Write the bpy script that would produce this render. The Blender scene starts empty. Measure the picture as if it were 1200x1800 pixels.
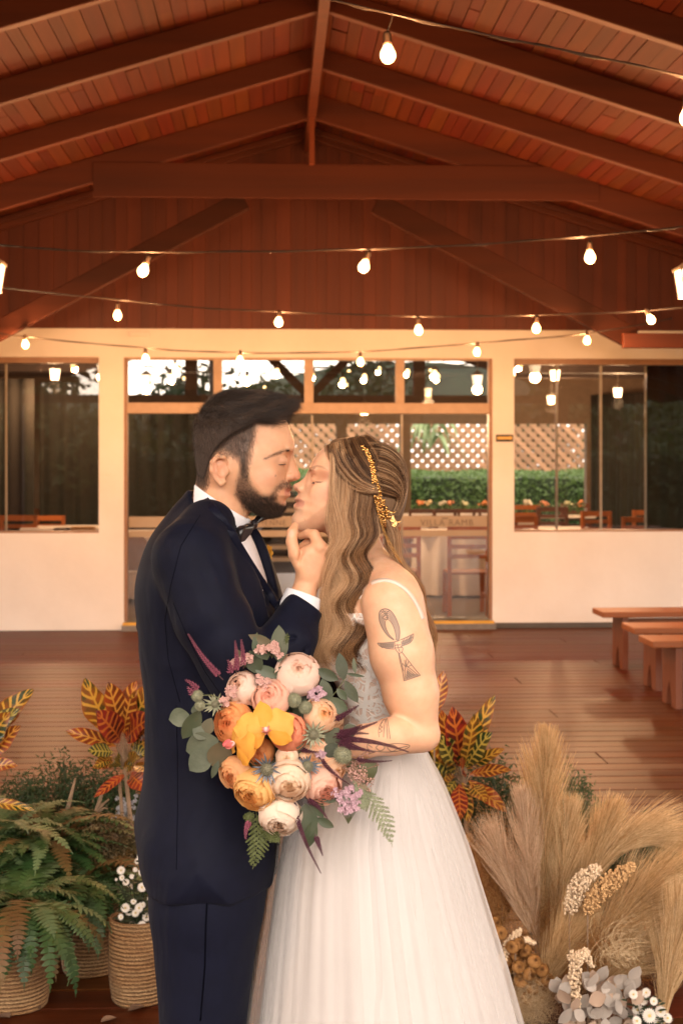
import bpy, bmesh, math, random
import numpy as np
from mathutils import Vector, Matrix, Euler
from mathutils.bvhtree import BVHTree
from mathutils import noise as mnoise

random.seed(7); np.random.seed(7)
R_ = math.radians
scene = bpy.context.scene
COL = scene.collection

# ---------------------------------------------------------------- camera
YAW = math.atan(118/2500)
CAMZ = 1.67
cd = bpy.data.cameras.new('camera'); cam = bpy.data.objects.new('camera', cd); COL.objects.link(cam)
cam.location = (0, 0, CAMZ); cam.rotation_euler = (R_(90), 0, -YAW)
cd.sensor_fit = 'VERTICAL'; cd.sensor_height = 36; cd.lens = 50
cd.shift_y = -100/1800; cd.clip_start = 0.1; cd.clip_end = 400
cd.dof.use_dof = True; cd.dof.focus_distance = 2.72; cd.dof.aperture_fstop = 8
scene.camera = cam
# ---------------------------------------------------------------- world, sun, exposure
SUN_EL, SUN_AZ = 26, 4          # sun stands behind the camera, a little to its right
world = bpy.data.worlds.new('World'); scene.world = world; world.use_nodes = True
nt = world.node_tree; nt.nodes.clear()
wo = nt.nodes.new('ShaderNodeOutputWorld'); bg = nt.nodes.new('ShaderNodeBackground')
sky = nt.nodes.new('ShaderNodeTexSky'); sky.sky_type = 'NISHITA'; sky.sun_disc = False
sky.sun_elevation = R_(SUN_EL); sky.sun_rotation = R_(180 - SUN_AZ)
sky.dust_density = 3; sky.air_density = 1.0; sky.ozone_density = 1
mx = nt.nodes.new('ShaderNodeMix'); mx.data_type = 'RGBA'; mx.inputs[0].default_value = 0.8
mx.inputs[7].default_value = (11.8, 10.3, 9.3, 1)      # the even white of an overcast sky
nt.links.new(sky.outputs[0], mx.inputs[6]); nt.links.new(mx.outputs[2], bg.inputs[0])
bg.inputs[1].default_value = 0.14
nt.links.new(bg.outputs[0], wo.inputs[0])
sl = bpy.data.lights.new('sun', 'SUN'); sl.energy = 1.15; sl.angle = R_(60); sl.color = (1, .87, .75)
sun = bpy.data.objects.new('sun', sl); COL.objects.link(sun)
sd = Vector((math.sin(R_(SUN_AZ))*math.cos(R_(SUN_EL)), -math.cos(R_(SUN_AZ))*math.cos(R_(SUN_EL)), math.sin(R_(SUN_EL))))
sun.rotation_euler = sd.to_track_quat('Z', 'Y').to_euler(); sun.location = sd*30
vs = scene.view_settings; vs.view_transform = 'Standard'; vs.look = 'None'; vs.gamma = 1; vs.exposure = 1.42
vs.use_curve_mapping = False
cy = scene.cycles
cy.use_denoising = True
try: cy.denoiser = 'OPENIMAGEDENOISE'
except Exception: pass
cy.max_bounces = 8; cy.diffuse_bounces = 3; cy.glossy_bounces = 4; cy.transmission_bounces = 6; cy.transparent_max_bounces = 12
cy.sample_clamp_indirect = 6; cy.caustics_reflective = False; cy.caustics_refractive = False

# ---------------------------------------------------------------- frames of reference
FW = Vector((math.sin(YAW), math.cos(YAW), 0)); RT = Vector((math.cos(YAW), -math.sin(YAW), 0)); UP = Vector((0, 0, 1))
CAM = Vector((0, 0, CAMZ)); F = 2500.0
def P(px, py, D):                       # the point seen at (px,py) at depth D metres
    return CAM + (FW + RT*((px-600)/F) + UP*((800-py)/F))*D
def onY(px, py, Y):
    r = FW + RT*((px-600)/F) + UP*((800-py)/F)
    return CAM + r*(Y/r.y)
def onZ(px, py, z=0):
    r = FW + RT*((px-600)/F) + UP*((800-py)/F)
    return CAM + r*((z-CAMZ)/r.z)
# the couple is modelled in units of 1/900 m: x right, y down, d away from the camera
def cw(a):
    a = np.asarray(a, float)
    x = (a[..., 0]-600)/900; z = (800-a[..., 1])/900; y = (2500+a[..., 2])/900
    o = np.empty(a.shape)
    o[..., 0] = RT.x*x + FW.x*y; o[..., 1] = RT.y*x + FW.y*y; o[..., 2] = CAMZ + z
    return o
def q(px, py, d):                       # seen at (px,py) while standing d in front / behind
    k = (2500+d)/2500
    return (600+(px-600)*k, 800+(py-800)*k, d)
def wc(w):                              # world -> couple units
    w = Vector(w) - CAM
    return (600+w.dot(RT)*900, 800-w.z*900, w.dot(FW)*900-2500)

# ---------------------------------------------------------------- mesh helpers
class MB:
    def __init__(s): s.v = []; s.f = []
    def add(s, vs_, fs):
        n = len(s.v); s.v += [tuple(p) for p in vs_]; s.f += [tuple(i+n for i in f) for f in fs]
    def box(s, c, size, rot=None, off=(0, 0, 0)):
        hx, hy, hz = size[0]/2, size[1]/2, size[2]/2
        pts = [Vector((x, y, z)) + Vector(off) for x in (-hx, hx) for y in (-hy, hy) for z in (-hz, hz)]
        if rot is not None: pts = [rot @ p for p in pts]
        s.add([p+Vector(c) for p in pts], [(0,1,3,2),(4,6,7,5),(0,4,5,1),(2,3,7,6),(0,2,6,4),(1,5,7,3)])
    def bb(s, a, b):
        s.box(((a[0]+b[0])/2, (a[1]+b[1])/2, (a[2]+b[2])/2), (abs(b[0]-a[0]), abs(b[1]-a[1]), abs(b[2]-a[2])))
    def beam(s, a, b, w, h):            # a bar from a to b, w across (horizontal), h high
        a, b = Vector(a), Vector(b); d = b-a; L = d.length; d.normalize()
        up = Vector((0,0,1)) if abs(d.z) < .95 else Vector((0,1,0))
        sx = d.cross(up).normalized(); sz = sx.cross(d).normalized()
        pts = [a + sx*i*w/2 + sz*j*h/2 + d*L*k for k in (0, 1) for i in (-1, 1) for j in (-1, 1)]
        s.add(pts, [(0,1,3,2),(4,6,7,5),(0,4,5,1),(2,3,7,6),(0,2,6,4),(1,5,7,3)])
    def tube(s, pts, rad, n=8, cap=True, flat=1.0):
        pts = [Vector(p) for p in pts]
        if not hasattr(rad, '__len__'): rad = [rad]*len(pts)
        base = len(s.v); t0 = None; ref = None
        for i, p in enumerate(pts):
            t = (pts[min(i+1, len(pts)-1)]-pts[max(i-1, 0)])
            t = t.normalized() if t.length > 1e-9 else Vector((0,0,1))
            if ref is None:
                ref = Vector((0,0,1)) if abs(t.z) < .9 else Vector((1,0,0))
            u = (ref - t*ref.dot(t)).normalized(); w = t.cross(u); ref = u
            for k in range(n):
                a = 2*math.pi*k/n
                s.v.append(tuple(p + (u*math.cos(a) + w*math.sin(a)*flat)*rad[i]))
        for i in range(len(pts)-1):
            for k in range(n):
                a, b = base+i*n+k, base+i*n+(k+1) % n
                s.f.append((a, b, b+n, a+n))
        if cap:
            s.f.append(tuple(base+k for k in range(n))[::-1]); m = base+(len(pts)-1)*n
            s.f.append(tuple(m+k for k in range(n)))
    def lathe(s, prof, n=24, c=(0,0,0), cap=False):
        base = len(s.v)
        for r, z in prof:
            for k in range(n):
                a = 2*math.pi*k/n
                s.v.append((c[0]+r*math.cos(a), c[1]+r*math.sin(a), c[2]+z))
        for i in range(len(prof)-1):
            for k in range(n):
                a, b = base+i*n+k, base+i*n+(k+1) % n
                s.f.append((a, b, b+n, a+n))
        if cap:
            s.f.append(tuple(base+k for k in range(n))[::-1]); m = base+(len(prof)-1)*n
            s.f.append(tuple(m+k for k in range(n)))
    def grid(s, pts, closed=False):     # pts[i][j]
        base = len(s.v); m = len(pts[0])
        for r in pts: s.v += [tuple(p) for p in r]
        for i in range(len(pts)-1):
            for j in range(m if closed else m-1):
                a = base+i*m+j; b = base+i*m+(j+1) % m
                s.f.append((a, b, b+m, a+m))
    def ball(s, c, r, n=8, m=5, sc=(1,1,1)):
        base = len(s.v); c = Vector(c)
        for i in range(1, m):
            ph = math.pi*i/m
            for k in range(n):
                a = 2*math.pi*k/n
                s.v.append((c.x+r*sc[0]*math.sin(ph)*math.cos(a), c.y+r*sc[1]*math.sin(ph)*math.sin(a), c.z+r*sc[2]*math.cos(ph)))
        top = len(s.v); s.v.append((c.x, c.y, c.z+r*sc[2])); s.v.append((c.x, c.y, c.z-r*sc[2]))
        for i in range(m-2):
            for k in range(n):
                a, b = base+i*n+k, base+i*n+(k+1) % n
                s.f.append((a, a+n, b+n, b))
        for k in range(n):
            s.f.append((top, base+k, base+(k+1) % n))
            l = base+(m-2)*n; s.f.append((top+1, l+(k+1) % n, l+k))
    def mesh(s, name='mesh'):
        me = bpy.data.meshes.new(name); me.from_pydata(s.v, [], s.f); me.update(); return me

def tag(o, label=None, cat=None, group=None, kind=None):
    if label: o['label'] = label
    if cat: o['category'] = cat
    if group: o['group'] = group
    if kind: o['kind'] = kind
    return o
def thing(name, loc, label, cat, group=None, rz=0):
    o = bpy.data.objects.new(name, None); COL.objects.link(o); o.location = loc; o.rotation_euler = (0, 0, rz)
    o.empty_display_size = .1
    return tag(o, label, cat, group)
def wloc(o):
    l = Vector((0,0,0))
    while o is not None: l += o.location; o = o.parent
    return l
def ob(name, mb, mat, parent=None, local=False, smooth=False, bevel=0, auto=None):
    """link a mesh; world-space vertices are made relative to the parent unless local"""
    me = mb.mesh(name) if isinstance(mb, MB) else mb
    o = bpy.data.objects.new(name, me); COL.objects.link(o)
    if parent is not None:
        o.parent = parent
        if not local: me.transform(Matrix.Translation(-wloc(parent)))
    for m in (mat if isinstance(mat, (list, tuple)) else [mat]): me.materials.append(m)
    if smooth:
        me.shade_smooth()
        if auto: me.set_sharp_from_angle(angle=R_(auto))
    if bevel:
        b = o.modifiers.new('b', 'BEVEL'); b.width = bevel; b.segments = 2; b.limit_method = 'ANGLE'
    return o
def struct(name, mb, mat, **k): return tag(ob(name, mb, mat, **k), kind='structure')
def copy_tree(o, parent=None, loc=None, rz=None, label=None):
    c = o.copy(); COL.objects.link(c)
    if parent is not None: c.parent = parent
    if loc is not None: c.location = loc
    if rz is not None: c.rotation_euler.z = rz
    if label: c['label'] = label
    for ch in [x for x in list(o.children)]: copy_tree(ch, c)
    return c
def inst(me, name, parent, M, mat=None):
    o = bpy.data.objects.new(name, me); COL.objects.link(o); o.parent = parent; o.matrix_local = M
    return o

# ---------------------------------------------------------------- materials
def newmat(name):
    m = bpy.data.materials.new(name); m.use_nodes = True; n = m.node_tree
    return m, n, n.nodes['Principled BSDF']
def N(n, t, **k):
    x = n.nodes.new(t)
    for a, b in k.items(): setattr(x, a, b)
    return x
def c4(c): return (*c, 1) if len(c) == 3 else c
def mixc(n, fac, a, b, mode='MIX'):
    m = N(n, 'ShaderNodeMix', data_type='RGBA', blend_type=mode)
    for s, v in ((0, fac), (6, a), (7, b)):
        if hasattr(v, 'default_value') or isinstance(v, bpy.types.NodeSocket): n.links.new(v, m.inputs[s])
        else: m.inputs[s].default_value = v if s == 0 else c4(v)
    return m.outputs[2]
def noise(n, scale, detail=4, co='Object', stretch=None, rough=.55, dist=0):
    t = N(n, 'ShaderNodeTexCoord'); x = N(n, 'ShaderNodeTexNoise'); x.inputs['Scale'].default_value = scale
    x.inputs['Detail'].default_value = detail; x.inputs['Roughness'].default_value = rough; x.inputs['Distortion'].default_value = dist
    if stretch:
        mp = N(n, 'ShaderNodeMapping'); mp.inputs['Scale'].default_value = stretch
        n.links.new(t.outputs[co], mp.inputs[0]); n.links.new(mp.outputs[0], x.inputs[0])
    else: n.links.new(t.outputs[co], x.inputs[0])
    return x.outputs['Fac']
def ramp(n, fac, a=.35, b=.65, c0=(0,0,0), c1=(1,1,1)):
    r = N(n, 'ShaderNodeValToRGB'); e = r.color_ramp.elements
    e[0].position = a; e[1].position = b; e[0].color = c4(c0); e[1].color = c4(c1)
    n.links.new(fac, r.inputs[0]); return r.outputs[0]
def bump(n, p, fac, strength=.3, dist=.01):
    b = N(n, 'ShaderNodeBump'); b.inputs['Strength'].default_value = strength; b.inputs['Distance'].default_value = dist
    n.links.new(fac, b.inputs['Height']); n.links.new(b.outputs[0], p.inputs['Normal']); return b
def pm(name, col, rough=.6, col2=None, scale=8, stretch=None, bmp=0, bscale=None, bdist=.005, rnd=0, metal=0, spec=.5, sub=0, sheen=0, coat=0, hue=0, trans=0):
    """a plain surface: two tones mixed by noise, fine relief, and tone varying from piece to piece"""
    m, n, p = newmat(name)
    fac = ramp(n, noise(n, scale, 5, stretch=stretch), .3, .7)
    out = mixc(n, fac, col, col2 or tuple(c*.8 for c in col))
    if rnd:
        oi = N(n, 'ShaderNodeObjectInfo'); hv = N(n, 'ShaderNodeHueSaturation')
        mr = N(n, 'ShaderNodeMapRange'); mr.inputs[3].default_value = 1-rnd; mr.inputs[4].default_value = 1+rnd
        n.links.new(oi.outputs['Random'], mr.inputs[0]); n.links.new(mr.outputs[0], hv.inputs['Value'])
        if hue:
            m2 = N(n, 'ShaderNodeMapRange'); m2.inputs[3].default_value = .5-hue; m2.inputs[4].default_value = .5+hue
            mu = N(n, 'ShaderNodeMath', operation='FRACT'); m3 = N(n, 'ShaderNodeMath', operation='MULTIPLY'); m3.inputs[1].default_value = 7.31
            n.links.new(oi.outputs['Random'], m3.inputs[0]); n.links.new(m3.outputs[0], mu.inputs[0]); n.links.new(mu.outputs[0], m2.inputs[0]); n.links.new(m2.outputs[0], hv.inputs['Hue'])
        n.links.new(out, hv.inputs['Color']); out = hv.outputs[0]
    n.links.new(out, p.inputs['Base Color'])
    p.inputs['Roughness'].default_value = rough; p.inputs['Metallic'].default_value = metal
    p.inputs['Specular IOR Level'].default_value = spec
    if sub: p.inputs['Subsurface Weight'].default_value = sub; p.inputs['Subsurface Radius'].default_value = (1, .4, .25); p.inputs['Subsurface Scale'].default_value = .012
    if sheen: p.inputs['Sheen Weight'].default_value = sheen; p.inputs['Sheen Roughness'].default_value = .5
    if coat: p.inputs['Coat Weight'].default_value = coat; p.inputs['Coat Roughness'].default_value = .15
    if bmp: bump(n, p, noise(n, bscale or scale*3, 6, stretch=stretch), bmp, bdist)
    if trans:                           # thin leaves and petals let light through
        tr = N(n, 'ShaderNodeBsdfTranslucent'); ms = N(n, 'ShaderNodeMixShader'); ms.inputs[0].default_value = trans
        n.links.new(out, tr.inputs[0]); n.links.new(p.outputs[0], ms.inputs[1]); n.links.new(tr.outputs[0], ms.inputs[2])
        n.links.new(ms.outputs[0], n.nodes['Material Output'].inputs[0])
    return m
def emis(name, col, s, base=None):
    m, n, p = newmat(name); p.inputs['Base Color'].default_value = c4(base or col)
    p.inputs['Emission Color'].default_value = c4(col); p.inputs['Emission Strength'].default_value = s; return m
def wood(name, c1, c2, rough=.5, along='x', sc=6, bmp=.25, rnd=.2, spec=.5, coat=0, hue=0):
    st = {'x': (.12, 1, 1), 'y': (1, .12, 1), 'z': (1, 1, .12)}[along]
    st = tuple(v*(1 if v == .12 else 3) for v in st)
    return pm(name, c1, rough, c2, sc, st, bmp, sc*3, .003, rnd, spec=spec, coat=coat, hue=hue)
def glassmat(name, refl=.2, tint=(.9,.9,.88)):
    m, n, p = newmat(name); n.nodes.remove(p)
    tr = N(n, 'ShaderNodeBsdfTransparent'); tr.inputs[0].default_value = c4(tint)
    gl = N(n, 'ShaderNodeBsdfGlossy'); gl.inputs['Roughness'].default_value = .004; gl.inputs[0].default_value = (1,1,1,1)
    fr = N(n, 'ShaderNodeFresnel'); fr.inputs[0].default_value = 1.5
    mr = N(n, 'ShaderNodeMapRange'); mr.inputs[3].default_value = refl; mr.inputs[4].default_value = 1
    ms = N(n, 'ShaderNodeMixShader'); n.links.new(fr.outputs[0], mr.inputs[0]); n.links.new(mr.outputs[0], ms.inputs[0])
    n.links.new(tr.outputs[0], ms.inputs[1]); n.links.new(gl.outputs[0], ms.inputs[2])
    n.links.new(ms.outputs[0], n.nodes['Material Output'].inputs[0]); return m
# ================================================================ THE HALL
W = 13.66                                # front face of the end wall
XC = onY(541, 300, W).x                  # ridge line
M_deck = wood('deck wood', (.100,.024,.006), (.052,.012,.0034), .42, 'x', 5, .35, .16, .12, hue=.012)
M_dark = pm('underfloor', (.02,.014,.01), .9)
M_ceil = wood('ceiling boards', (.125,.022,.0045), (.08,.0135,.003), .6, 'y', 5, .2, .18, .25, hue=.01)
M_beam = wood('beams', (.125,.025,.0055), (.082,.016,.004), .5, 'x', 3, .25, .08)
M_gable = wood('gable boards', (.120,.022,.005), (.085,.015,.004), .6, 'z', 4, .2, .14)
M_bench = wood('bench wood', (.30,.095,.024), (.2,.06,.016), .5, 'x', 5, .25, .06)
M_plaster = pm('plaster', (.80,.77,.73), .85, (.71,.675,.63), 1.6, None, .35, 25, .004)
M_frame = pm('brown window frame', (.30,.17,.10), .45, (.24,.13,.075), 20)
M_thr = pm('threshold concrete', (.22,.2,.18), .8, (.15,.135,.12), 20, bmp=.3)
M_yel = pm('yellow strip', (.75,.42,.05), .6)
M_skirt = pm('grey skirting', (.10,.09,.08), .8)

# ---- deck
bm = MB(); bm.bb((-9, -6, -.25), (9, W+.3, -.045)); floor = struct('floor', bm, M_dark)
PW = .15
pm_ = MB(); pm_.bb((-2.995, -PW/2+.004, -.03), (2.995, PW/2-.004, 0)); 
# grip grooves cut along each board
pmesh = MB()
prof = [(-PW/2+.004, -.03), (-PW/2+.004, -.003), (-PW/2+.007, 0)]
for k in ():
    c = k*.024; prof += [(c-.004, 0), (c-.0025, -.0035), (c+.0025, -.0035), (c+.004, 0)]
prof += [(PW/2-.007, 0), (PW/2-.004, -.003), (PW/2-.004, -.03)]
for x in (-2.997, 2.997): pmesh.v += [(x, a, b) for a, b in prof]
n_ = len(prof)
for i in range(n_-1): pmesh.f.append((i, i+n_, i+1+n_, i+1))
pmesh.f.append(tuple(range(n_))); pmesh.f.append(tuple(range(n_, 2*n_))[::-1])
pme = pmesh.mesh('plank'); pme.materials.append(M_deck)
j = 0; y = 2.9
while y < W - PW/2:
    o_ = [-8.3,-5.1,-7.2,-4.1,-6.4,-3.3][(j*5+j//3) % 6]
    for x0 in (o_, o_+6, o_+12):
        inst(pme, 'plank', floor, Matrix.Translation((x0+random.uniform(-.002,.002), y, random.uniform(-.0015, 0))))
    j += 1; y += PW
rest = MB(); rest.bb((-9, -6, -.03), (9, 2.9-PW/2-.004, -.001)); fr = ob('near_boards', rest, M_deck, floor)

# ---- end wall with three openings
def wx(px): return onY(px, 700, W).x
def wz(py): return onY(540, py, W).z
zt = wz(579); zo = wz(629); zs = wz(936); zd = wz(1089)
TH = .22; L_, R2 = -9, 9
xs = dict(lw1=wx(174), d0=wx(218), d1=wx(865), rw0=wx(903))
bm = MB()
bm.bb((L_, W, zo), (R2, W+TH, zt)); bm.bb((L_, W, 0), (xs['lw1'], W+TH, zs))
bm.bb((xs['lw1'], W, 0), (xs['d0'], W+TH, zo)); bm.bb((xs['d1'], W, 0), (xs['rw0'], W+TH, zo))
bm.bb((xs['rw0'], W, 0), (R2, W+TH, zs)); bm.bb((L_, W, zs), (wx(-420), W+TH, zo)); bm.bb((wx(1500), W, zs), (R2, W+TH, zo))
wall = struct('wall_end', bm, M_plaster)
bm = MB(); bm.bb((xs['d1']+.02, W-.02, .0), (R2, W-.001, .05)); s_ = ob('skirting', bm, M_skirt, wall)
bm = MB(); bm.bb((xs['d0']-.01, W-.12, 0), (xs['d1']+.02, W+TH+.2, zd-.035)); t_ = struct('threshold', bm, M_thr)
bm = MB(); bm.bb((xs['d0'], W-.11, zd-.035), (xs['d1'], W-.06, zd-.012)); ob('yellow_strip', bm, M_yel, t_)
# cable box over the door and the way-out sign on the pier
a = onY(228, 583, W-.02); b = onY(263, 592, W-.02)
bm = MB(); bm.bb((a.x, W-.025, b.z), (b.x, W-.001, a.z)); tag(ob('cable_cover', bm, M_plaster, bevel=.004), 'small flat white cover box on the wall above the glass doors', 'cover box')
sg = thing('direction_sign', (0,0,0), 'narrow black and yellow arrow sign on the pier beside the doors', 'sign')
a = onY(871, 764, W); b = onY(901, 776, W)
bm = MB(); bm.bb((a.x, W-.012, b.z), (b.x, W-.001, a.z)); ob('plate', bm, pm('sign black', (.02,.02,.015), .5), sg)
bm = MB(); h = a.z-b.z
m1 = a.z-h*.32; m2 = a.z-h*.68
bm.bb((a.x+.01, W-.0145, m2), (b.x-.03, W-.0125, m1))
bm.add([(b.x-.03, W-.0145, a.z-h*.15), (b.x-.03, W-.0145, b.z+h*.15), (b.x-.008, W-.0145, (a.z+b.z)/2)], [(0,1,2)])
ob('arrow', bm, pm('sign yellow', (.8,.5,.12), .5), sg)

# ---- gable of upright boards above the white wall
TAN = .306
ZR = 4.78                                # underside of the ceiling boards on the ridge
def roofz(x, off=0): return ZR - abs(x-XC)*TAN + off
gable = MB(); gable.add([(x_, y_, z_) for y_ in (W+.046, W+.09) for x_, z_ in ((XC-7, zt+.002), (XC+7, zt+.002), (XC+7, 4.80-7*.306), (XC, 4.80), (XC-7, 4.80-7*.306))], [(0,1,2,3,4),(9,8,7,6,5),(0,5,6,1),(1,6,7,2),(2,7,8,3),(3,8,9,4),(4,9,5,0)]); gb = struct('gable', gable, M_gable)
x = XC-6.0
while x < XC+6.0:
    w = random.choice([.095, .11, .12, .14]); y0 = W-.012-random.choice([0, .003, .005])
    z1 = roofz(x+w/2)+.015
    if z1 > zt+.05:
        bm = MB(); bm.bb((x+.001, y0, zt+.001), (x+w-.001, W+.045, z1)); ob('board', bm, M_gable, gb)
    x += w
bm = MB(); bm.bb((XC-5.8, W-.03, zt-.004), (XC+5.8, W-.026, zt+.014)); 

# ---- roof: boards laid along the hall on rafters
Y0 = 0.1
ro = MB()
for s in (-1, 1):
    a = (XC, Y0, ZR+.10); b = (XC+s*7.2, Y0, ZR+.10-7.2*TAN)
    ro.add([a, b, (b[0], W+.25, b[2]), (a[0], W+.25, a[2]), (a[0],Y0,a[2]+.04), (b[0],Y0,b[2]+.04), (b[0],W+.25,b[2]+.04), (a[0],W+.25,a[2]+.04)],
           [(0,1,2,3),(4,7,6,5),(0,4,5,1),(1,5,6,2),(2,6,7,3),(3,7,4,0)])
roof = struct('roof', ro, M_dark)
ang = math.atan(TAN)
for s in (-1, 1):
    t = .0
    while t < 6.6:
        w = random.choice([.08, .1, .1, .12]); cx = XC + s*(t+w/2)*math.cos(ang); cz = ZR+.03-(t+w/2)*math.sin(ang)
        cuts = [Y0+.02] + sorted(random.uniform(4, 12.5) for _ in range(3)) + [W-.015]
        for c0, c1 in zip(cuts, cuts[1:]):
            if c1-c0 < .1: continue
            bm = MB(); bm.box((0,0,0), (w-.005, c1-c0-.004, .022))
            o = ob('ceiling_board', bm, M_ceil, roof, local=True); o.location = (cx, (c0+c1)/2, cz+random.uniform(-.003,.003)); o.rotation_euler = (0, s*ang, 0)
        t += w
def frame_beam(name, a, b, w, h, parent, mat=None):
    bm = MB(); bm.beam(a, b, w, h); return ob(name, bm, mat or M_beam, parent, bevel=.006)
rafY = [12.3-1.4*k for k in range(9)]
for k, Yr in enumerate(rafY):
    for s in (-1, 1):
        hh = .21 if k == 0 else .155
        zc = ZR+.012-hh/2/math.cos(ang)
        frame_beam('rafter', (XC+s*.02, Yr, zc), (XC+s*6.6, Yr, zc-6.6*TAN), .075, hh, roof)
# trim boards where the roof meets the gable
for s in (-1, 1):
    frame_beam('trim', (XC+s*.03, W-.06, ZR-.06), (XC+s*6.4, W-.06, ZR-.06-6.4*TAN), .07, .07, roof)
    frame_beam('trim', (XC+s*.03, W-.13, ZR-.02), (XC+s*6.4, W-.13, ZR-.02-6.4*TAN), .05, .05, roof)
frame_beam('ridge_beam', (XC, Y0, ZR-.10), (XC, W-.02, ZR-.10), .075, .22, roof)

# ---- the truss in front of the gable
tr = thing('roof_truss', (XC, 12.3, 0), 'brown timber truss with a flat collar beam in front of the gable wall', 'truss')
YT = 12.3
zc0, zc1 = onY(540, 351, YT).z, onY(540, 290, YT).z
bm = MB(); xl, xr = onY(165, 350, YT).x, onY(1050, 350, YT).x
cz_ = (zc0+zc1)/2
bm.bb((xl, YT-.05, zc0), (xr, YT-.0425+.0, zc1)); ob('collar_beam', bm, M_beam, tr, bevel=.005)
bm = MB(); bm.bb((XC-.022, YT-.10, zc1-.01), (XC+.022, YT-.052, ZR-.15)); ob('king_post', bm, wood('post wood', (.3,.075,.03), (.2,.05,.02), .4, 'z'), tr)
YD = 12.42
a1, b1 = onY(430, 352, YD), onY(-40, 602, YD)
M_brace = wood('brace wood', (.055,.013,.005), (.035,.009,.004), .6, 'x', 3, .25, .05, .2)
frame_beam('brace', a1, b1, .09, .17, tr, M_brace)
a2, b2 = onY(660, 358, YD), onY(1112, 596, YD)
frame_beam('brace', a2, b2, .09, .19, tr, M_brace)
c2 = onY(1420, 602, YD-.1)
frame_beam('tie_end', Vector((b2.x-.12, YD-.1, onY(1120,603,YD-.1).z+.02)), Vector((c2.x, YD-.1, onY(1120,603,YD-.1).z+.02)), .07, .13, tr)
c1_ = onY(-50, 600, YD-.1)
frame_beam('tie_end', Vector((-5.6, YD-.1, b1.z-.03)), Vector((b1.x+.1, YD-.1, b1.z-.03)), .07, .13, tr)

# ---- the open front gable behind the camera (it shows in the door glass)
M_bd = wood('dark beams', (.07,.03,.016), (.045,.02,.01), .6, 'x', 3, .2, .05)
ft = thing('entrance_truss', (XC, .2, 0), 'dark timber truss of the open front seen mirrored in the door glass', 'truss')
XV = XC+.35
frame_beam('tie_beam', (-6, .25, 2.74), (7, .25, 2.74), .1, .16, ft, M_bd)
frame_beam('brace', (XV, .25, 2.78), (XV-1.35, .25, 4.15), .1, .17, ft, M_bd)
frame_beam('brace', (XV, .25, 2.78), (XV+1.35, .25, 4.15), .1, .17, ft, M_bd)
for xx in (XV-2.25, XV+2.1): frame_beam('post', (xx, .25, 2.8), (xx, .25, 4.1), .24, .1, ft, M_bd)
for s in (-1, 1):
    frame_beam('rafter', (XC, .25, ZR-.15), (XC+s*6.4, .25, ZR-.15-6.4*TAN), .1, .3, ft, M_bd)
    frame_beam('post', (XC+s*5.2, .25, 0), (XC+s*5.2, .25, 3.1), .24, .24, ft, M_bd)

# ---- frames, panes and glass doors
M_glass = glassmat('window glass', .025, (.95,.93,.90))
M_edge = pm('glass edge', (.32,.28,.22), .3)
M_band = pm('frosted band', (.36,.29,.21), .6, (.33,.26,.18), 4)
def window(name, px0, px1, splits, label, edges):
    t = thing(name, (wx(px0), W+.1, zs), label, 'window')
    x0, x1 = wx(px0), wx(px1)
    bm = MB(); bm.bb((x0, W+.03, zo-.055), (x1, W+.15, zo)); ob('head_frame', bm, M_frame, t)
    bm = MB(); bm.bb((x0, W+.03, zs), (x1, W+.15, zs+.018)); ob('sill', bm, M_frame, t)
    e = [x0]+[wx(s) for s in splits]+[x1]
    for i, (a, b) in enumerate(zip(e, e[1:])):
        bm = MB(); dy = .07+.03*(i % 2); bm.bb((a, W+dy, zs+.018), (b, W+dy+.008, zo-.055)); ob('pane', bm, M_glass, t)
        if i: 
            bm = MB(); bm.bb((a-.012, W+dy-.004, zs+.02), (a+.012, W+dy-.001, zo-.057)); ob('pane_edge', bm, M_edge, t)
    return t
window('window', -420, 174, [8], 'dark sliding window left of the doors', None)
window('window', 903, 1500, [981, 1058, 1138], 'dark sliding window right of the doors with the sunlit hedge behind', None)
dr = thing('glass_doors', (wx(540), W+.1, 0), 'wide glass doors with a glazed transom in the middle of the white wall', 'glass doors')
zb0, zb1 = wz(727), wz(708)
x0, x1 = xs['d0'], xs['d1']
M_alu = pm('aluminium frame', (.42,.30,.21), .45, (.36,.25,.17), 12)
bm = MB(); bm.bb((x0+.03, W+.02, zb0), (x1-.03, W+.14, zb1)); ob('transom_bar', bm, M_alu, dr, bevel=.004)
bm = MB(); bm.bb((x0+.03, W+.03, zo-.02), (x1-.03, W+.14, zo)); ob('head_frame', bm, M_alu, dr)
for a in (x0, x1-.03):
    bm = MB(); bm.bb((a, W+.02, zd-.01), (a+.03, W+.14, zo)); ob('jamb', bm, M_frame, dr)
bars = [(375,390), (535,551), (696,711)]
pp = [x0+.03]
for a, b in bars:
    bm = MB(); bm.bb((wx(a), W+.03, zb1), (wx(b), W+.13, zo-.02)); ob('mullion', bm, M_alu, dr, bevel=.004); pp += [wx(a), wx(b)]
pp.append(x1-.03)
M_glass2 = glassmat('transom glass', .27, (.6,.58,.55))
for a, b in zip(pp[::2], pp[1::2]):
    bm = MB(); bm.bb((a, W+.08, zb1), (b, W+.086, zo-.02)); ob('transom_pane', bm, M_glass2, dr)
e = [x0+.03, wx(390), wx(549), wx(707), x1-.03]
M_ink = pm('etched lettering', (.17,.13,.09), .7)
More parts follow.
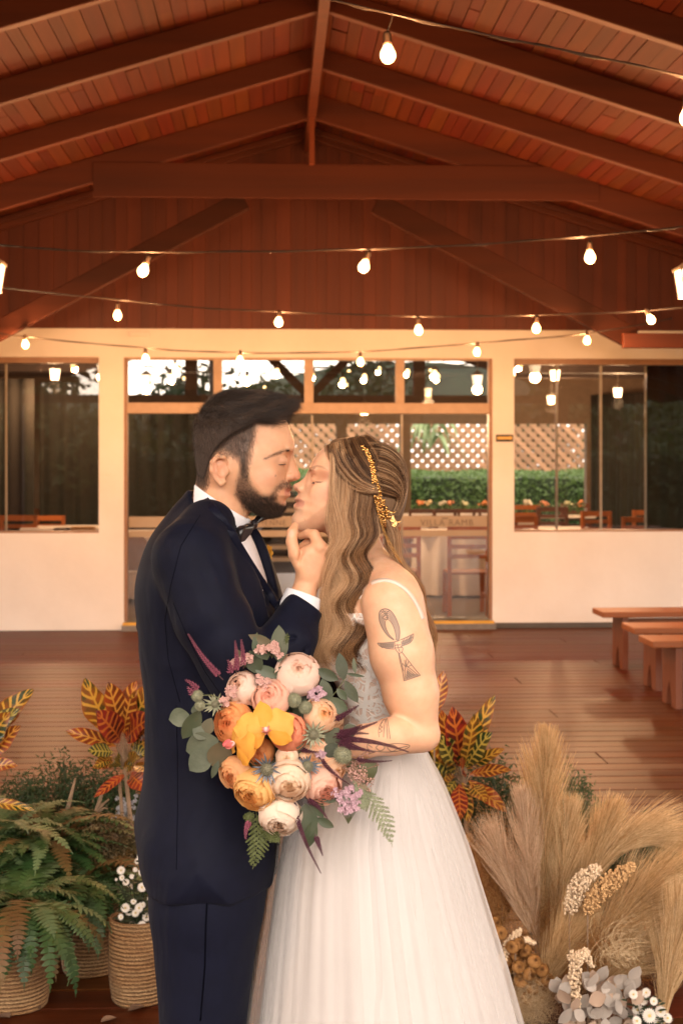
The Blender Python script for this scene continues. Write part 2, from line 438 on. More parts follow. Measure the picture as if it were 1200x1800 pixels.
for i, (a, b) in enumerate(zip(e, e[1:])):
    dy = .06+.03*(i in (1, 2))
    bm = MB(); bm.bb((a, W+dy, zd), (b, W+dy+.008, zb0)); pn = ob('door_pane', bm, M_glass, dr)
    if i:
        bm = MB(); bm.bb((a-.01, W+dy-.004, zd), (a+.01, W+dy-.001, zb0)); ob('pane_edge', bm, M_edge, dr)
    bm = MB(); bm.bb((a+.012, W+dy-.003, wz(927)), (b-.012, W+dy-.0005, wz(908))); bd = ob('frosted_band', bm, M_band, dr)
    bm = MB(); bm.bb((a+.012, W+dy-.003, wz(944)), (b-.012, W+dy-.0005, wz(933))); ob('frosted_band', bm, M_band, dr)
def text(s, loc, size, mat, name, parent, rot=(R_(90),0,0), ext=.0008):
    c = bpy.data.curves.new(name, 'FONT'); c.body = s; c.size = size; c.extrude = ext; c.align_x = 'CENTER'; c.align_y = 'CENTER'; c.space_character = 1.15
    tmp = bpy.data.objects.new(name, c); COL.objects.link(tmp); bpy.context.view_layer.update()
    dg = bpy.context.evaluated_depsgraph_get(); me = bpy.data.meshes.new_from_object(tmp.evaluated_get(dg)); bpy.data.objects.remove(tmp)
    me.transform(Euler(rot).to_matrix().to_4x4()); me.transform(Matrix.Translation(loc)); me.materials.clear()
    return ob(name, me, mat, parent)
tz = wz(920)
text('VILLA RAMB', (wx(786), W+.054, tz), .085, M_ink, 'lettering', dr)
text('MENNE', (wx(478), W+.084, tz), .075, M_ink, 'lettering', dr)
bm = MB(); bm.box((wx(783), W+.054, wz(912)), (.06, .002, .012)); ob('emblem', bm, M_ink, dr)

# ================================================================ string lights
M_wire = pm('cable rubber', (.035,.025,.02), .35)
M_bulb = emis('lit bulb', (1, .60, .24), 5.5)
M_sock = pm('bulb socket', (.06,.04,.03), .4)
prof_b = [(.002,-.062),(.012,-.060),(.022,-.052),(.0285,-.04),(.030,-.03),(.028,-.018),(.021,-.004),(.0145,.008),(.0135,.016)]
bb_ = MB(); bb_.lathe(prof_b[::1], 14); bulb_me = bb_.mesh('bulb_glass'); bulb_me.materials.append(M_bulb); bulb_me.shade_smooth()
sb_ = MB(); sb_.lathe([(.0,.062),(.010,.06),(.016,.05),(.017,.02),(.0185,.018),(.0185,.008),(.0145,.008)], 12); sock_me = sb_.mesh('socket'); sock_me.materials.append(M_sock); sock_me.shade_smooth()
nth = ['first', 'second', 'third', 'fourth', 'fifth', 'sixth', 'seventh', 'eighth', 'ninth']
def strand(desc, pts, bulbs, Yd, scale=1.0, power=5, tilts=None, grp='bulbs of the string lights'):
    W3 = [P(px, py, Yd) for px, py in pts]
    # smooth through the points
    cur = []
    for i in range(len(W3)-1):
        p0, p1, p2, p3 = W3[max(i-1,0)], W3[i], W3[i+1], W3[min(i+2, len(W3)-1)]
        for k in range(8):
            t = k/8; cur.append(.5*((2*p1)+(p2-p0)*t+(2*p0-5*p1+4*p2-p3)*t*t+(3*p1-p0-3*p2+p3)*t**3))
    cur.append(W3[-1])
    bm = MB(); bm.tube(cur, .0045, 6)
    bm.tube([p+Vector((0,.004,.006*math.sin(i*.9))) for i, p in enumerate(cur)], .003, 5)
    tag(ob('light_cable', bm, M_wire, smooth=True), 'dark cable of the %s string of bulbs under the roof' % desc, 'cable')
    for i, (px, py) in enumerate(bulbs):
        p = P(px, py, Yd)
        # p is the middle of the bulb
        nm = nth[i] if len(bulbs) > 1 else 'only'
        t = thing('light_bulb', p+Vector((0,0,.03*scale)), 'glowing bulb, %s from the left on the %s string' % (nm, desc), 'light bulb', grp)
        tl = (tilts or {}).get(i, random.uniform(-.08,.08))
        M = Matrix.Rotation(tl, 4, 'Y') @ Matrix.Rotation(random.uniform(-.1,.1), 4, 'X') @ Matrix.Scale(scale, 4)
        g = inst(bulb_me, 'bulb_glass', t, M); inst(sock_me, 'socket', t, M)
        # lead from the cable down to the socket
        near = min(cur, key=lambda c: (c-p).length)
        top = t.location + (M @ Vector((0,0,.06)))
        bm = MB(); bm.tube([near, (near+top)/2+Vector((.004,0,.004)), top], .003, 5); ob('lead', bm, M_wire, t)
        l = bpy.data.lights.new('bulb_light', 'POINT'); l.energy = power*2.0; l.color = (1, .46, .18); l.shadow_soft_size = .03
        lo = bpy.data.objects.new('bulb_light', l); COL.objects.link(lo); lo.location = P(px, py, Yd-.06) + Vector((0,0,-.03))
strand('nearest, topmost', [(440,-30),(575,-2),(690,25),(850,60),(1000,90),(1200,134),(1360,180)], [(681,97),(1207,208)], 5.6, 1.02, 7, {0:-.05})
strand('second', [(-160,410),(70,437),(255,443),(440,442),(645,438),(830,430),(1033,415),(1200,398),(1330,380)], [(255,477),(642,470),(1036,453)], 8.2, 1.06, 9, {0:.35,1:.3,2:-.05})
strand('third', [(-120,495),(0,506),(207,527),(340,540),(490,548),(735,556),(940,554),(1140,546),(1290,530)], [(207,555),(490,567),(735,581),(942,578),(1140,563)], 10.6, 1.02, 8, {4:-.5})
strand('lowest', [(-90,570),(0,586),(45,592),(256,612),(422,620),(633,618),(838,603),(1031,586),(1180,560)], [(45,606),(256,631),(422,634),(633,637),(838,619),(1031,599)], 12.2, 1.0, 8)
# strings nearer the front, above the frame: their bulbs show only in the glass
for k, (yy, zz) in enumerate([(.5,3.0),(1.3,3.2)]):
    cur = [Vector((XC-4+i*.5, yy+.1*i, zz+.012*(i-8)**2)) for i in range(17)]
    bm = MB(); bm.tube(cur, .0045, 6); tag(ob('light_cable', bm, M_wire, smooth=True), 'cable of the %s front string seen only mirrored in the glass' % ['first','second'][k], 'cable')
    for i in range(1, 16, 3):
        t = thing('light_bulb', cur[i]+Vector((0,0,-.07)), 'bulb of the %s front string mirrored in the glass, %s along' % (['first','second'][k], nth[i//3]), 'light bulb', 'bulbs of the string lights')
        inst(bulb_me, 'bulb_glass', t, Matrix.Scale(.8,4)); inst(sock_me, 'socket', t, Matrix.Scale(.8,4))

# ---- square lanterns hung at the sides
M_lant = emis('lantern glass', (1, .74, .46), 3); M_lf = pm('lantern frame', (.5,.4,.3), .5)
def lantern(loc, label):
    t = thing('lantern', loc, label, 'lantern', 'square lanterns hung along the sides')
    bm = MB(); a, b, h = .085, .06, .19
    bm.add([(-a,-a,h/2),(a,-a,h/2),(a,a,h/2),(-a,a,h/2),(-b,-b,-h/2),(b,-b,-h/2),(b,b,-h/2),(-b,b,-h/2)], [(0,1,5,4),(1,2,6,5),(2,3,7,6),(3,0,4,7),(4,5,6,7)])
    ob('lamp_shade', bm, M_lant, t, local=True)
    bm = MB(); bm.bb((-.1,-.1,h/2), (.1,.1,h/2+.02)); bm.lathe([(.1,h/2+.02),(.03,h/2+.075),(.01,h/2+.08),(.004,h/2+.5)], 4)
    for sx in (-1,1):
        for sy in (-1,1): bm.beam((sx*a,sy*a,h/2), (sx*b,sy*b,-h/2), .012, .012)
    ob('lamp_frame', bm, M_lf, t, local=True)
    l = bpy.data.lights.new('lantern_light', 'POINT'); l.energy = 60 if loc[1] > W else 24; l.color = (1,.62,.34) if loc[1] > W else (1,.55,.26); l.shadow_soft_size = .08
    lo = bpy.data.objects.new('lantern_light', l); COL.objects.link(lo); lo.location = Vector(loc)+Vector((0,-.02,-.16))
    return t
pl = P(1212, 500, 10.0); lantern(pl, 'white lantern half out of the picture at the right, beside the gable')
pl = P(-17, 490, 10.0); lantern(pl, 'white lantern just peeking in at the left edge of the gable')
for i, (x_, y_) in enumerate([(-2.9, 6.0), (3.6, 6.2), (-2.6, 2.0), (3.3, 2.2)]):
    lantern((XC+x_, y_, 3.0), 'lantern outside the view %s, seen only mirrored in the window' % ['left and farther', 'right and farther', 'left and nearer', 'right and nearer'][i])

# ================================================================ benches
def bench_mesh(L):
    top = MB(); top.bb((0, -.17, .405), (L, .17, .45))
    leg = MB()
    # solid board leg with an arched notch at the foot
    o_ = [(-.15,0),(-.06,0),(-.035,.10),(0,.17),(.035,.10),(.06,0),(.15,0),(.15,.405),(-.15,.405)]
    for x in (0, .045): leg.v += [(x, a, b) for a, b in o_]
    n = len(o_)
    for i in range(n): leg.f.append((i, (i+1)%n, (i+1)%n+n, i+n))
    for o2, flip in ((0, 1), (n, 0)):
        for tri in ((0,1,2,8),(2,3,8),(3,7,8),(3,4,7),(4,5,6,7)):
            f = tuple(o2+t for t in tri); leg.f.append(f[::-1] if flip else f)
    return top, leg
bps = [(1041, 1068, .0), (1092, 1094, 0), (1122, 1116, 0)]
bdesc = ['farthest wooden bench by the white wall at the right', 'middle wooden bench of the three at the right', 'nearest wooden bench of the three, lowest in view at the right']
for i, (px, py, _) in enumerate(bps):
    c = onZ(px, py, .45); 
    t = thing('bench', (c.x, c.y-.17, 0), bdesc[i], 'bench', 'wooden benches at the right')
    tp, lg = bench_mesh(2.6); ob('seat', tp, M_bench, t, local=True, bevel=.006)
    for x in (.16, 2.35):
        l = ob('leg', lg, wood('bench leg %d' % i, (.2,.06,.025), (.13,.04,.015), .5, 'z', rnd=.0) if x < 1 else M_bench, t, local=True); l.location.x = x; 
        lg = bench_mesh(2.6)[1]
    rail = MB(); rail.bb((.2, -.02, .3), (2.4, .02, .38)); ob('stretcher', rail, M_bench, t, local=True)
    t.rotation_euler.z = R_(1.5)

# ================================================================ the dining room behind the glass
M_rfloor = wood('room floor', (.10,.075,.06), (.07,.05,.04), .4, 'x', 3)
M_rwall = pm('room wall', (.20,.13,.085), .8)
M_rdark = wood('room ceiling', (.06,.032,.02), (.04,.02,.012), .7, 'y', 3)
BY = 24.5
bm = MB(); bm.bb((-9, W+TH+.2, -.06), (9, BY+.3, -.005)); struct('room_floor', bm, M_rfloor)
bm = MB(); bm.bb((-9, W+TH, 3.6), (9, BY, 3.7)); struct('room_ceiling', bm, M_rdark)
bz = onY(850, 745, BY).z
ox0, ox1 = onY(470, 800, BY).x, onY(1030, 800, BY).x
bm = MB(); bm.bb((-9, BY, 0), (ox0, BY+.2, 3.6)); bm.bb((ox1, BY, 0), (9, BY+.2, 3.6)); bm.bb((ox0, BY, bz), (ox1, BY+.2, 3.6))
bm.bb((ox0, BY, 0), (ox1, BY+.2, .45)); rw = struct('room_wall', bm, M_rwall)
bm = MB()
for p in (712, 600): a = onY(p, 800, BY); bm.bb((a.x-.09, BY-.05, .45), (a.x+.09, BY+.15, bz))
ob('post', bm, M_rwall, rw)
bm = MB(); bm.bb((-9, BY-6, 2.75), (9, BY-5.8, 2.95)); bm.bb((-9, BY-3, 2.85), (9, BY-2.8, 3.0)); ob('ceiling_beam', bm, M_rdark, rw)
bm = MB(); bm.bb((-9.1, W+TH, 0), (-9, BY, 3.7)); bm.bb((9, W+TH, 0), (9.1, BY, 3.7)); struct('room_sides', bm, M_rwall)
# curtains, pleated
M_curt = pm('brown curtain', (.020,.014,.009), .9, (.012,.009,.006), 6, (1,1,.1))
def curtain(x0, x1, y, z0, z1, label, amp=.022, mat=None, y1=None):
    bm = MB(); n = int(abs(x1-x0)/.03)+int(abs((y1 or y)-y)/.03)+2; rows = []
    for iz in range(7):
        r = []
        for i in range(n):
            t = i/(n-1); xx = x0+(x1-x0)*t; yy = y+((y1 or y)-y)*t; w = amp*(math.sin(i*.95)+.5*math.sin(i*.41+1))*(.7+.3*iz/6)
            r.append((xx+(w if y1 else 0), yy+(0 if y1 else w), z1+(z0-z1)*iz/6))
        rows.append(r)
    bm.grid(rows); o = ob('curtain', bm, mat or M_curt, smooth=True); tag(o, label, 'curtain')
    m = o.modifiers.new('s', 'SOLIDIFY'); m.thickness = .01
curtain(onY(214,800,18).x, onY(352,800,18).x, 18, .02, 2.5, 'brown pleated curtain inside the left of the glass doors')
curtain(onY(-60,800,17.5).x, onY(60,800,17.5).x, 17.5, .02, 2.6, 'dark curtain inside the left end of the left window')
curtain(onY(70,800,18.2).x, onY(176,800,18.2).x, 18.2, .02, 2.6, 'dark curtain inside the right half of the left window')
curtain(onY(1036,800,BY-.3).x, onY(1150,800,BY-1.6).x, BY-.3, .02, 2.7, 'brown curtain drawn beside the bright opening in the right window', .06, None, BY-1.6)
curtain(onY(1132,800,15.2).x, onY(1360,800,15.2).x, 15.2, .02, 2.9, 'dark brown curtain inside the right end of the right window')
# lanterns of the dining room, several added to brighten the dim interior
for i, (px, py, D, l_) in enumerate([(975,660,17.5,'near the top of the right window'), (968,703,22,'low over the tables in the right window'), (97,658,17,'at the top of the left window'), (752,690,21,'over the tables in the right door pane'), (320,733,19.5,'just left of the groom behind the doors'), (640,720,16.5,'behind the bride in the dining room'), (1085,690,20,'before the curtain in the right window')]):
    p = P(px, py, D); lantern((p.x, p.y, p.z), 'lit lantern '+l_).scale = (.62, .62, .62)
# chairs
M_cw = wood('chair wood', (.42,.13,.035), (.32,.09,.025), .6, 'z', 5, .1, .25, .2)
M_cw2 = wood('dark chair wood', (.16,.05,.025), (.11,.035,.018), .4, 'z', 5, .1, .25)
def chair(mat):
    t = bpy.data.objects.new('dining_chair', None); COL.objects.link(t)
    for sx in (-1, 1):
        bm = MB(); bm.beam((sx*.2, .0, 0), (sx*.2, .0, .95), .045, .035); ob('leg', bm, mat, t, local=True)
        bm = MB(); bm.beam((sx*.2, .4, 0), (sx*.2, .4, .43), .04, .04); ob('leg', bm, mat, t, local=True)
        bm = MB(); bm.beam((sx*.2, .02, .2), (sx*.2, .38, .2), .02, .03); ob('stretcher', bm, mat, t, local=True)
    bm = MB(); bm.bb((-.22, -.01, .43), (.22, .43, .455)); ob('seat', bm, mat, t, local=True)
    for k, z in enumerate((.92, .82, .72, .62)):
        bm = MB(); bm.bb((-.18, -.012, z-(.035 if k == 0 else .022)), (.18, .012, z+(.03 if k == 0 else .022))); ob('slat', bm, mat, t, local=True)
    return t
ch_a = chair(M_cw); ch_b = chair(M_cw2)
first = {0: True, 1: True}
def put_chair(kind, px, D, label, rz=0, s=1.0, group='dining chairs behind the glass'):
    src = (ch_a, ch_b)[kind]
    if first[kind]: t = src; first[kind] = False
    else: t = copy_tree(src)
    p = P(px, 800, D); t.location = (p.x, p.y, 0); t.rotation_euler.z = rz; t.scale = (s, s, s); tag(t, label, 'chair', group)
put_chair(0, 823, 14.75, 'orange wooden ladder-back chair behind the right door pane')
put_chair(0, 702, 14.9, 'orange wooden chair half hidden by the bride behind the doors')
for px, l in ((742,'first'),(784,'second'),(821,'third'),(854,'fourth')):
    put_chair(1, px, 21.0, 'dark chair at the flower table, %s from the left in the right door pane' % l, 0, .92)
put_chair(0, 922, 20.5, 'pale brown chair at the left end of the white table in the right window')
put_chair(1, 970, 19.8, 'dark red chair in front of the white table in the right window')
put_chair(1, 1010, 21.2, 'chair behind the right end of the white table in the right window')
put_chair(0, 1047, 18.2, 'wooden chair standing before the curtain in the right window', R_(20))
put_chair(0, 1140, 18.6, 'wooden chair farther right before the dark curtain')
put_chair(0, 1124, 17.0, 'bright orange chair nearest the glass in the right window', R_(-8), .98)
put_chair(0, 912, 16.9, 'chair cut by the left edge of the right window')
put_chair(0, 33, 17.0, 'orange chair nearest the glass in the left window')
put_chair(0, 42, 18.6, 'brown chair behind the orange one in the left window', 0, 1.02)
put_chair(0, 122, 18.9, 'brown chair with two slats showing in the left window', 0, 1.03)
put_chair(0, 84, 17.6, 'pale chair between the brown ones in the left window', 0, .97)
put_chair(0, 232, 19.0, 'chair by the curtain at the far left of the glass doors', 0, 1.0)
put_chair(0, 268, 19.2, 'second chair by the curtain beside the groom', 0, 1.02)
# tables
M_cloth = pm('white tablecloth', (.7,.63,.58), .8, (.62,.55,.5), 4)
def clothtable(px, D, hw, hd, h, label, cloth_h):
    p = P(px, 800, D); t = thing('dining_table', (p.x, p.y, 0), label, 'table', 'tables behind the glass')
    bm = MB(); bm.bb((-hw, -hd, h-.03), (hw, hd, h)); ob('tabletop', bm, M_cloth, t, local=True, bevel=.01)
    if cloth_h:
        n = 120; rows = []
        for iz in range(6):
            f = iz/5; r = []
            for i in range(n):
                a = 2*math.pi*i/n; c, s_ = math.cos(a), math.sin(a)
                k = 1/max(abs(c)**4+abs(s_)**4, 1e-6)**.25
                am = .035*f*math.sin(i*.9+math.sin(i*.3)*2)+.05*f
                r.append(((hw+am)*c*k, (hd+am)*s_*k, h-.0-f*cloth_h))
            rows.append(r)
        bm = MB(); bm.grid(rows, True); ob('cloth_drape', bm, M_cloth, t, local=True, smooth=True)
    else:
        for sx in (-1, 1):
            for sy in (-1, 1):
                bm = MB(); bm.beam((sx*(hw-.08), sy*(hd-.08), 0), (sx*(hw-.08), sy*(hd-.08), h-.03), .06, .06); ob('leg', bm, M_cw2, t, local=True)
clothtable(806, 17.2, .52, .45, .76, 'table under a long white cloth behind the right door pane', .74)
clothtable(965, 20.9, .62, .32, .78, 'narrow white table behind the chairs in the right window', 0)
clothtable(735, 19.2, .28, .4, .78, 'small white table end beside the bride behind the doors', 0)
clothtable(980, 18.6, .42, .4, .72, 'low grey-white table nearer the glass in the right window', 0)
clothtable(240, 16.6, .34, .4, .78, 'white clothed table behind the left edge of the doors', .74)
clothtable(800, 22.0, 1.2, .3, .76, 'long table of flowers beyond the dark chairs', .7)
clothtable(118, 17.3, .5, .4, .8, 'white counter table in the left window', 0)
# boxes on the counter in the left window
p = P(143, 800, 16.6)
bm = MB(); bm.bb((p.x-.12, p.y, .72), (p.x+.14, p.y+.2, .83)); bx = ob('cardboard_box', bm, pm('cardboard', (.5,.28,.12), .8)); tag(bx, 'small tan box low in the left window', 'box')
p = P(107, 800, 16.5)
bm = MB(); bm.bb((p.x-.08, p.y, .72), (p.x+.08, p.y+.2, .82)); bx = ob('black_case', bm, pm('black case', (.02,.02,.02), .6)); tag(bx, 'black case beside the tan box in the left window', 'case')
bm = MB()
p1, p2 = P(106, 800, 17.1), P(160, 800, 17.1); bm.bb((p1.x, p1.y, 0), (p2.x, p2.y+.3, .72)); tag(ob('wooden_chest', bm, M_cw), 'wooden chest the boxes stand on in the left window', 'chest')
# a tub chair with splayed legs by the doors
p = P(236, 800, 15.0); t = thing('tub_chair', (p.x, p.y, 0), 'tub chair with a brown shell and splayed wooden legs behind the left door jamb', 'chair')
bm = MB(); rows = []
for i in range(9):
    f = i/8; z = .45+.42*f; r = []
    for k in range(13):
        a = math.pi*(.0+k/12)+math.pi
        r.append((.22*(1+.12*f)*math.cos(a), .22*(1+.12*f)*math.sin(a)+.05, z-.25*f*abs(math.cos(a))**2))
    rows.append(r)
bm.grid(rows); o = ob('shell', bm, pm('tan shell', (.25,.13,.07), .6), t, local=True, smooth=True); o.modifiers.new('s','SOLIDIFY').thickness = .02
bm = MB(); bm.lathe([(0,.47),(.2,.47),(.215,.45),(.2,.43),(0,.43)], 20, (0,.03,0)); ob('seat', bm, M_cloth, t, local=True, smooth=True)
for sx in (-1, 1):
    for sy in (-1, 1):
        bm = MB(); bm.tube([(sx*.1, sy*.1+.03, .44), (sx*.2, sy*.2+.03, 0)], [.018, .011], 8); ob('leg', bm, M_cw, t, local=True)
# invented rack standing in for striped reflections in the middle of the doors
p = P(492, 800, 16.2); t = thing('stand_in_rack', (p.x, p.y, 0), 'white rack with dark gaps seen between the two faces', 'rack')
M_white = pm('white paint', (.62,.6,.56), .6)
for k, z in enumerate((.48,.62,.76,.92,1.04,1.16,1.28)):
    bm = MB(); bm.bb((-.36, 0, z-.022), (.36, .3, z+.022)); ob('shelf', bm, M_white, t, local=True)
bm = MB(); bm.bb((-.36, .31, .3), (.36, .34, 1.32)); ob('back_panel', bm, pm('rack shade', (.06,.055,.05), .7), t, local=True)
for sx in (-1, 1):
    bm = MB(); bm.bb((sx*.38-.02, 0, 0), (sx*.38+.02, .34, 1.34)); ob('side_panel', bm, M_white, t, local=True)
# table flowers
fcols = [(.8,.3,.12),(.75,.62,.4),(.78,.75,.66),(.85,.35,.2),(.7,.72,.5)]
fm = [pm('bloom %d' % i, c, .6) for i, c in enumerate(fcols)]
M_gl = pm('table leaves', (.08,.14,.04), .6)
for i, px in enumerate((738, 752, 778, 792, 815, 846, 858, 925, 958, 1000, 1015)):
    p = P(px, 885, 21.9 if px < 880 else 20.95); t = thing('table_flowers', (p.x, p.y, p.z-.1), 'small %s flowers on the table before the hedge, %s from the left' % (['orange','cream','white','coral','pale green'][i % 5], ['first','second','third','fourth','fifth','sixth','seventh','eighth','ninth','tenth','eleventh'][i]), 'flowers', 'flowers on the tables before the hedge')
    bm = MB(); 
    for k in range(5): bm.ball((random.uniform(-.05,.05), random.uniform(-.05,.05), .1+random.uniform(-.02,.03)), random.uniform(.018,.036), 7, 4)
    ob('bloom', bm, fm[i % 5], t, local=True)
    bm = MB()
    for k in range(14):
        a = random.uniform(0,6.28); r = random.uniform(.06,.13); z = random.uniform(.02,.12)
        bm.add([(0,0,.03),(r*math.cos(a-.2),r*math.sin(a-.2),z),(1.25*r*math.cos(a),1.25*r*math.sin(a),z+.02),(r*math.cos(a+.2),r*math.sin(a+.2),z)], [(0,1,2,3)])
    bm.tube([(0,0,-.03),(0,0,.08)], .03, 8); ob('leaves', bm, M_gl, t, local=True)

# ================================================================ garden beyond and before the hall
M_lawn = pm('lawn', (.09,.13,.035), .9, (.06,.09,.025), 2, bmp=.5, bscale=30)
bm = MB(); bm.bb((-150, -200, -.6), (150, 200, -.3)); struct('ground', bm, M_lawn)
def leaf_cloud(fn, n, size, seed=0, quads=True):
    rs = np.random.RandomState(seed); v = []; f = []
    for i in range(n):
        p, nn = fn(rs)
        s = size*rs.uniform(.6, 1.4); u = Vector(rs.normal(size=3)).normalized(); nn = Vector(nn)
        u = (u - nn*u.dot(nn)*.6).normalized(); w = u.cross(Vector(rs.normal(size=3))).normalized()
        b = len(v); v += [p-u*s, p+w*s*.4, p+u*s, p-w*s*.4]; f.append((b, b+1, b+2, b+3))
    m = MB(); m.v = [tuple(x) for x in v]; m.f = f; return m
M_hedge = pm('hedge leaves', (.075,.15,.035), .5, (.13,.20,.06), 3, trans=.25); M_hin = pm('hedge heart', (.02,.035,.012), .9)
hx0, hx1 = onY(380, 800, 30).x, onY(1250, 800, 30).x
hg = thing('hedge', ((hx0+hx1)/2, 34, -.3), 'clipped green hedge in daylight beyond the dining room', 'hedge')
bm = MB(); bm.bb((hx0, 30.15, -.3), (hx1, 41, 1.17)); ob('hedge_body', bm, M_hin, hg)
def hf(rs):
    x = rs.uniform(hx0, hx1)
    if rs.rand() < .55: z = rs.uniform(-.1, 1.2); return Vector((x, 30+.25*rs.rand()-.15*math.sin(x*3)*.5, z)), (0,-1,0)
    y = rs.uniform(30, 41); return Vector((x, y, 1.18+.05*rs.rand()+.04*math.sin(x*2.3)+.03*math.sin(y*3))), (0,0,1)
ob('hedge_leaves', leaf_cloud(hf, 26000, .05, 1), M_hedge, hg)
# lattice fence
M_lat = wood('lattice wood', (.36,.19,.10), (.27,.14,.07), .7, 'x', 4)
lt = thing('lattice_fence', (2, 42, -.3), 'brown diagonal lattice fence behind the hedge', 'fence')
la, lb = onY(430, 800, 42).x, onY(1200, 800, 42).x; z0, z1 = .9, 3.3
for s in (-1, 1):
    k = la-3
    while k < lb+3:
        # diagonal slat clipped to the panel
        xa, xb = k, k+s*(z1-z0); pts = []
        A = Vector((xa, 42+.02*s, z0)); B = Vector((xb, 42+.02*s, z1))
        if la < (xa+xb)/2 < lb: bm = MB(); bm.beam(A, B, .02, .135); ob('slat', bm, M_lat, lt)
        k += .30
bm = MB(); bm.bb((la, 41.95, z1), (lb, 42.1, z1+.12)); ob('rail', bm, M_lat, lt)
# trees
M_bark = wood('bark', (.10,.07,.05), (.06,.04,.03), .9, 'z', 4, .6)
M_fol = [pm('foliage %d' % i, c, .6, tuple(x*.55 for x in c), 1.2, trans=.3) for i, c in enumerate([(.06,.10,.03), (.09,.12,.035), (.045,.075,.03)])]
def tree(x, y, h, r, label, fi=0, seed=0, n=3500, leaf=.16, base=.35, z0=-.3, grp=None):
    rs = np.random.RandomState(seed+50)
    t = thing('tree', (x, y, z0), label, 'tree', grp)
    bm = MB(); bm.tube([(0,0,0),(.1,0,h*.3),(0,.1,h*.6),(.1,0,h*.9)], [h*.03,h*.024,h*.016,h*.005], 8)
    cl = []
    for i in range(16):
        zz = h*(base+(1-base)*rs.rand()); a = rs.uniform(0,6.28); rr = r*(1-.55*((zz/h-base)/(1-base)))*rs.uniform(.35,.85)
        c = Vector((rr*math.cos(a), rr*math.sin(a), zz)); cl.append((c, r*rs.uniform(.28,.48)))
        bm.tube([(0,0,zz*.75), tuple(c*.6+Vector((0,0,zz*.33))), tuple(c)], [h*.010,h*.006,h*.002], 5)
    ob('trunk', bm, M_bark, t, local=True, smooth=True)
    def f(rs2):
        c, rad = cl[rs2.randint(len(cl))]; d = Vector(rs2.normal(size=3)); d.normalize()
        return c+d*rad*rs2.uniform(.5,1.05), d
    ob('crown', leaf_cloud(f, n, leaf, seed), M_fol[fi], t, local=True)
tree(1.5, 47, 6, 2.6, 'dark green tree beyond the lattice fence, behind the bride', 0, 1)
tree(-3.5, 46, 7, 3.0, 'green tree beyond the lattice fence, behind the groom', 1, 2)
tree(9.5, 50, 4.2, 2.4, 'low tree beyond the right end of the lattice fence', 2, 3)
# broad leaved shrub in front of the lattice
p = P(755, 800, 41); t = thing('shrub', (p.x, p.y, -.3), 'broad-leaved shrub with arching pale leaves left of the lattice', 'shrub'); bm = MB()
for k in range(26):
    a = random.uniform(0,6.28); L = random.uniform(1.0,2.0); c = [Vector((.05*math.cos(a), .05*math.sin(a), 2.0+1.0*random.random()))]
    for i in range(6): tt = (i+1)/6; c.append(c[0]+Vector((math.cos(a)*L*tt*.6, math.sin(a)*L*tt*.6, L*(tt*1.1-1.25*tt*tt))))
    w = [.02,.06,.09,.1,.08,.05,.01]; sd_ = Vector((-math.sin(a), math.cos(a), 0))
    bm.grid([[c[i]-sd_*w[i], c[i]+Vector((0,0,-.02)), c[i]+sd_*w[i]] for i in range(7)])
bm.tube([(0,0,0),(0,0,1.4)], .06, 8)
ob('shrub_leaves', bm, pm('broad leaves', (.42,.50,.30), .4, (.16,.26,.08), 3, trans=.3), t, local=True)
for sx, l_ in ((-1, 'left'), (1, 'right')):  # unseen hedges added so the lawn mirrored in the glass turns dark
    h0 = thing('hedge', (sx*9, -9, -.3), 'dark hedge before the hall on the %s, seen only mirrored in the glass' % l_, 'hedge')
    ob('hedge_leaves', leaf_cloud(lambda rs: (Vector((sx*rs.uniform(1.2, 17), -9+rs.uniform(-.5,.5), rs.uniform(-.3, 1.7))), (0,1,0)), 9000, .12, 3+sx), M_fol[2], h0)
    bm = MB(); bm.bb((sx*1.4, -9.4, -.3), (sx*17, -8.7, 1.5)); ob('hedge_body', bm, M_hin, h0)
tg = 'trees of the garden mirrored in the glass'
tr_spots = [(-5.5,-10,5.2,2.6,1,'bushy tree left of the entrance, mirrored beside the curtain'), (-2.2,-24,9.5,3.4,2,'tall dark tree mirrored in the transom above the groom'),
            (8.5,-13,5.0,2.8,0,'green tree right of the entrance, mirrored in the right window'), (4.2,-36,6.0,4.0,2,'far low tree mirrored in the transom'),
            (-10,-16,6,3.4,0,'tree far left of the entrance, mirrored in the left window'), (12.5,-24,7.5,4,1,'tree far right of the entrance, mirrored in the right window')]
for i, (x, y, h, r, fi, l) in enumerate(tr_spots): tree(x, y, h, r, l, fi, 20+i, 3000, .2, .2, -.3, tg)
bm = MB(); rows = []
for i in range(2):
    rows.append([(x_, -70-i*8, (-.3 if i == 0 else 0)+(0 if i == 0 else 4.6+1.4*math.sin(x_*.07)+.8*math.sin(x_*.21))) for x_ in range(-120, 121, 4)])
bm.grid(rows); hl = ob('hills', bm, pm('far wooded hill', (.05,.075,.04), .9, (.035,.05,.03), .6), smooth=True); hl.modifiers.new('s','SOLIDIFY').thickness = 3; tag(hl, kind='structure')
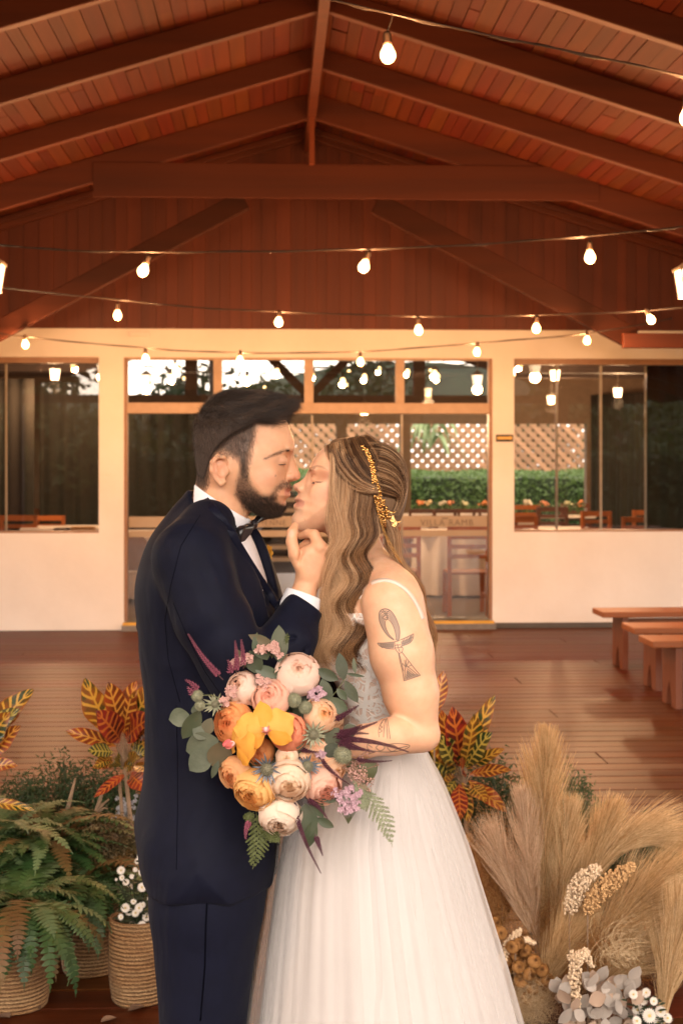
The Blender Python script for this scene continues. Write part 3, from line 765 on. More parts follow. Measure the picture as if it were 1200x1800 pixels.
# ================================================================ implicit-surface modelling (couple units: 1 = 1/900 m)
def ss(x, a, b):
    t = np.clip((x-a)/(b-a), 0, 1); return t*t*(3-2*t)
def smin(a, b, k):
    h = np.clip(.5+.5*(b-a)/k, 0, 1); return b*(1-h)+a*h-k*h*(1-h)
def smax(a, b, k): return -smin(-a, -b, k)
def ell(X, c, r, tilt=0):
    x, y, d = X[0]-c[0], X[1]-c[1], X[2]-c[2]
    if tilt:
        ca, sa = math.cos(tilt), math.sin(tilt); x, y = x*ca+y*sa, -x*sa+y*ca
    k0 = np.sqrt((x/r[0])**2+(y/r[1])**2+(d/r[2])**2); k1 = np.sqrt((x/r[0]**2)**2+(y/r[1]**2)**2+(d/r[2]**2)**2)+1e-9
    return k0*(k0-1)/k1
def cap(X, a, b, ra, rb, fl=1.0):
    """tapered capsule; fl > 1 flattens it along d"""
    a = np.array(a, float); b = np.array(b, float); ba = b-a
    x, y, d = X[0]-a[0], X[1]-a[1], (X[2]-a[2])*fl
    bz = ba[2]*fl; L = ba[0]**2+ba[1]**2+bz**2+1e-9
    t = np.clip((x*ba[0]+y*ba[1]+d*bz)/L, 0, 1)
    return np.sqrt((x-ba[0]*t)**2+(y-ba[1]*t)**2+(d-bz*t)**2)-(ra+(rb-ra)*t)
def chain(X, pts, rs, k=4, fl=1.0):
    f = None
    for a, b, ra, rb in zip(pts, pts[1:], rs, rs[1:]):
        g = cap(X, a, b, ra, rb, fl); f = g if f is None else smin(f, g, k)
    return f
def smooth_poly(pts, sub=5):
    pts = np.array(pts, float); n = len(pts); out = []
    for i in range(n):
        p0, p1, p2, p3 = pts[i-1], pts[i], pts[(i+1) % n], pts[(i+2) % n]
        for k in range(sub):
            t = k/sub; out.append(.5*((2*p1)+(p2-p0)*t+(2*p0-5*p1+4*p2-p3)*t*t+(3*p1-p0-3*p2+p3)*t**3))
    return np.array(out)
def sd2d(X, poly):
    """signed distance to a closed outline in the x,y plane (negative inside)"""
    x = X[0][:, 0, 0][:, None]; y = X[1][0, :, 0][None, :]
    n = len(poly); d = np.full((x.shape[0], y.shape[1]), 1e9); s = np.ones_like(d)
    for i in range(n):
        a = poly[i]; b = poly[i-1]; e = b-a; wx_, wy_ = x-a[0], y-a[1]
        t = np.clip((wx_*e[0]+wy_*e[1])/(e@e+1e-9), 0, 1)
        bx, by = wx_-e[0]*t, wy_-e[1]*t; d = np.minimum(d, bx*bx+by*by)
        c1 = y >= a[1]; c2 = y < b[1]; c3 = e[0]*wy_ > e[1]*wx_
        fl = (c1 & c2 & c3) | (~c1 & ~c2 & ~c3); s = np.where(fl, -s, s)
    return (s*np.sqrt(d))[:, :, None]
def inpoly(px, py, poly):
    poly = np.asarray(poly, float); r = np.zeros(np.shape(px), bool); j = len(poly)-1
    for i in range(len(poly)):
        xi, yi = poly[i]; xj, yj = poly[j]
        c = ((yi > py) != (yj > py)) & (px < (xj-xi)*(py-yi)/((yj-yi)+1e-12)+xi); r ^= c; j = i
    return r
def pdist(px, py, poly):
    """signed distance of points to an outline, positive inside"""
    poly = np.asarray(poly, float); d = np.full(np.shape(px), 1e9)
    for i in range(len(poly)):
        a = poly[i]; e = poly[i-1]-a; t = np.clip(((px-a[0])*e[0]+(py-a[1])*e[1])/(e@e+1e-9), 0, 1)
        d = np.minimum(d, np.hypot(px-a[0]-e[0]*t, py-a[1]-e[1]*t))
    return np.where(inpoly(px, py, poly), d, -d)
def snets(fn, lo, hi, h):
    ax = [np.arange(a, b+h, h) for a, b in zip(lo, hi)]
    X = (ax[0][:, None, None], ax[1][None, :, None], ax[2][None, None, :])
    S = np.broadcast_to(fn(X), (len(ax[0]), len(ax[1]), len(ax[2]))).astype(np.float32)
    ins = S < 0; c = np.zeros(tuple(n-1 for n in S.shape), np.int8)
    sl_ = lambda i, n: slice(i, n-1+i)
    for i in (0, 1):
        for j in (0, 1):
            for k in (0, 1): c += ins[sl_(i, S.shape[0]), sl_(j, S.shape[1]), sl_(k, S.shape[2])]
    act = (c > 0) & (c < 8); I, J, K = np.nonzero(act); n = len(I)
    idx = np.full(act.shape, -1, np.int32); idx[I, J, K] = np.arange(n)
    pos = np.zeros((n, 3)); cnt = np.zeros(n)
    cor = [(i, j, k) for i in (0, 1) for j in (0, 1) for k in (0, 1)]; V = {q_: S[I+q_[0], J+q_[1], K+q_[2]] for q_ in cor}
    for a in cor:
        for axi in range(3):
            if a[axi] == 0:
                b = list(a); b[axi] = 1; b = tuple(b); va, vb = V[a], V[b]; m = (va < 0) != (vb < 0)
                t = np.where(m, va/(va-vb+1e-12), 0)
                for k in range(3): pos[:, k] += np.where(m, a[k]+(t if k == axi else 0), 0)
                cnt += m
    pos /= cnt[:, None]; v = np.stack([ax[0][0]+(I+pos[:, 0])*h, ax[1][0]+(J+pos[:, 1])*h, ax[2][0]+(K+pos[:, 2])*h], 1)
    faces = []
    for axi in range(3):
        a = [slice(1, -1)]*3; a[axi] = slice(0, -1); b = list(a); b[axi] = slice(1, None)
        s0, s1 = ins[tuple(a)], ins[tuple(b)]; M = np.nonzero(s0 != s1); sgn = s0[M]
        base = [M[0]+(0 if axi == 0 else 1), M[1]+(0 if axi == 1 else 1), M[2]+(0 if axi == 2 else 1)]
        o1, o2 = [(1, 2), (2, 0), (0, 1)][axi]
        def g(u, w):
            z = [x.copy() for x in base]; z[o1] -= u; z[o2] -= w; return idx[z[0], z[1], z[2]]
        Q = np.stack([g(1, 1), g(0, 1), g(0, 0), g(1, 0)], 1); Q[~sgn] = Q[~sgn][:, ::-1]
        faces.append(Q[(Q >= 0).all(1)])
    f = np.concatenate(faces); return v, f[:, ::-1]     # couple frame is left handed after cw()
def joinvf(*parts):
    v = []; f = []; n = 0
    for a, b in parts: v.append(a); f.append(b+n); n += len(a)
    return np.concatenate(v), np.concatenate(f)
def vmesh(name, v, f, mat, parent, cols=None, post=None):
    """numpy mesh in couple units -> object"""
    w = cw(v)
    if parent is not None: w = w - np.array(wloc(parent))
    me = bpy.data.meshes.new(name); me.vertices.add(len(w)); me.vertices.foreach_set('co', w.ravel())
    me.loops.add(f.size); me.loops.foreach_set('vertex_index', f.ravel().astype(np.int32))
    me.polygons.add(len(f)); me.polygons.foreach_set('loop_start', np.arange(0, f.size, 4, dtype=np.int32))
    me.update(calc_edges=True); me.validate(); me.shade_smooth()
    if cols is not None:
        at = me.color_attributes.new('col', 'FLOAT_COLOR', 'POINT'); c = np.ones((len(w), 4)); c[:, :3] = cols; at.data.foreach_set('color', c.ravel())
    o = bpy.data.objects.new(name, me); COL.objects.link(o); o.parent = parent
    for m in (mat if isinstance(mat, (list, tuple)) else [mat]): me.materials.append(m)
    return o
def bvh_of(v, f): return BVHTree.FromPolygons([tuple(p) for p in cw(v)], [tuple(int(i) for i in t) for t in f])
def hitpx(bvh, px, py, off=0.0):
    d = (FW + RT*((px-600)/F) + UP*((800-py)/F)).normalized()
    r = bvh.ray_cast(CAM, d)
    if r[0] is None: return None
    return r[0] - d*off, r[1]
from mathutils.geometry import delaunay_2d_cdt
def patch(name, poly, bvh, mat, parent, off=.004, thick=.003, step=4, smooth_pts=False, bulge=0, smooth_n=6, lift=False):
    """a piece of cloth lying on another surface, its outline seen at these image points"""
    poly = [tuple(p) for p in (smooth_poly(poly, 4) if smooth_pts else poly)]
    pts = []; n0 = 0
    for i in range(len(poly)):
        a, b = np.array(poly[i]), np.array(poly[(i+1) % len(poly)]); m = max(1, int(np.hypot(*(b-a))/step))
        for k in range(m): pts.append(tuple(a+(b-a)*k/m))
    nb = len(pts); xs_ = [p[0] for p in pts]; ys_ = [p[1] for p in pts]
    gx, gy = np.meshgrid(np.arange(min(xs_), max(xs_), step), np.arange(min(ys_), max(ys_), step))
    gx = gx.ravel(); gy = gy.ravel(); dd = pdist(gx, gy, poly); k = dd > step*.5
    pts += list(zip(gx[k], gy[k]))
    vv, _, ff, *_r = delaunay_2d_cdt([Vector(p) for p in pts], [(i, (i+1) % nb) for i in range(nb)], [], 1, 1e-4)
    W_ = []; last = None
    for p in vv:
        h = hitpx(bvh, p.x, p.y, 0)
        W_.append((p, (h[0]-CAM).dot(FW) if h else None))
    known = [(p, z) for p, z in W_ if z is not None]
    if not known: return None
    K = np.array([(p.x, p.y) for p, z in known]); Z = np.array([z for _, z in known]); m = MB(); out = []
    ZZ = np.array([z if z is not None else Z[np.argmin((K[:, 0]-p.x)**2+(K[:, 1]-p.y)**2)] for p, z in W_])
    ed = np.array([(t[i], t[(i+1) % len(t)]) for t in ff for i in range(len(t))]); ed = np.concatenate([ed, ed[:, ::-1]])
    cn = np.bincount(ed[:, 0], minlength=len(ZZ))+1e-9
    for _ in range(smooth_n): ZZ = np.minimum(ZZ, .35*ZZ+.65*np.bincount(ed[:, 0], ZZ[ed[:, 1]], minlength=len(ZZ))/cn) if lift else .35*ZZ+.65*np.bincount(ed[:, 0], ZZ[ed[:, 1]], minlength=len(ZZ))/cn
    for (p, _z), z in zip(W_, ZZ):
        o_ = off+bulge*min(1, max(0, float(pdist(np.array(p.x), np.array(p.y), poly)))/12)
        out.append(P(p.x, p.y, z-o_))
    m.v = [tuple(w) for w in out]; m.f = [tuple(reversed(t)) for t in ff]
    o = ob(name, m, mat, parent, smooth=True)
    s = o.modifiers.new('s', 'SOLIDIFY'); s.thickness = thick; s.offset = -1
    return o
def strands(name, C, r0, r1, mat, parent, couple=True, mid=None):
    """C: (n, k, 3) points; hair strands tapering from r0 to r1 (metres)"""
    n, k = C.shape[:2]; w = cw(C) if couple else np.asarray(C, float)
    if parent is not None: w = w - np.array(wloc(parent))
    hc = bpy.data.hair_curves.new(name); hc.add_curves([k]*n)
    hc.attributes['position'].data.foreach_set('vector', w.reshape(-1).astype(np.float32))
    r = hc.attributes.get('radius') or hc.attributes.new('radius', 'FLOAT', 'POINT')
    t = np.linspace(0, 1, k); rr = r0+(r1-r0)*t
    if mid: rr = rr + mid*np.sin(t*np.pi)
    r.data.foreach_set('value', np.tile(rr, n).astype(np.float32))
    hc.materials.append(mat); o = bpy.data.objects.new(name, hc); COL.objects.link(o); o.parent = parent
    return o
def hairmat(name, dark, light, rough=.38, spread=.5, tipl=0.0, spec=.5, trans=.15, tipcol=None):
    m, n, p = newmat(name); hi = N(n, 'ShaderNodeHairInfo')
    r = ramp(n, hi.outputs['Random'], .5-spread/2, .5+spread/2, dark, light)
    if tipcol: r = mixc(n, ramp(n, hi.outputs['Intercept'], .1, .9), r, tipcol)
    n.links.new(r, p.inputs['Base Color']); p.inputs['Roughness'].default_value = rough; p.inputs['Specular IOR Level'].default_value = spec
    p.inputs['Anisotropic'].default_value = .4
    tr = N(n, 'ShaderNodeBsdfTranslucent'); ms = N(n, 'ShaderNodeMixShader'); ms.inputs[0].default_value = trans
    n.links.new(r, tr.inputs[0]); n.links.new(p.outputs[0], ms.inputs[1]); n.links.new(tr.outputs[0], ms.inputs[2])
    n.links.new(ms.outputs[0], n.nodes['Material Output'].inputs[0]); return m
def skinmat(name):
    m, n, p = newmat(name); a = N(n, 'ShaderNodeAttribute'); a.attribute_name = 'col'
    nz = noise(n, 45, 5); a2 = mixc(n, ramp(n, noise(n, 16, 4), .42, .72), a.outputs[0], mixc(n, 1.0, a.outputs[0], (1.03,.86,.82), 'MULTIPLY')); col = mixc(n, ramp(n, nz, .3, .7), a.outputs[0], mixc(n, 1.0, a.outputs[0], (.93,.86,.84), 'MULTIPLY'))
    n.links.new(col, p.inputs['Base Color']); p.inputs['Roughness'].default_value = .48; p.inputs['Specular IOR Level'].default_value = .42
    p.inputs['Subsurface Weight'].default_value = .22; p.inputs['Subsurface Radius'].default_value = (1, .35, .2); p.inputs['Subsurface Scale'].default_value = .007
    bump(n, p, noise(n, 520, 4), .16, .0006); n.links.new(ramp(n, noise(n, 90, 3), .3, .7, (.38,.38,.38), (.58,.58,.58)), p.inputs['Roughness']); return m
def surfpts(v, f, n, mask, rs):
    """random points on a quad mesh where mask(x, y, d) allows, with normals (couple units)"""
    a, b, c = v[f[:, 0]], v[f[:, 1]], v[f[:, 2]]; nn = np.cross(b-a, c-a); ar = np.linalg.norm(nn, axis=1)
    ctr = v[f].mean(1); w = ar*mask(ctr[:, 0], ctr[:, 1], ctr[:, 2]); w = np.clip(w, 0, None); w /= w.sum()
    i = rs.choice(len(f), n, p=w); u = rs.rand(n, 1); t = rs.rand(n, 1); q4 = v[f[i]]
    p = (q4[:, 0]*(1-u)+q4[:, 1]*u)*(1-t)+(q4[:, 3]*(1-u)+q4[:, 2]*u)*t
    nr = -nn[i]/np.maximum(ar[i], 1e-9)[:, None]
    return p, nr
def unit(a): return a/np.maximum(np.linalg.norm(a, axis=-1, keepdims=True), 1e-9)
# ================================================================ THE GROOM
FLOORY = 800+CAMZ*900
gw = cw(np.array([380, FLOORY, 0.]))
groom = thing('person', tuple(gw), 'bearded man in a navy suit and black bow tie, leaning in for a kiss', 'man')
M_skin = skinmat('skin')
# ---- head
prof_m = smooth_poly([(430,694),(470,703),(500,733),(513,762),(518,784),(514,797),(509,815),(506,836),(508,849),(512,857),(506,864),(509,871),(502,879),(503,889),(492,904),(472,908),(448,900),(425,892),(398,882),(366,864),(350,825),(345,775),(357,732),(388,703)])
nose_m = smooth_poly([(511,793),(518,806),(523,822),(528.5,835),(526,842),(516,846),(502,846),(498,825),(502,805)])
def head_m(X):
    x, y, d = X; ad = np.abs(d)
    Wd = 55+8*ss(y, 770, 820)-6*ss(y, 860, 900)-24*ss(y, 868, 900)*ss(x, 440, 492)-6*ss(x, 460, 505)*ss(y,800,840)
    f = -50*np.tanh(-sd2d(X, prof_m)/50)+40*(ad/Wd)**2.5
    f = smax(f, ad-69, 14)
    A = (x, y, ad)
    f = smin(f, ell(A, (508,790,20), (8,6,17)), 6)                # brow ridge
    f = smin(f, ell(A, (470,838,44), (20,14,12), -.3), 16)         # cheekbone
    f = smax(f, -ell(A, (512,808,31), (15,9,12)), 9)               # eye socket
    f = smin(f, ell(A, (494,810,31.5), (12.5,9.5,11)), 3.5)          # closed lid
    g = sd2d(X, nose_m)+13*(ad/12.5)**2.1
    f = smin(f, g, 5)
    f = smin(f, ell(A, (509,838,12), (9,6.5,5.5)), 4)                # nostril wing
    f = smax(f, -ell(A, (513,845,8), (5,2.4,3)), 2)
    f = smax(f, -cap(A, (497,826,17), (501,846,19), 1.5, 2), 4)      # fold beside the nose
    f = smin(f, cap(A, (509,858.5,0), (490,864,19), 4.6, 2), 3)       # lips
    f = smin(f, cap(A, (506,869,0), (490,866,18), 5, 2), 3)
    f = smax(f, -cap(A, (514,864,0), (489,865.2,22), 1.2, .7), 1.6)
    f = smax(f, -cap(A, (482,806,34), (505,803,34), .5, .5), 2.5)    # lid crease
    # ear
    e = chain(A, [(403,812,66),(400,804,72),(389,802,75),(380,812,76),(379,826,75),(385,840,72),(394,849,69),(400,846,66)], [3,3.6,4,4,3.8,3.4,4.8,3.5], 3)
    e = smin(e, ell(A, (392,826,66), (14,20,5)), 4)
    e = smin(e, chain(A, [(386,815,74),(388,828,73),(393,836,71)], [2.4,2.8,2.6], 2), 3)
    e = smin(e, ell(A, (404,828,66), (4.5,5.5,5)), 3)
    e = smax(e, -ell(A, (397,824,75), (6,10,8), .15), 3)
    f = smin(f, e, 3.5)
    # neck
    n_ = cap(X, (397,842,0), (366,985,0), 49, 56)
    f = smin(f, n_, 12)
    f = smin(f, cap(A, (392,870,42), (440,985,18), 8, 9), 18)
    return f
hv, hf_ = snets(head_m, (335,685,-90), (535,985,90), 2.4)
# ---- right hand under her chin
def hand_m(X):
    f = None
    def add(g, k=5):
        nonlocal f
        f = g if f is None else smin(f, g, k)
    Q = lambda x, y, d: q(x, y, d)
    add(cap(X, Q(530,1058,-90), Q(541,1016,-82), 24, 19, 1.15))                                     # wrist
    add(cap(X, Q(541,1016,-82), Q(541,975,-84), 17, 16, 1.25), 10)
    add(cap(X, Q(548,1016,-82), Q(560,962,-84), 17, 13.5, 1.3), 10)
    add(cap(X, Q(556,1014,-80), Q(573,976,-78), 15, 12, 1.3), 10)
    add(cap(X, Q(560,1012,-78), Q(582,992,-70), 13, 10, 1.3), 10)
    add(cap(X, Q(536,1008,-90), Q(519,975,-96), 13, 12), 9)                                          # thumb
    add(cap(X, Q(519,975,-96), Q(512.5,952,-92), 11, 9.6), 3)
    add(chain(X, [Q(512.5,952,-92), Q(514,936,-85), Q(518,925,-76)], [9.4,9.2,6.8], 2), 3)
    add(chain(X, [Q(561,962,-86), Q(552,940,-76), Q(541,938,-66), Q(528,942,-58)], [11.5,9,8,6.5], 3), 3)      # index
    add(chain(X, [Q(571,968,-80), Q(556,950,-58), Q(540,955,-50), Q(531,960,-46)], [11,8.4,7.6,6.4], 3), 2)
    add(chain(X, [Q(577,980,-74), Q(562,966,-48), Q(547,970,-40), Q(540,974,-38)], [10,7.8,7,6], 3), 2)
    add(chain(X, [Q(583,992,-66), Q(570,984,-42), Q(557,984,-34)], [9,7,5.6], 3), 2)
    f = smax(f, -ell(X, q(531,966,-112), (3.5,26,20), .25), 7)
    return f
nv, nf_ = snets(hand_m, (495,905,-130), (620,1065,-15), 1.8)
# ---- the body under the clothes
def core_m(X):
    f = cap(X, (368,960,0), (372,1480,0), 70, 80); A = (X[0], X[1], np.abs(X[2]))
    f = smin(f, cap(A, (372,1500,75), (362,1900,80), 62, 48), 20); f = smin(f, cap(A, (362,1900,80), (352,2240,80), 42, 30), 10)
    f = smin(f, cap(X, (360,990,-120), (480,1190,-165), 40, 36), 15)
    f = smin(f, cap(X, (480,1190,-165), (545,1062,-95), 30, 22), 8)
    f = smin(f, cap(X, (360,990,120), (430,1240,170), 40, 34), 15); f = smin(f, cap(X, (430,1240,170), (590,1230,150), 28, 20), 8)
    return f
kv, kf_ = snets(core_m, (240,900,-240), (640,2290,240), 14)
v_, f_ = joinvf((hv, hf_), (nv, nf_), (kv, kf_))
x, y, d = v_.T
col = np.tile(np.array([.67,.37,.215]), (len(v_), 1))
def tint(mask, c, amt=1.0):
    global col
    m = (np.clip(mask, 0, 1)*amt)[:, None]; col = col*(1-m)+np.array(c)*m
isH = np.arange(len(v_)) < len(hv)
beard_poly = [(433,800),(440,830),(448,850),(462,866),(476,866),(486,852),(498,842),(514,846),(516,860),(500,857),(490,864),(489,878),(500,884),(506,884),(508,900),(490,915),(455,912),(428,890),(415,868),(418,845),(428,812)]
hairline = [(530,700),(505,730),(490,740),(470,748),(453,744),(449,772),(441,800),(437,832),(428,834),(424,806),(410,798),(398,793),(380,797),(372,812),(370,845),(366,860),(340,850),(330,760),(360,680),(440,660),(520,670)]
bd = ss(pdist(x, y, beard_poly), -4, 9)*isH*ss(np.abs(d), -1, 6*0)
bd = np.where(isH, ss(pdist(x, y, beard_poly), -4, 9), 0)
tint(bd, (.10,.055,.035), .72)
tint(np.where(isH, ss(pdist(x, y, hairline), -4, 8), 0), (.07,.04,.028), .85)
tint(np.where(isH, ss(pdist(x, y, [(466,806),(480,798),(498,790),(511,787),(514,793),(500,796),(484,803),(468,809)]), -2, 2.5), 0), (.20,.11,.07), .35)
tint(np.where(isH, ss(-((x-470)/26)**2-((y-838)/22)**2, -1, 0), 0), (.66,.33,.22), .35)
tint(np.where(isH, ss(-((x-392)/18)**2-((y-826)/25)**2, -1, -.2)*(np.abs(d) > 62), 0), (.66,.31,.20), .5)
tint(np.where(isH, ss(-((x-520)/14)**2-((y-838)/12)**2, -1, 0), 0), (.66,.32,.23), .4)
tint(np.where(isH, ss(-((x-500)/15)**2-((y-864)/8.5)**2, -1, -.35)*(np.abs(d) < 25), 0), (.55,.22,.17), .75)
tint(np.where(isH, ss(-((x-493)/15)**2-((y-809)/8)**2, -1, 0), 0), (.50,.27,.18), .4)
tint(np.where(isH & (d < 0), ss(-((x-487)/1.6)**2-((y-836)/1.6)**2, -1, -.2), 0), (.2,.1,.06), .8)
tint(np.where(~isH, ss(-((x-515)/7)**2-((y-932)/10)**2-((d+98)/12)**2, -1, 0), 0), (.75,.48,.38), .6)
body_m = vmesh('body', v_, f_, M_skin, groom, col)
head_bvh = bvh_of(hv, hf_)
# brows, lashes, beard
rs = np.random.RandomState(3)
M_hm = hairmat('dark brown hair', (.008,.0045,.003), (.045,.024,.014), .36, .95, trans=.04)
M_hb = hairmat('beard hair', (.012,.007,.005), (.07,.038,.022), .5, .6, trans=.05)
M_hs = hairmat('short side hair', (.030,.018,.012), (.15,.095,.065), .5, .6, trans=.05)
def grow(v, f, n, mask, dirf, length, k=5, curl=.0, lift=.5, droop=0):
    p, nr = surfpts(v, f, n, mask, rs); dr = dirf(p); dr = dr-nr*(dr*nr).sum(1, keepdims=True); dr = unit(dr+rs.normal(size=dr.shape)*.22)
    L = length(p)*rs.uniform(.7, 1.25, n); out = np.empty((n, k, 3)); cur = p-nr*.6; out[:, 0] = cur
    for i in range(1, k):
        t = i/(k-1); st = unit(dr*(1-lift*(1-t))+nr*lift*(1-t*.8)+rs.normal(size=dr.shape)*curl+np.array([0, droop*t, 0]))
        cur = cur+st*(L/(k-1))[:, None]; out[:, i] = cur
    return out
bm_ = lambda x, y, d: ss(pdist(x, y, beard_poly), -3, 8)**1.3
def bdir(p): return np.stack([.35+0*p[:, 0], 1+0*p[:, 0], 0*p[:, 0]], 1)
C = grow(hv, hf_, 22000, bm_, bdir, lambda p: 3.5+4.5*ss(p[:, 1], 850, 900), 5, .14, .38)
strands('beard', C, .00013, .00005, M_hb, groom)
brow_poly = [(466,806),(480,798),(498,790),(511,787),(514,793),(500,796),(484,803),(468,809)]
C = grow(hv, hf_, 3200, lambda x, y, d: ss(pdist(x, y, brow_poly), .3, 2.0), lambda p: np.stack([-1+0*p[:,0], .35+0*p[:,0], np.sign(p[:,2])*.5], 1), lambda p: 4.5+0*p[:,0], 4, .03, .1)
strands('eyebrows', C, .00013, .00005, M_hm, groom)
n = 260; t = rs.rand(n); sgn = np.where(rs.rand(n) < .5, -1, 1)
root = np.stack([480+19*t, 812.5+1.5*np.sin(t*3), sgn*(43-5.0*t**2*1.4)], 1)
C = np.stack([root, root+np.stack([2.5+0*t, 2.2+0*t, sgn*1.2], 1), root+np.stack([6+0*t, 3.2+0*t, sgn*2], 1)], 1)
strands('eyelashes', C, .00018, .00006, M_hm, groom)
def wob(X, s, seed):
    x, y, d = X; r = np.random.RandomState(seed); f = 0
    for i in range(5):
        a = r.normal(size=3)/s; f = f+np.sin(x*a[0]+y*a[1]+d*a[2]+r.uniform(0, 6))
    return f/5
# ---- hair: a dark mass with strands over it
hp = smooth_poly([(430,686),(470,689),(500,699),(519,708),(512,715),(500,726),(482,738),(455,738),(432,752),(405,768),(384,788),(372,812),(364,838),(358,850),(350,842),(343,800),(342,760),(353,722),(384,693)], 4)
hout = smooth_poly([(430,688),(468,692),(494,702),(510,710),(513,722),(522,780),(505,880),(440,900),(380,868),(362,858),(350,842),(343,800),(342,760),(353,722),(384,693)], 4)
def hair_m(X):
    x, y, d = X; ad = np.abs(d)
    f = smax(sd2d(X, hout)+36*(ad/58)**2.7, ad-(67.6+6.6*np.clip(-sd2d(X, hp)/34, 0, 1)), 6)
    f = f+2.2*wob(X, 8, 21)*ss(y, 770, 720)+1.2*np.sin((y+.25*x)/3.1+d/9+2*wob(X, 25, 2))*ss(y, 750, 715)
    return smax(f, sd2d(X, hp)-1.0, 4)
cv, cf_ = snets(hair_m, (334,676,-80), (532,866,80), 2.6)
M_cap, n_, p_ = newmat('hair shade'); a_ = N(n_, 'ShaderNodeAttribute'); a_.attribute_name = 'col'; n_.links.new(mixc(n_, ramp(n_, noise(n_, 350, 3), .3, .7), a_.outputs[0], mixc(n_, 1.0, a_.outputs[0], (.5,.5,.5), 'MULTIPLY')), p_.inputs['Base Color']); p_.inputs['Roughness'].default_value = .7; bump(n_, p_, noise(n_, 300, 3), .5, .001)
fd = ss(cv[:, 1], 715, 775)[:, None]*.8
hair_o = vmesh('hair', cv, cf_, M_cap, groom, np.array([.016,.009,.006])*(1-fd)+np.array([.085,.050,.033])*fd)
def hdir(p):
    x, y = p[:, 0], p[:, 1]; top = ss(y, 790, 720)
    w1 = np.sin(x/9+p[:, 2]/11)+np.sin(y/7-p[:, 2]/8+x/17)
    return np.stack([.35+1.1*top, 1.0-1.15*top*ss(x, 380, 470)-.3*top+.22*w1*top, .35*w1*top*np.cos(x/13)], 1)
C1 = grow(cv, cf_, 15000, lambda x, y, d: (y < 750+.0*x)*(ss(-y, -760, -735)), hdir, lambda p: 12+13*ss(p[:, 0], 400, 500), 7, .13, .34)
kx = np.sin(C1[:, 0, 1]/3.2+C1[:, 0, 0]/14+C1[:, 0, 2]/9)+rs.normal(size=len(C1))*.4 > .35
M_hl = hairmat('lighter brown hair', (.024,.013,.008), (.10,.056,.032), .34, .9, trans=.05)
strands('top_hair', C1[~kx], .00016, .00006, M_hm, hair_o); strands('top_hair', C1[kx], .00016, .00006, M_hl, hair_o)
C2 = grow(cv, cf_, 24000, lambda x, y, d: ss(y, 715, 745), lambda p: np.stack([.25+0*p[:,0], 1+0*p[:,0], 0*p[:,0]], 1), lambda p: 9-4*ss(p[:, 1], 750, 830), 4, .06, .3)
strands('side_hair', C2, .00012, .00006, M_hb, hair_o)
fade = [(490,736),(478,744),(456,746),(453,775),(447,800),(441,838),(427,838),(424,812),(410,801),(384,801),(376,815),(373,850),(364,866),(348,856),(346,820),(362,790),(385,765),(410,745),(440,728)]
C3 = grow(hv, hf_, 42000, lambda x, y, d: ss(pdist(x, y, fade), -3, 6), lambda p: np.stack([.2+0*p[:,0], 1+0*p[:,0], 0*p[:,0]], 1), lambda p: 5+0*p[:,0], 4, .06, .3)
strands('faded_sides', C3, .00010, .00005, M_hb, hair_o)
C4 = grow(hv, hf_, 1500, lambda x, y, d: ss(pdist(x, y, [(448,738),(512,722),(512,742),(480,754),(450,752)]), -3, 3), lambda p: np.stack([1+0*p[:,0], -.5+0*p[:,0], 0*p[:,0]], 1), lambda p: 9+0*p[:,0], 4, .06, .3)
strands('hairline', C4, .00013, .00005, M_hm, hair_o)
# ---- suit
M_suit = pm('navy suit cloth', (.0044,.0054,.0155), .70, (.0034,.0042,.012), 40, bmp=.35, bscale=700, bdist=.0008, spec=.13, sheen=.02)
def cloth_folds(mt):
    n = mt.node_tree; p = n.nodes['Principled BSDF']; old = p.inputs['Normal'].links[0].from_socket
    b = N(n, 'ShaderNodeBump'); b.inputs['Strength'].default_value = .55; b.inputs['Distance'].default_value = .02
    n.links.new(noise(n, 7, 2.5, stretch=(1,1,.55), dist=.9), b.inputs['Height']); n.links.new(old, b.inputs['Normal']); n.links.new(b.outputs[0], p.inputs['Normal'])
cloth_folds(M_suit)
M_lap = pm('lapel satin', (.0048,.0058,.0165), .62, (.0038,.0046,.013), 40, bmp=.2, bscale=700, bdist=.0006, spec=.16)
M_shirt = pm('white shirt', (.78,.76,.78), .75, (.74,.72,.74), 30, bmp=.1, bscale=500, bdist=.0004)
M_tie = pm('black satin tie', (.012,.01,.012), .28, spec=.7)
jp = smooth_poly([(341,860),(318,876),(293,905),(262,950),(243,1010),(241,1060),(246,1120),(253,1200),(257,1290),(252,1380),(241,1440),(246,1490),(262,1533),(320,1541),(400,1541),(480,1534),(492,1450),(500,1350),(502,1250),(501,1150),(497,1085),(487,1040),(472,990),(455,945),(436,915),(400,895)], 4)
folds = [((470,1105,-170),(440,1180,-190),4),((300,1000,-140),(330,1120,-165),5),((330,1100,-160),(390,1240,-170),4),((262,1110,-90),(330,1165,-130),6),((400,1010,-190),(430,1130,-215),5),((365,960,-185),(420,1060,-210),4)]
jp2 = jp.copy(); jp2[:, 1] = np.where(jp2[:, 1] > 1525, jp2[:, 1]+60, jp2[:, 1])
def torso_m(X):
    x, y, d = X; ad = np.abs(d)
    Wd = 62+100*ss(y, 868, 960)+22*ss(y, 950, 1030)-18*ss(y, 1040, 1220)+46*ss(y, 1300, 1540)
    return -75*np.tanh(-sd2d(X, jp2)/75)+78*(ad/Wd)**2.3
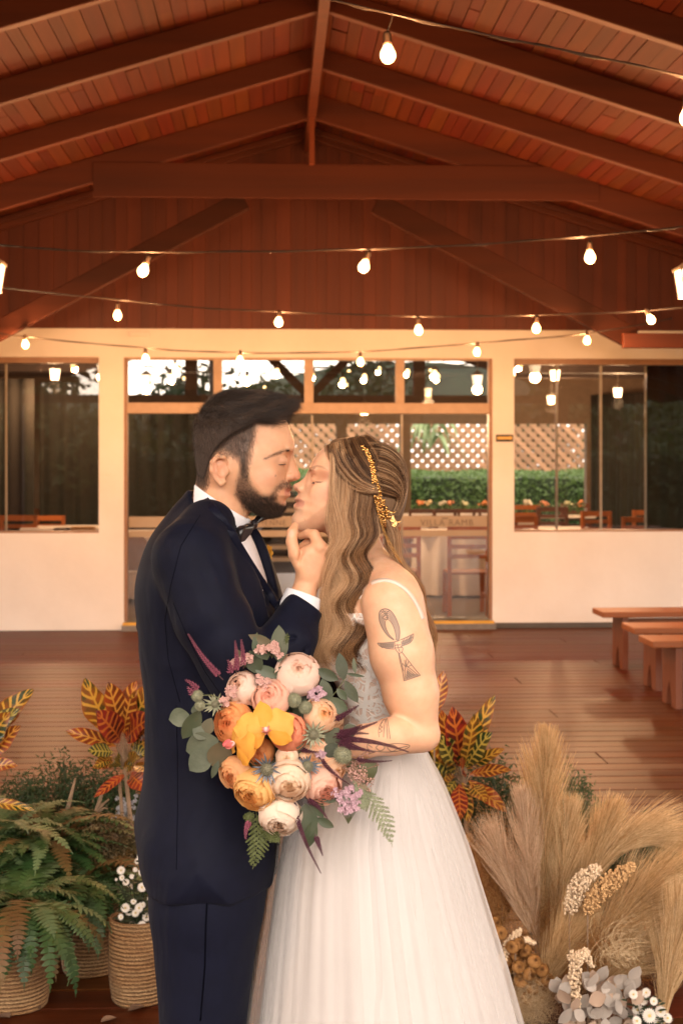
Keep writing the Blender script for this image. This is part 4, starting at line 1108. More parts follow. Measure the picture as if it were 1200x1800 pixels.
def jacket(X):
    x, y, d = X; ad = np.abs(d); A = (x, y, ad)
    f = torso_m(X); f0 = f
    f = smax(f, y-1536, 3)
    # open neck between the lapels
    ny = ss(y, 860, 1085); hw = 52*(1-ny)+1
    V = smax(smax(np.where(d > 0, d-hw, -d-150), (417+(y-934)*.60)-x, 3), y-1078, 4)
    f = smax(f, -smax(V, -(f0+15), 2), 2)
    f = smin(f, cap(A, (372,925,70), (352,968,150), 50, 62), 30)      # shoulders
    # skirt vents and pocket swell
    f = f+3.0*wob(X, 38, 5)*ss(y, 1000, 1100)+1.6*wob((x, y*.3, d), 17, 8)*ss(y, 1080, 1200)
    # right arm: bent, hand to her chin
    ar = chain(X, [(352,975,-148),(385,1060,-170),(448,1178,-185)], [66,62,55], 12)
    fo = chain(X, [(452,1180,-185),(505,1120,-150),(533,1064,-108)], [56,50,36], 12)
    arm = smin(ar, fo, 16)
    arm = arm+3.4*wob(X, 15, 9)*ss(y, 1060, 1160)+2.6*wob((x+y*.4, y, d), 26, 4)
    wr = (x*.60-y*.80); arm = arm+2.6*np.sin(wr/8.5+2.2*wob(X, 40, 3))*ss(y, 1060, 1110)*ss(x, 440, 480)
    arm = arm+2.2*np.sin((x*.75+y*.5)/13+2.5*wob(X, 55, 6))*ss(y, 1150, 1040)*ss(x, 330, 380)*ss(d, -120, -180)
    for a, b, r in [((505,1090,-205),(545,1108,-160),4),((498,1120,-222),(548,1140,-170),5),((440,1185,-245),(515,1150,-215),6),((380,985,-222),(455,1130,-262),6),((395,960,-205),(480,1105,-245),5),((470,1150,-252),(512,1090,-214),5),((420,1120,-262),(462,1070,-232),5),((498,1170,-222),(540,1115,-178),5),((360,985,-225),(420,1090,-244),4)]:
        arm = smax(arm, -cap(X, a, b, r, r*.4), 9)
    f = smin(f, arm, 9)
    # left arm reaching round her waist
    la_ = chain(X, [(352,975,148),(410,1130,185),(440,1240,190)], [64,58,50], 12)
    la_ = smin(la_, chain(X, [(440,1240,190),(520,1245,170),(575,1238,150)], [50,44,36], 10), 12)
    f = smin(f, la_, 9)
    # folds at the back of the armhole and waist
    for a, b, r in [((248,1108,-40),(330,1170,-138),7),((318,1040,-205),(345,1180,-200),5),((290,1170,-150),(352,1235,-168),7),((262,1220,-120),(340,1290,-170),6),((300,1010,-190),(322,1120,-195),6)]:
        f = smax(f, -cap(X, a, b, r, r*.5), 8)
    f = smin(f, cap(X, (252,1098,-30), (320,1150,-138), 5, 6), 12)
    f = smax(f, -cap(X, (396,850,0), (372,935,0), 50, 57), 3)          # room for neck and collar
    # sleeve end
    dx = (x-531)*.56+(y-1047)*-.80+(d+95)*.2
    f = smax(f, -smax(smax(2-dx, 500-x, 1), y-1120, 1), 2)
    return f
jv, jf_ = snets(jacket, (222,840,-262), (625,1560,262), 4)
SH = .17
def shear(v, c=0, y0=900, y1=1300):
    v = v.copy(); k = SH*(ss(v[:, 1], 880, 940)*(1-ss(v[:, 1], 1060, 1250))); v[:, 0] += (v[:, 2]+0)*k*(v[:, 2] > -140); return v
jv2 = jv.copy(); kk = SH*ss(jv[:, 1], 880, 940)*(1-ss(jv[:, 1], 1050, 1200))*ss(jv[:, 0], 400, 440)*(np.abs(jv[:, 2]) < 90)
jv2[:, 0] += jv[:, 2]*kk
jacket_o = vmesh('suit_jacket', jv2, jf_, M_suit, groom)
jb = bvh_of(jv2, jf_)
# shirt front and collar
def shirt(X):
    x, y, d = X; ad = np.abs(d)
    f = smax(torso_m(X)+12, -(x-395), 3); f = smax(f, y-1120, 3); f = smax(f, 905-y, 3)
    col_ = smax(cap(X, (399,840,0), (369,960,0), 56.5, 62), -cap(X, (399,835,0), (369,965,0), 49, 55), 1)
    # the collar band slopes from nape to throat
    top = (y-(846+(x-338)*.66)); col_ = smax(smax(col_, -top, 1.5), y-965, 2)
    return smax(smin(f, col_, 3), 344-x, 2)
sv, sf_ = snets(shirt, (325,825,-150), (520,1125,110), 2.8)
vmesh('shirt', sv, sf_, M_shirt, groom)
# cuff of the right sleeve
def cuff(X):
    x, y, d = X
    a, b = q(528,1066,-92), q(543,1024,-84)
    f = smax(cap(X, a, b, 35, 31, 1.1), -cap(X, a, b, 24, 23, 1.1), 2)
    ax = np.array(b)-np.array(a); ax /= np.linalg.norm(ax); t = (x-a[0])*ax[0]+(y-a[1])*ax[1]+(d-a[2])*ax[2]
    return smax(smax(f, t-22, 1), -t-22, 1)
uv, uf_ = snets(cuff, (495,985,-140), (620,1110,-35), 2.2)
vmesh('shirt_cuff', uv, uf_, M_shirt, groom)
# jacket collar and lapels lie on the jacket
def both(*a): return a
patch('jacket_collar', [(346,862),(358,867),(378,886),(400,912),(414,934),(398,932),(394,927),(368,908),(344,888),(338,874)], jb, M_lap, groom, .004, .004, 3, bulge=.005, smooth_n=30)
patch('lapel', [(393,929),(414,934),(420,946),(440,979),(461,1012),(477,1037),(492,1062),(494,1072),(484,1072),(462,1045),(436,1012),(412,975),(396,944),(399,936)], jb, M_lap, groom, .006, .004, 3, bulge=.004, smooth_n=60)
# seams
M_seam = pm('dark seam thread', (.0015,.0018,.005), .9, spec=.05)  # seam lines in a tone darker than the suit cloth
def seam(pts, r=.00055, nm='seam', mat=None, par=None, bvh=None, off=.0004):
    pts = [Vector(p) for p in pts]; out = []
    for a, b in zip(pts, pts[1:]):
        m = max(2, int((b-a).length/6))
        for k in range(m):
            p = a+(b-a)*k/m; h = hitpx(bvh or jb, p.x, p.y, off)
            if h: out.append(h[0])
    if len(out) > 2:
        bm = MB(); bm.tube(out, r, 5); return ob(nm, bm, mat or M_seam, par or groom, smooth=True)
seam([(352,905),(318,960),(300,1030),(290,1090),(296,1160),(318,1240)]); seam([(305,1060),(330,1120),(360,1180),(392,1226)])
seam([(310,1240),(312,1330),(312,1430),(310,1535)])
# trousers and shoes
def trous(X):
    x, y, d = X; A = (x, y, np.abs(d)); f = cap(A, (374,1470,58), (372,1560,78), 100, 96)
    f = smin(f, cap(A, (372,1540,84), (364,1800,92), 96, 70), 20)
    f = smin(f, cap(A, (364,1800,92), (352,2230,92), 70, 52), 14)
    f = smax(smax(f, y-2262, 4), 1460-y, 4)
    f = smax(f, -ell(X, (430,1640,-205), (10,130,30), .16), 14)
    f = f+1.6*wob(X, 30, 12)
    return f
tv, tf_ = snets(trous, (250,1440,-210), (500,2280,210), 7)
vmesh('trousers', tv, tf_, M_suit, groom)
tb = bvh_of(tv, tf_)
seam([(366,1545),(362,1620),(360,1700),(352,1800)], .0016, 'crease', None, None, tb, .0006)
seam([(372,1545),(369,1552),(368,1572)], .0012, 'pocket_seam', None, None, tb, .0006)
M_shoe = pm('black leather', (.012,.01,.01), .25, spec=.6)
def shoe(X, s):
    f = smin(cap(X, (330,2268,92*s), (345,2262,92*s), 30, 32, 1.0), cap(X, (360,2270,92*s), (440,2284,94*s), 30, 17), 14)
    return smax(f, X[1]-2302, 2)
sp = [snets(lambda X, s=s: shoe(X, s), (290,2220,s*92-50), (470,2306,s*92+50), 5) for s in (-1, 1)]
for a in sp: vmesh('shoe', a[0], a[1], M_shoe, groom)
# bow tie
def bow(X):
    x, y, d = X
    f = ell(X, (447,921,-16), (8,9,9))
    f = smin(f, chain(X, [(445,922,-18),(437,929,-38),(430,936,-62)], [4.5,10,16], 4, 1.0), 2)
    f = smin(f, chain(X, [(449,918,-8),(455,909,18),(461,903,36)], [4.5,9,14], 4), 2)
    f = smax(f, -cap(X, (452,932,-36), (446,942,-66), 2.5, 3.5), 3)
    return smax(f, np.abs((x-447)*.90-(d+16)*.30+(y-921)*.25)-7.5, 3)
bv, bf_ = snets(bow, (400,870,-90), (490,965,62), 2)
vmesh('bow_tie', bv, bf_, M_tie, groom)
M_bout = pm('boutonniere petals', (.80,.42,.06), .5, trans=.3)
bm = MB()
for k in range(7):
    a = k/7*6.28; c = Vector(cw(np.array(q(473,972,70)))); L = .015
    u = RT*math.cos(a)*.5+UP*math.sin(a); w = RT*-math.sin(a)*.5+UP*math.cos(a)
    bm.grid([[c+u*L*t*1.2-w*L*.45*math.sin(t*3.1)-FW*.006*t for t in (0,.3,.6,.85,1)], [c+u*L*t*1.3-FW*(.01*t) for t in (0,.3,.6,.85,1)], [c+u*L*t*1.2+w*L*.45*math.sin(t*3.1)-FW*.006*t for t in (0,.3,.6,.85,1)]])
ob('boutonniere', bm, M_bout, groom, smooth=True)
# ================================================================ THE BRIDE
bw = cw(np.array([690, FLOORY, 0.]))
bride = thing('person', tuple(bw), 'bride in a white lace and tulle dress with long wavy hair and tattooed arm', 'woman')
prof_w = smooth_poly([(577,781),(561,794),(550,808),(545,820),(541.5,831),(538,845),(533,858),(526,867),(520.5,873),(518,878),(522.5,883),(516.5,888),(516,893),(519,900),(513.5,910),(515,922),(525,932),(548,937),(585,932),(620,930),(665,905),(690,880),(703,845),(702,812),(682,787),(645,775),(605,772)])
nose_w = smooth_poly([(542,829),(536,838),(527,846),(518,850.5),(514.5,855),(518,860.5),(524,866),(533,869),(545,860),(552,840)])
def head_w(X):
    x, y, d = X; ad = np.abs(d); A = (x, y, ad)
    Wd = 55+4*ss(y, 800, 850)-14*ss(y, 888, 930)*ss(x, 600, 530)-3*ss(x, 570, 540)*ss(x, 590, 530)-3*ss(x, 570, 540)
    f = -46*np.tanh(-sd2d(X, prof_w)/46)+40*(ad/Wd)**2.4
    f = smax(f, ad-66, 14)
    f = smin(f, ell(A, (566,868,40), (20,16,12), .5), 16)           # cheek
    f = smax(f, -ell(A, (545,843,29), (13,9,12)), 9)
    f = smin(f, ell(A, (560.5,843,29), (13,10,11)), 3.5)
    f = smin(f, ell(A, (551,824,20), (7,5,17)), 6)
    f = smin(f, cap(A, (538,914,12), (600,898,42), 13, 16), 16)      # jaw
    f = smin(f, ell(A, (530,915,8), (14,14,14)), 10)
    g = sd2d(X, nose_w)+13*(ad/10.5)**2.1
    f = smin(f, g, 5)
    f = smin(f, ell(A, (529,859,9.5), (7.5,5.6,5)), 4)
    f = smax(f, -ell(A, (524.5,864.5,6.5), (3.6,1.8,2.6)), 2)
    f = smin(f, cap(A, (521.5,879,0), (536,885,17), 3.0, 1.4), 3)
    f = smin(f, cap(A, (520.5,888,0), (535,887,16), 3.6, 1.6), 3)
    f = smax(f, -cap(A, (513,882.8,0), (538,886,20), .8, .6), 1.3)
    f = smax(f, -cap(A, (552,834,31), (572,839,36), .4, .4), 2.4)
    n_ = cap(X, (612,915,0), (648,1035,0), 41, 50)
    f = smin(f, n_, 14)
    f = smin(f, cap(A, (640,905,36), (590,1010,14), 8, 8), 16)
    return f
bhv, bhf = snets(head_w, (505,760,-85), (715,1030,85), 2.2)
# torso, arms
tp_w = smooth_poly([(625,985),(590,1010),(566,1060),(556,1105),(566,1150),(592,1200),(606,1250),(604,1300),(590,1380),(604,1400),(730,1400),(752,1370),(742,1300),(738,1250),(746,1180),(752,1110),(748,1060),(728,1022),(690,1000),(660,985)], 4)
def torso_w(X):
    x, y, d = X; ad = np.abs(d); A = (x, y, ad)
    Wd = 70+52*ss(y, 990, 1045)-10*ss(y, 1060, 1130)-12*ss(y, 1130, 1250)+22*ss(y, 1280, 1400)
    f = -48*np.tanh(-sd2d(X, tp_w)/48)+50*(ad/Wd)**2.4
    f = smin(f, cap(A, (660,1000,20), (688,1030,112), 34, 42), 26)
    f = smin(f, ell(A, (586,1130,52), (44,46,42)), 20)               # bust
    f = smax(f, -cap(A, (595,1045,20), (640,1032,80), 3, 3), 14)     # hollow over the collar bone
    return f
def arms_w(X):
    Q = q
    sh = Q(690,1062,-128); el = Q(735,1282,-150)
    f = chain(X, [sh, Q(706,1150,-146), Q(722,1220,-150), el], [53,51,44,34], 14)
    f = smin(f, ell(X, Q(752,1296,-150), (19,18,20), .5), 9)
    f = smin(f, chain(X, [Q(738,1290,-152), Q(690,1294,-185), Q(640,1303,-220), Q(600,1312,-238)], [31,30,26,21], 8), 6)
    f = smax(f, -cap(X, Q(690,1254,-196), Q(730,1266,-192), 1.5, .6), 4)
    # other arm, reaching to the bouquet
    f2 = chain(X, [(690,1062,120), (700,1270,110), (600,1310,-20), (575,1330,-120), (565,1335,-190)], [46,36,32,26,20], 8)
    return f, f2
def hand_w(X):       # fingers closed round the stems
    c = np.array(q(578,1322,-238)); f = cap(X, q(604,1312,-238), q(575,1320,-240), 20, 19, 1.2)
    for k in range(4):
        o = np.array([-4+2*k, -16+11*k, 0.]); a = c+o+np.array([4,0,-16]); b = c+o+np.array([-22,0,-20]); e = c+o+np.array([-30,0,6]); g = c+o+np.array([-14,0,20])
        f = smin(f, chain(X, [a, b, e, g], [8.5,8,7.2,6-.5*k], 2), 2.5)
    f = smin(f, chain(X, [c+np.array([6,-8,10]), c+np.array([-12,-28,8]), c+np.array([-30,-30,-2])], [9,8,6.5], 3), 4)
    return f
def all_w(X):
    a, b = arms_w(X); f = smin(torso_w(X), a, 7); f = smin(f, b, 7)
    return smin(f, cap(X, (612,915,0), (648,1035,0), 40, 49), 16)
btv, btf = snets(all_w, (530,960,-265), (800,1430,190), 3.6)
bwv, bwf = snets(hand_w, (530,1215,-290), (630,1330,-190), 2.2)
def legs_w(X):
    A = (X[0], X[1], np.abs(X[2])); return smin(cap(A, (670,1400,50), (680,1850,45), 62, 40), cap(A, (680,1850,45), (690,2270,40), 38, 22), 10)
blv, blf = snets(legs_w, (590,1330,-130), (770,2300,130), 14)
hot_b = bvh_of(*joinvf((btv, btf), (bhv, bhf)))
v_, f_ = joinvf((bhv, bhf), (btv, btf), (bwv, bwf), (blv, blf))
isH = np.arange(len(v_)) < len(bhv); x, y, d = v_.T
col = np.tile(np.array([.77,.455,.285]), (len(v_), 1))
bp = [(541,829),(545,822),(558,816.5),(568,819),(577,826.5),(568,823),(558,821),(548,826.5),(543,832)]
E = lambda cx, cy_, rx, ry, a=-1, b=0: np.where(isH, ss(-((x-cx)/rx)**2-((y-cy_)/ry)**2, a, b), 0)
tint(E(568,868,26,20), (.74,.33,.22), .5)
tint(E(564,835,20,14), (.42,.15,.07), .62); tint(E(572,833,12,9), (.40,.13,.06), .3)
tint(np.where(isH, ss(-((x-527)/14)**2-((y-883)/10)**2, -1, -.35)*(np.abs(d) < 33)*(pdist(x, y, [(508,878),(517,872),(524,874),(540,884),(538,889),(524,895),(508,893)]) > -1), 0), (.60,.25,.19), .62)
tint(np.where(isH, ss(pdist(x, y, bp), -1, 1), 0), (.22,.11,.06), .5)
tint(np.where(isH, ss(-((x-560)/10.5)**2-((y-(845.5+1.2*np.sin((x-551)*.17)))/1.5)**2, -1, -.2), 0), (.08,.04,.03), .9)
tint(E(518,856,9,9), (.74,.36,.27), .35)
tint(np.where(isH & (d < 0), ss(-((x-536)/1.6)**2-((y-912)/1.6)**2, -1, -.2), 0), (.2,.1,.06), .8)
tint(np.where(~isH & (d < -100), ss(-((x-760)/25)**2-((y-1290)/25)**2, -1, 0), 0), (.72,.36,.26), .35)
vmesh('body', v_, f_, M_skin, bride, col)
# brow and lashes
C = grow(bhv, bhf, 520, lambda x, y, d: ss(pdist(x, y, bp), .2, 1.0), lambda p: np.stack([1+0*p[:,0], (p[:,0]-558)*.04, 0*p[:,2]], 1), lambda p: 2.6+0*p[:,0], 4, .02, .05)
strands('eyebrows', C, .00012, .00005, M_hm, bride)
n = 420; t = rs.rand(n); sgn = np.where(rs.rand(n) < .5, -1, 1); xx = 551+18*t
root = np.stack([xx, 846+2.0*np.sin(t*3.1), sgn*(34+10*t**.6)], 1)
C = np.stack([root, root+np.stack([-1+2*t, 2.2+0*t, sgn*2.5], 1), root+np.stack([-3+6*t, 2.6+0*t, sgn*5.5], 1)], 1)
strands('eyelashes', C, .00022, .00007, M_hm, bride)
# ---- dress: bodice
M_lace, n_, p_ = newmat('lace over nude lining')
vo = N(n_, 'ShaderNodeTexVoronoi'); vo.feature = 'DISTANCE_TO_EDGE'; vo.inputs['Scale'].default_value = 55
tc = N(n_, 'ShaderNodeTexCoord'); nz_ = N(n_, 'ShaderNodeTexNoise'); nz_.inputs['Scale'].default_value = 14; mxv = N(n_, 'ShaderNodeMix', data_type='VECTOR'); mxv.inputs[0].default_value = .12
n_.links.new(tc.outputs['Object'], nz_.inputs[0]); n_.links.new(tc.outputs['Object'], mxv.inputs[4]); n_.links.new(nz_.outputs['Color'], mxv.inputs[5]); n_.links.new(mxv.outputs[1], vo.inputs['Vector'])
wv = N(n_, 'ShaderNodeTexWave'); wv.wave_type = 'RINGS'; wv.inputs['Scale'].default_value = 9; wv.inputs['Distortion'].default_value = 9; wv.inputs['Detail'].default_value = 1.5; wv.inputs['Detail Scale'].default_value = 2.2; n_.links.new(tc.outputs['Object'], wv.inputs[0])
mm = N(n_, 'ShaderNodeMath', operation='MAXIMUM'); n_.links.new(ramp(n_, vo.outputs['Distance'], .06, .02, (0,0,0), (1,1,1)) if False else ramp(n_, vo.outputs['Distance'], .02, .09, (1,1,1), (0,0,0)), mm.inputs[0]); n_.links.new(ramp(n_, wv.outputs['Fac'], .55, .75), mm.inputs[1])
n_.links.new(mixc(n_, mm.outputs[0], (.66,.50,.41), (.80,.76,.71)), p_.inputs['Base Color']); p_.inputs['Roughness'].default_value = .7
bump(n_, p_, mm.outputs[0], .8, .0015)
def bodice(X):
    x, y, d = X; ad = np.abs(d)
    f = torso_w(X)-3.0
    neck = 1092+ -(x-600)*.05-26*ss(ad, 20, 60)+ss(x, 640, 740)*48+10*ss(x, 590, 560)      # neckline: low at back, sweetheart in front
    f = smax(f, neck-y, 2)
    return smax(f, y-1330, 3)
dv, df_ = snets(bodice, (540,1030,-150), (775,1345,150), 3.4)
dress = vmesh('dress', dv, df_, M_lace, bride)
d_b = bvh_of(dv, df_)
# lace scrolls in relief at the side
M_app = pm('white lace relief', (.82,.79,.75), .7)
def ribbon(pts, w, name, mat, parent, bvh, off=.0012, sub=6, th=.0012):
    """a flat band following a surface, seen through these image points"""
    pts = [Vector(p) for p in pts]; cur = []
    for i in range(len(pts)-1):
        p0, p1, p2, p3 = pts[max(i-1,0)], pts[i], pts[i+1], pts[min(i+2,len(pts)-1)]
        for k in range(sub):
            t = k/sub; cur.append(.5*((2*p1)+(p2-p0)*t+(2*p0-5*p1+4*p2-p3)*t*t+(3*p1-p0-3*p2+p3)*t**3))
    cur.append(pts[-1]); rows = []
    for i, p in enumerate(cur):
        t = (cur[min(i+1,len(cur)-1)]-cur[max(i-1,0)]).normalized(); nn = Vector((-t.y, t.x)); r = []
        for s in (-1, 0, 1):
            qq = p+nn*(w/2*s); h = hitpx(bvh, qq.x, qq.y, off)
            r.append(h[0] if h else None)
        if all(a is not None for a in r) and (max((a-r[1]).length for a in r) < w/900*3): rows.append(r)
    return rows
def lines(name, strokes, w, mat, parent, bvh, off=.0005):
    bm = MB()
    for st in strokes:
        rr = ribbon(st, w, name, mat, parent, bvh, off)
        # split where the surface breaks off
        run = []
        for r in rr:
            if run and (r[1]-run[-1][1]).length > .03:
                if len(run) > 1: bm.grid(run)
                run = []
            run.append(r)
        if len(run) > 1: bm.grid(run)
    if bm.v: return ob(name, bm, mat, parent, smooth=True)
def spiral(cx, cy_, r, turns=1.6, a0=0, dirn=1): return [(cx+r*(1-k/14*.85)*math.cos(a0+dirn*k/14*turns*6.28), cy_+r*(1-k/14*.85)*math.sin(a0+dirn*k/14*turns*6.28)) for k in range(15)]
lr = random.Random(4); st = []
for (cx, cy_, r) in [(672,1222,9),(664,1250,10),(683,1243,8),(655,1212,6),(668,1200,6),(680,1265,6),(650,1236,6),(640,1190,7),(632,1160,6),(625,1205,7),(640,1262,7)]:
    st.append(spiral(cx, cy_, r, 1.5, lr.uniform(0,6), lr.choice([-1,1]))); st.append([(cx-r*1.2, cy_+r), (cx, cy_+r*1.7), (cx+r*1.4, cy_+r*1.2), (cx+r*1.9, cy_)])
lines('lace_scrolls', st, 3.0, M_app, dress, d_b, .0022)
st = [[(650,1150),(648,1180),(644,1215),(640,1250),(638,1285)]]
lines('boning_channel', st, 7, M_app, dress, d_b, .0015)
# strap over the shoulder
M_strap = pm('nude strap', (.78,.62,.52), .5)
rr = ribbon([(630,1052),(634,1043),(643,1031),(658,1022),(678,1019),(700,1026),(720,1043),(735,1066),(744,1088)], 6.2, 'strap', M_strap, dress, hot_b, .002)
if len(rr) > 2:
    bm = MB(); bm.grid(rr); so = ob('strap', bm, M_strap, dress, smooth=True); so.modifiers.new('s','SOLIDIFY').thickness = .002
# ---- skirt: gathered tulle over a full underskirt
M_tulle = pm('white tulle', (.52,.478,.455), .8, (.49,.45,.425), 14, (1,1,.15), .15, 30, .003, sheen=.3)
def skirt_mesh(grow_, amp, seed, y0=1290, ymax=FLOORY-4, nth=360, phase=0):
    r = np.random.RandomState(seed); rows = 60; V = []; 
    ks = [(n_, r.uniform(0, 6.28), r.uniform(.4, 1)/n_**.35, r.uniform(-.25,.25)) for n_ in (9, 14, 19, 23, 31, 38, 47, 61)]
    for i in range(rows):
        t = i/(rows-1); y = y0+(ymax-y0)*t
        xl = np.interp(y, [1290,1320,1370,1440,1540,1650,1800,2000,2300], [602,592,540,503,486,472,455,430,396])-grow_*(10+26*t)
        xr = np.interp(y, [1290,1320,1370,1440,1500,1600,1700,1800,2000,2300], [738,746,772,800,822,852,882,908,960,1035])+grow_*(4+14*t)
        cx = (xl+xr)/2; rx = (xr-xl)/2; rd = np.interp(y, [1290,1330,1400,1600,2300], [112,126,165,215,330]); th = np.arange(nth)/nth*2*np.pi
        w = sum(a*np.cos(n_*(th+tw*t)+ph+1.3*np.sin(3*th+ph)) for n_, ph, a, tw in ks)/2.2
        am = amp*ss(np.array(t), 0, .10)*(.020+.022*t)
        rr_ = 1+am*w
        V.append(np.stack([cx+rx*rr_*np.cos(th), y+0*th, rd*rr_*np.sin(th)], 1))
    V = np.array(V).reshape(-1, 3); Fq = []
    a = np.arange(nth); b = (a+1) % nth
    for i in range(rows-1): Fq.append(np.stack([i*nth+a, (i+1)*nth+a, (i+1)*nth+b, i*nth+b], 1))
    return V, np.concatenate(Fq)
kv1, kf1 = skirt_mesh(0, 1.0, 5); vmesh('skirt', kv1, kf1, M_tulle, dress)
# the sheer outer layer
M_sheer, n_, p_ = newmat('sheer tulle layer'); p_.inputs['Base Color'].default_value = (.70,.66,.63,1); p_.inputs['Roughness'].default_value = .8
trn = N(n_, 'ShaderNodeBsdfTransparent'); ms_ = N(n_, 'ShaderNodeMixShader'); lw = N(n_, 'ShaderNodeLayerWeight'); lw.inputs[0].default_value = .35
mr_ = N(n_, 'ShaderNodeMapRange'); mr_.inputs[3].default_value = .16; mr_.inputs[4].default_value = .6; n_.links.new(lw.outputs['Facing'], mr_.inputs[0]); n_.links.new(mr_.outputs[0], ms_.inputs[0])
n_.links.new(trn.outputs[0], ms_.inputs[1]); n_.links.new(p_.outputs[0], ms_.inputs[2]); n_.links.new(ms_.outputs[0], n_.nodes['Material Output'].inputs[0])
kv2, kf2 = skirt_mesh(1, 1.5, 8); vmesh('outer_tulle', kv2, kf2, M_sheer, dress)
# waist band
def wb(X): return smax(torso_w(X)-5, np.abs(X[1]-(1309+(X[0]-650)*.05))-9, 3)
a_, b_ = snets(wb, (570,1285,-150), (780,1335,150), 3.2); vmesh('waistband', a_, b_, M_tulle, dress)
# ---- tattoos, drawn on the skin
M_tat = pm('tattoo ink', (.20,.13,.095), .5); M_tat2 = pm('tattoo shading', (.36,.235,.17), .5)
def el(cx, cy_, rx, ry, tilt, n=20, a0=0, a1=6.2832):
    ca, sa = math.cos(tilt), math.sin(tilt); return [(cx+rx*math.cos(a)*ca-ry*math.sin(a)*sa, cy_+rx*math.cos(a)*sa+ry*math.sin(a)*ca) for a in [a0+(a1-a0)*k/n for k in range(n+1)]]
S = []
def T(u, v): return (560+u/5, 1060+v/5)      # from the enlarged view of the arm
out_loop = [(660,325),(610,290),(565,230),(535,160),(530,100),(545,65),(580,52),(620,62),(660,105),(695,180),(710,245),(705,310),(690,328)]
in_loop = [(662,322),(620,280),(590,220),(583,165),(600,143),(628,160),(655,205),(672,260),(680,310),(676,328)]
S += [[T(*p) for p in out_loop], [T(*p) for p in in_loop]]
S += [[T(*p) for p in l] for l in [[(545,70),(590,100),(600,143)],[(560,60),(600,98),(606,140)],[(620,64),(585,100),(560,130),(600,150)],[(700,330),(690,340)],
     [(515,352),(580,350),(660,342),(700,330),(760,305),(832,270)], [(515,352),(540,380),(600,400),(665,404)], [(832,270),(828,310),(800,350),(740,375),(725,380)],
     [(540,362),(600,362),(655,360)],[(550,378),(610,378),(660,378)],[(720,345),(770,325),(825,300)],[(725,360),(780,345),(815,322)],
     [(665,342),(672,400),(700,440)],[(720,380),(738,400),(726,435),(700,440)],[(690,360),(700,400),(712,430)],[(668,372),(720,366)],[(672,395),(728,390)],
     [(700,440),(715,520),(735,600),(748,685)],[(728,430),(790,510),(840,575),(892,636)],[(748,685),(892,636)],[(755,675),(768,560),(870,632)],[(706,442),(745,600)],[(735,440),(860,600)],
     [(775,575),(850,634)],[(773,590),(835,640)],[(770,606),(815,648)],[(766,625),(798,655)],[(762,645),(780,662)],[(764,560),(752,500)],[(768,555),(768,495)],[(772,556),(790,510)],[(762,562),(735,530)],[(778,562),(815,545)]]]
for i in range(7): S.append([T(540+i*18, 354), T(556+i*17, 396)]); S.append([T(735+i*13, 318-i*6), T(750+i*11, 368-i*9)])
lines('arm_tattoo', S, 1.35, M_tat, bride, hot_b, .0006)
S2 = []
for k in range(5): 
    S2.append([T(*(np.array(a)*(1-k/5)+np.array(b)*(k/5))) for a, b in zip(out_loop, [in_loop[min(int(i*10/13), 9)] for i in range(13)])])
for k in range(6): S2.append([T(525+5*k, 356+6*k), T(600, 358+7*k), T(660, 350+8*k)]); S2.append([T(725, 350+5*k), T(770, 335+5*k), T(822-3*k, 285+12*k)])
for k in range(6): S2.append([T(762+2*k, 668-14*k), T(770+(120-k*18)*.9, 632-2*k)])
lines('arm_tattoo_shading', S2, 2.3, M_tat2, bride, hot_b, .0003)
S = [[T(*p) for p in l] for l in [[(575,1020),(545,1060),(525,1120),(530,1180)],[(600,1010),(612,1080),(628,1195)],[(585,1020),(575,1080),(568,1180)],[(590,1016),(598,1100),(604,1190)],
     [(560,1045),(540,1075),(560,1090),(535,1105),(555,1125),(530,1140)],[(430,1240),(500,1225),(560,1250),(620,1240),(700,1235),(795,1250),(770,1280),(700,1300),(600,1310),(480,1300),(430,1280),(430,1240)],
     [(500,1270),(540,1240),(580,1270),(540,1300),(500,1270)],[(600,1270),(640,1245),(690,1275),(640,1305),(600,1270)],[(470,1270),(440,1250)],[(700,1275),(780,1258)]]]
lines('forearm_tattoo', S, 1.2, M_tat, bride, hot_b, .0006)
# ---- hair
rs = np.random.RandomState(11)
hw_p = smooth_poly([(580,776),(608,769),(640,771),(676,780),(703,805),(716,840),(714,880),(703,915),(690,930),(640,945),(600,930),(592,880),(584,840),(577,800)], 4)
def hair_w(X):
    x, y, d = X; ad = np.abs(d)
    f = sd2d(X, hw_p)+34*(ad/60)**2.5
    f = smax(f, ad-78, 12)
    return smax(f, 588-14*ss(y, 860, 800)-x+ (ad*0), 8)
wv_, wf_ = snets(hair_w, (560,755,-95), (730,955,95), 2.8)
M_hw = pm('hair shade', (.12,.066,.034), .5, (.20,.115,.06), 60, (1,1,.15), .4, 120)
whair = vmesh('hair', wv_, wf_, M_hw, bride)
hb = bvh_of(wv_, wf_)
MH = [hairmat('brown lock', (.038,.017,.008), (.12,.055,.025), .36, .9, spec=.3), hairmat('honey lock', (.25,.118,.048), (.50,.27,.125), .36, .9, spec=.3), hairmat('fair lock', (.50,.285,.14), (.80,.54,.32), .36, .9, spec=.3)]  # natural mixed tones; brown also deepened to paint shadow contrast into the hair
buckets = [[], [], []]
def bez(p, t):
    p = [np.asarray(a, float) for a in p]
    if len(p) == 3: return ((1-t)**2)[..., None]*p[0]+(2*t*(1-t))[..., None]*p[1]+(t*t)[..., None]*p[2]
    return ((1-t)**3)[..., None]*p[0]+(3*t*(1-t)**2)[..., None]*p[1]+(3*t*t*(1-t))[..., None]*p[2]+(t**3)[..., None]*p[3]
def onhead(px, py, lift):
    """couple point on the hair mass seen at an image point"""
    h = hitpx(hb, px, py, 0)
    if h is None: return None
    c = wc(h[0]); return np.array([c[0], c[1], c[2]-lift])
KP = 18
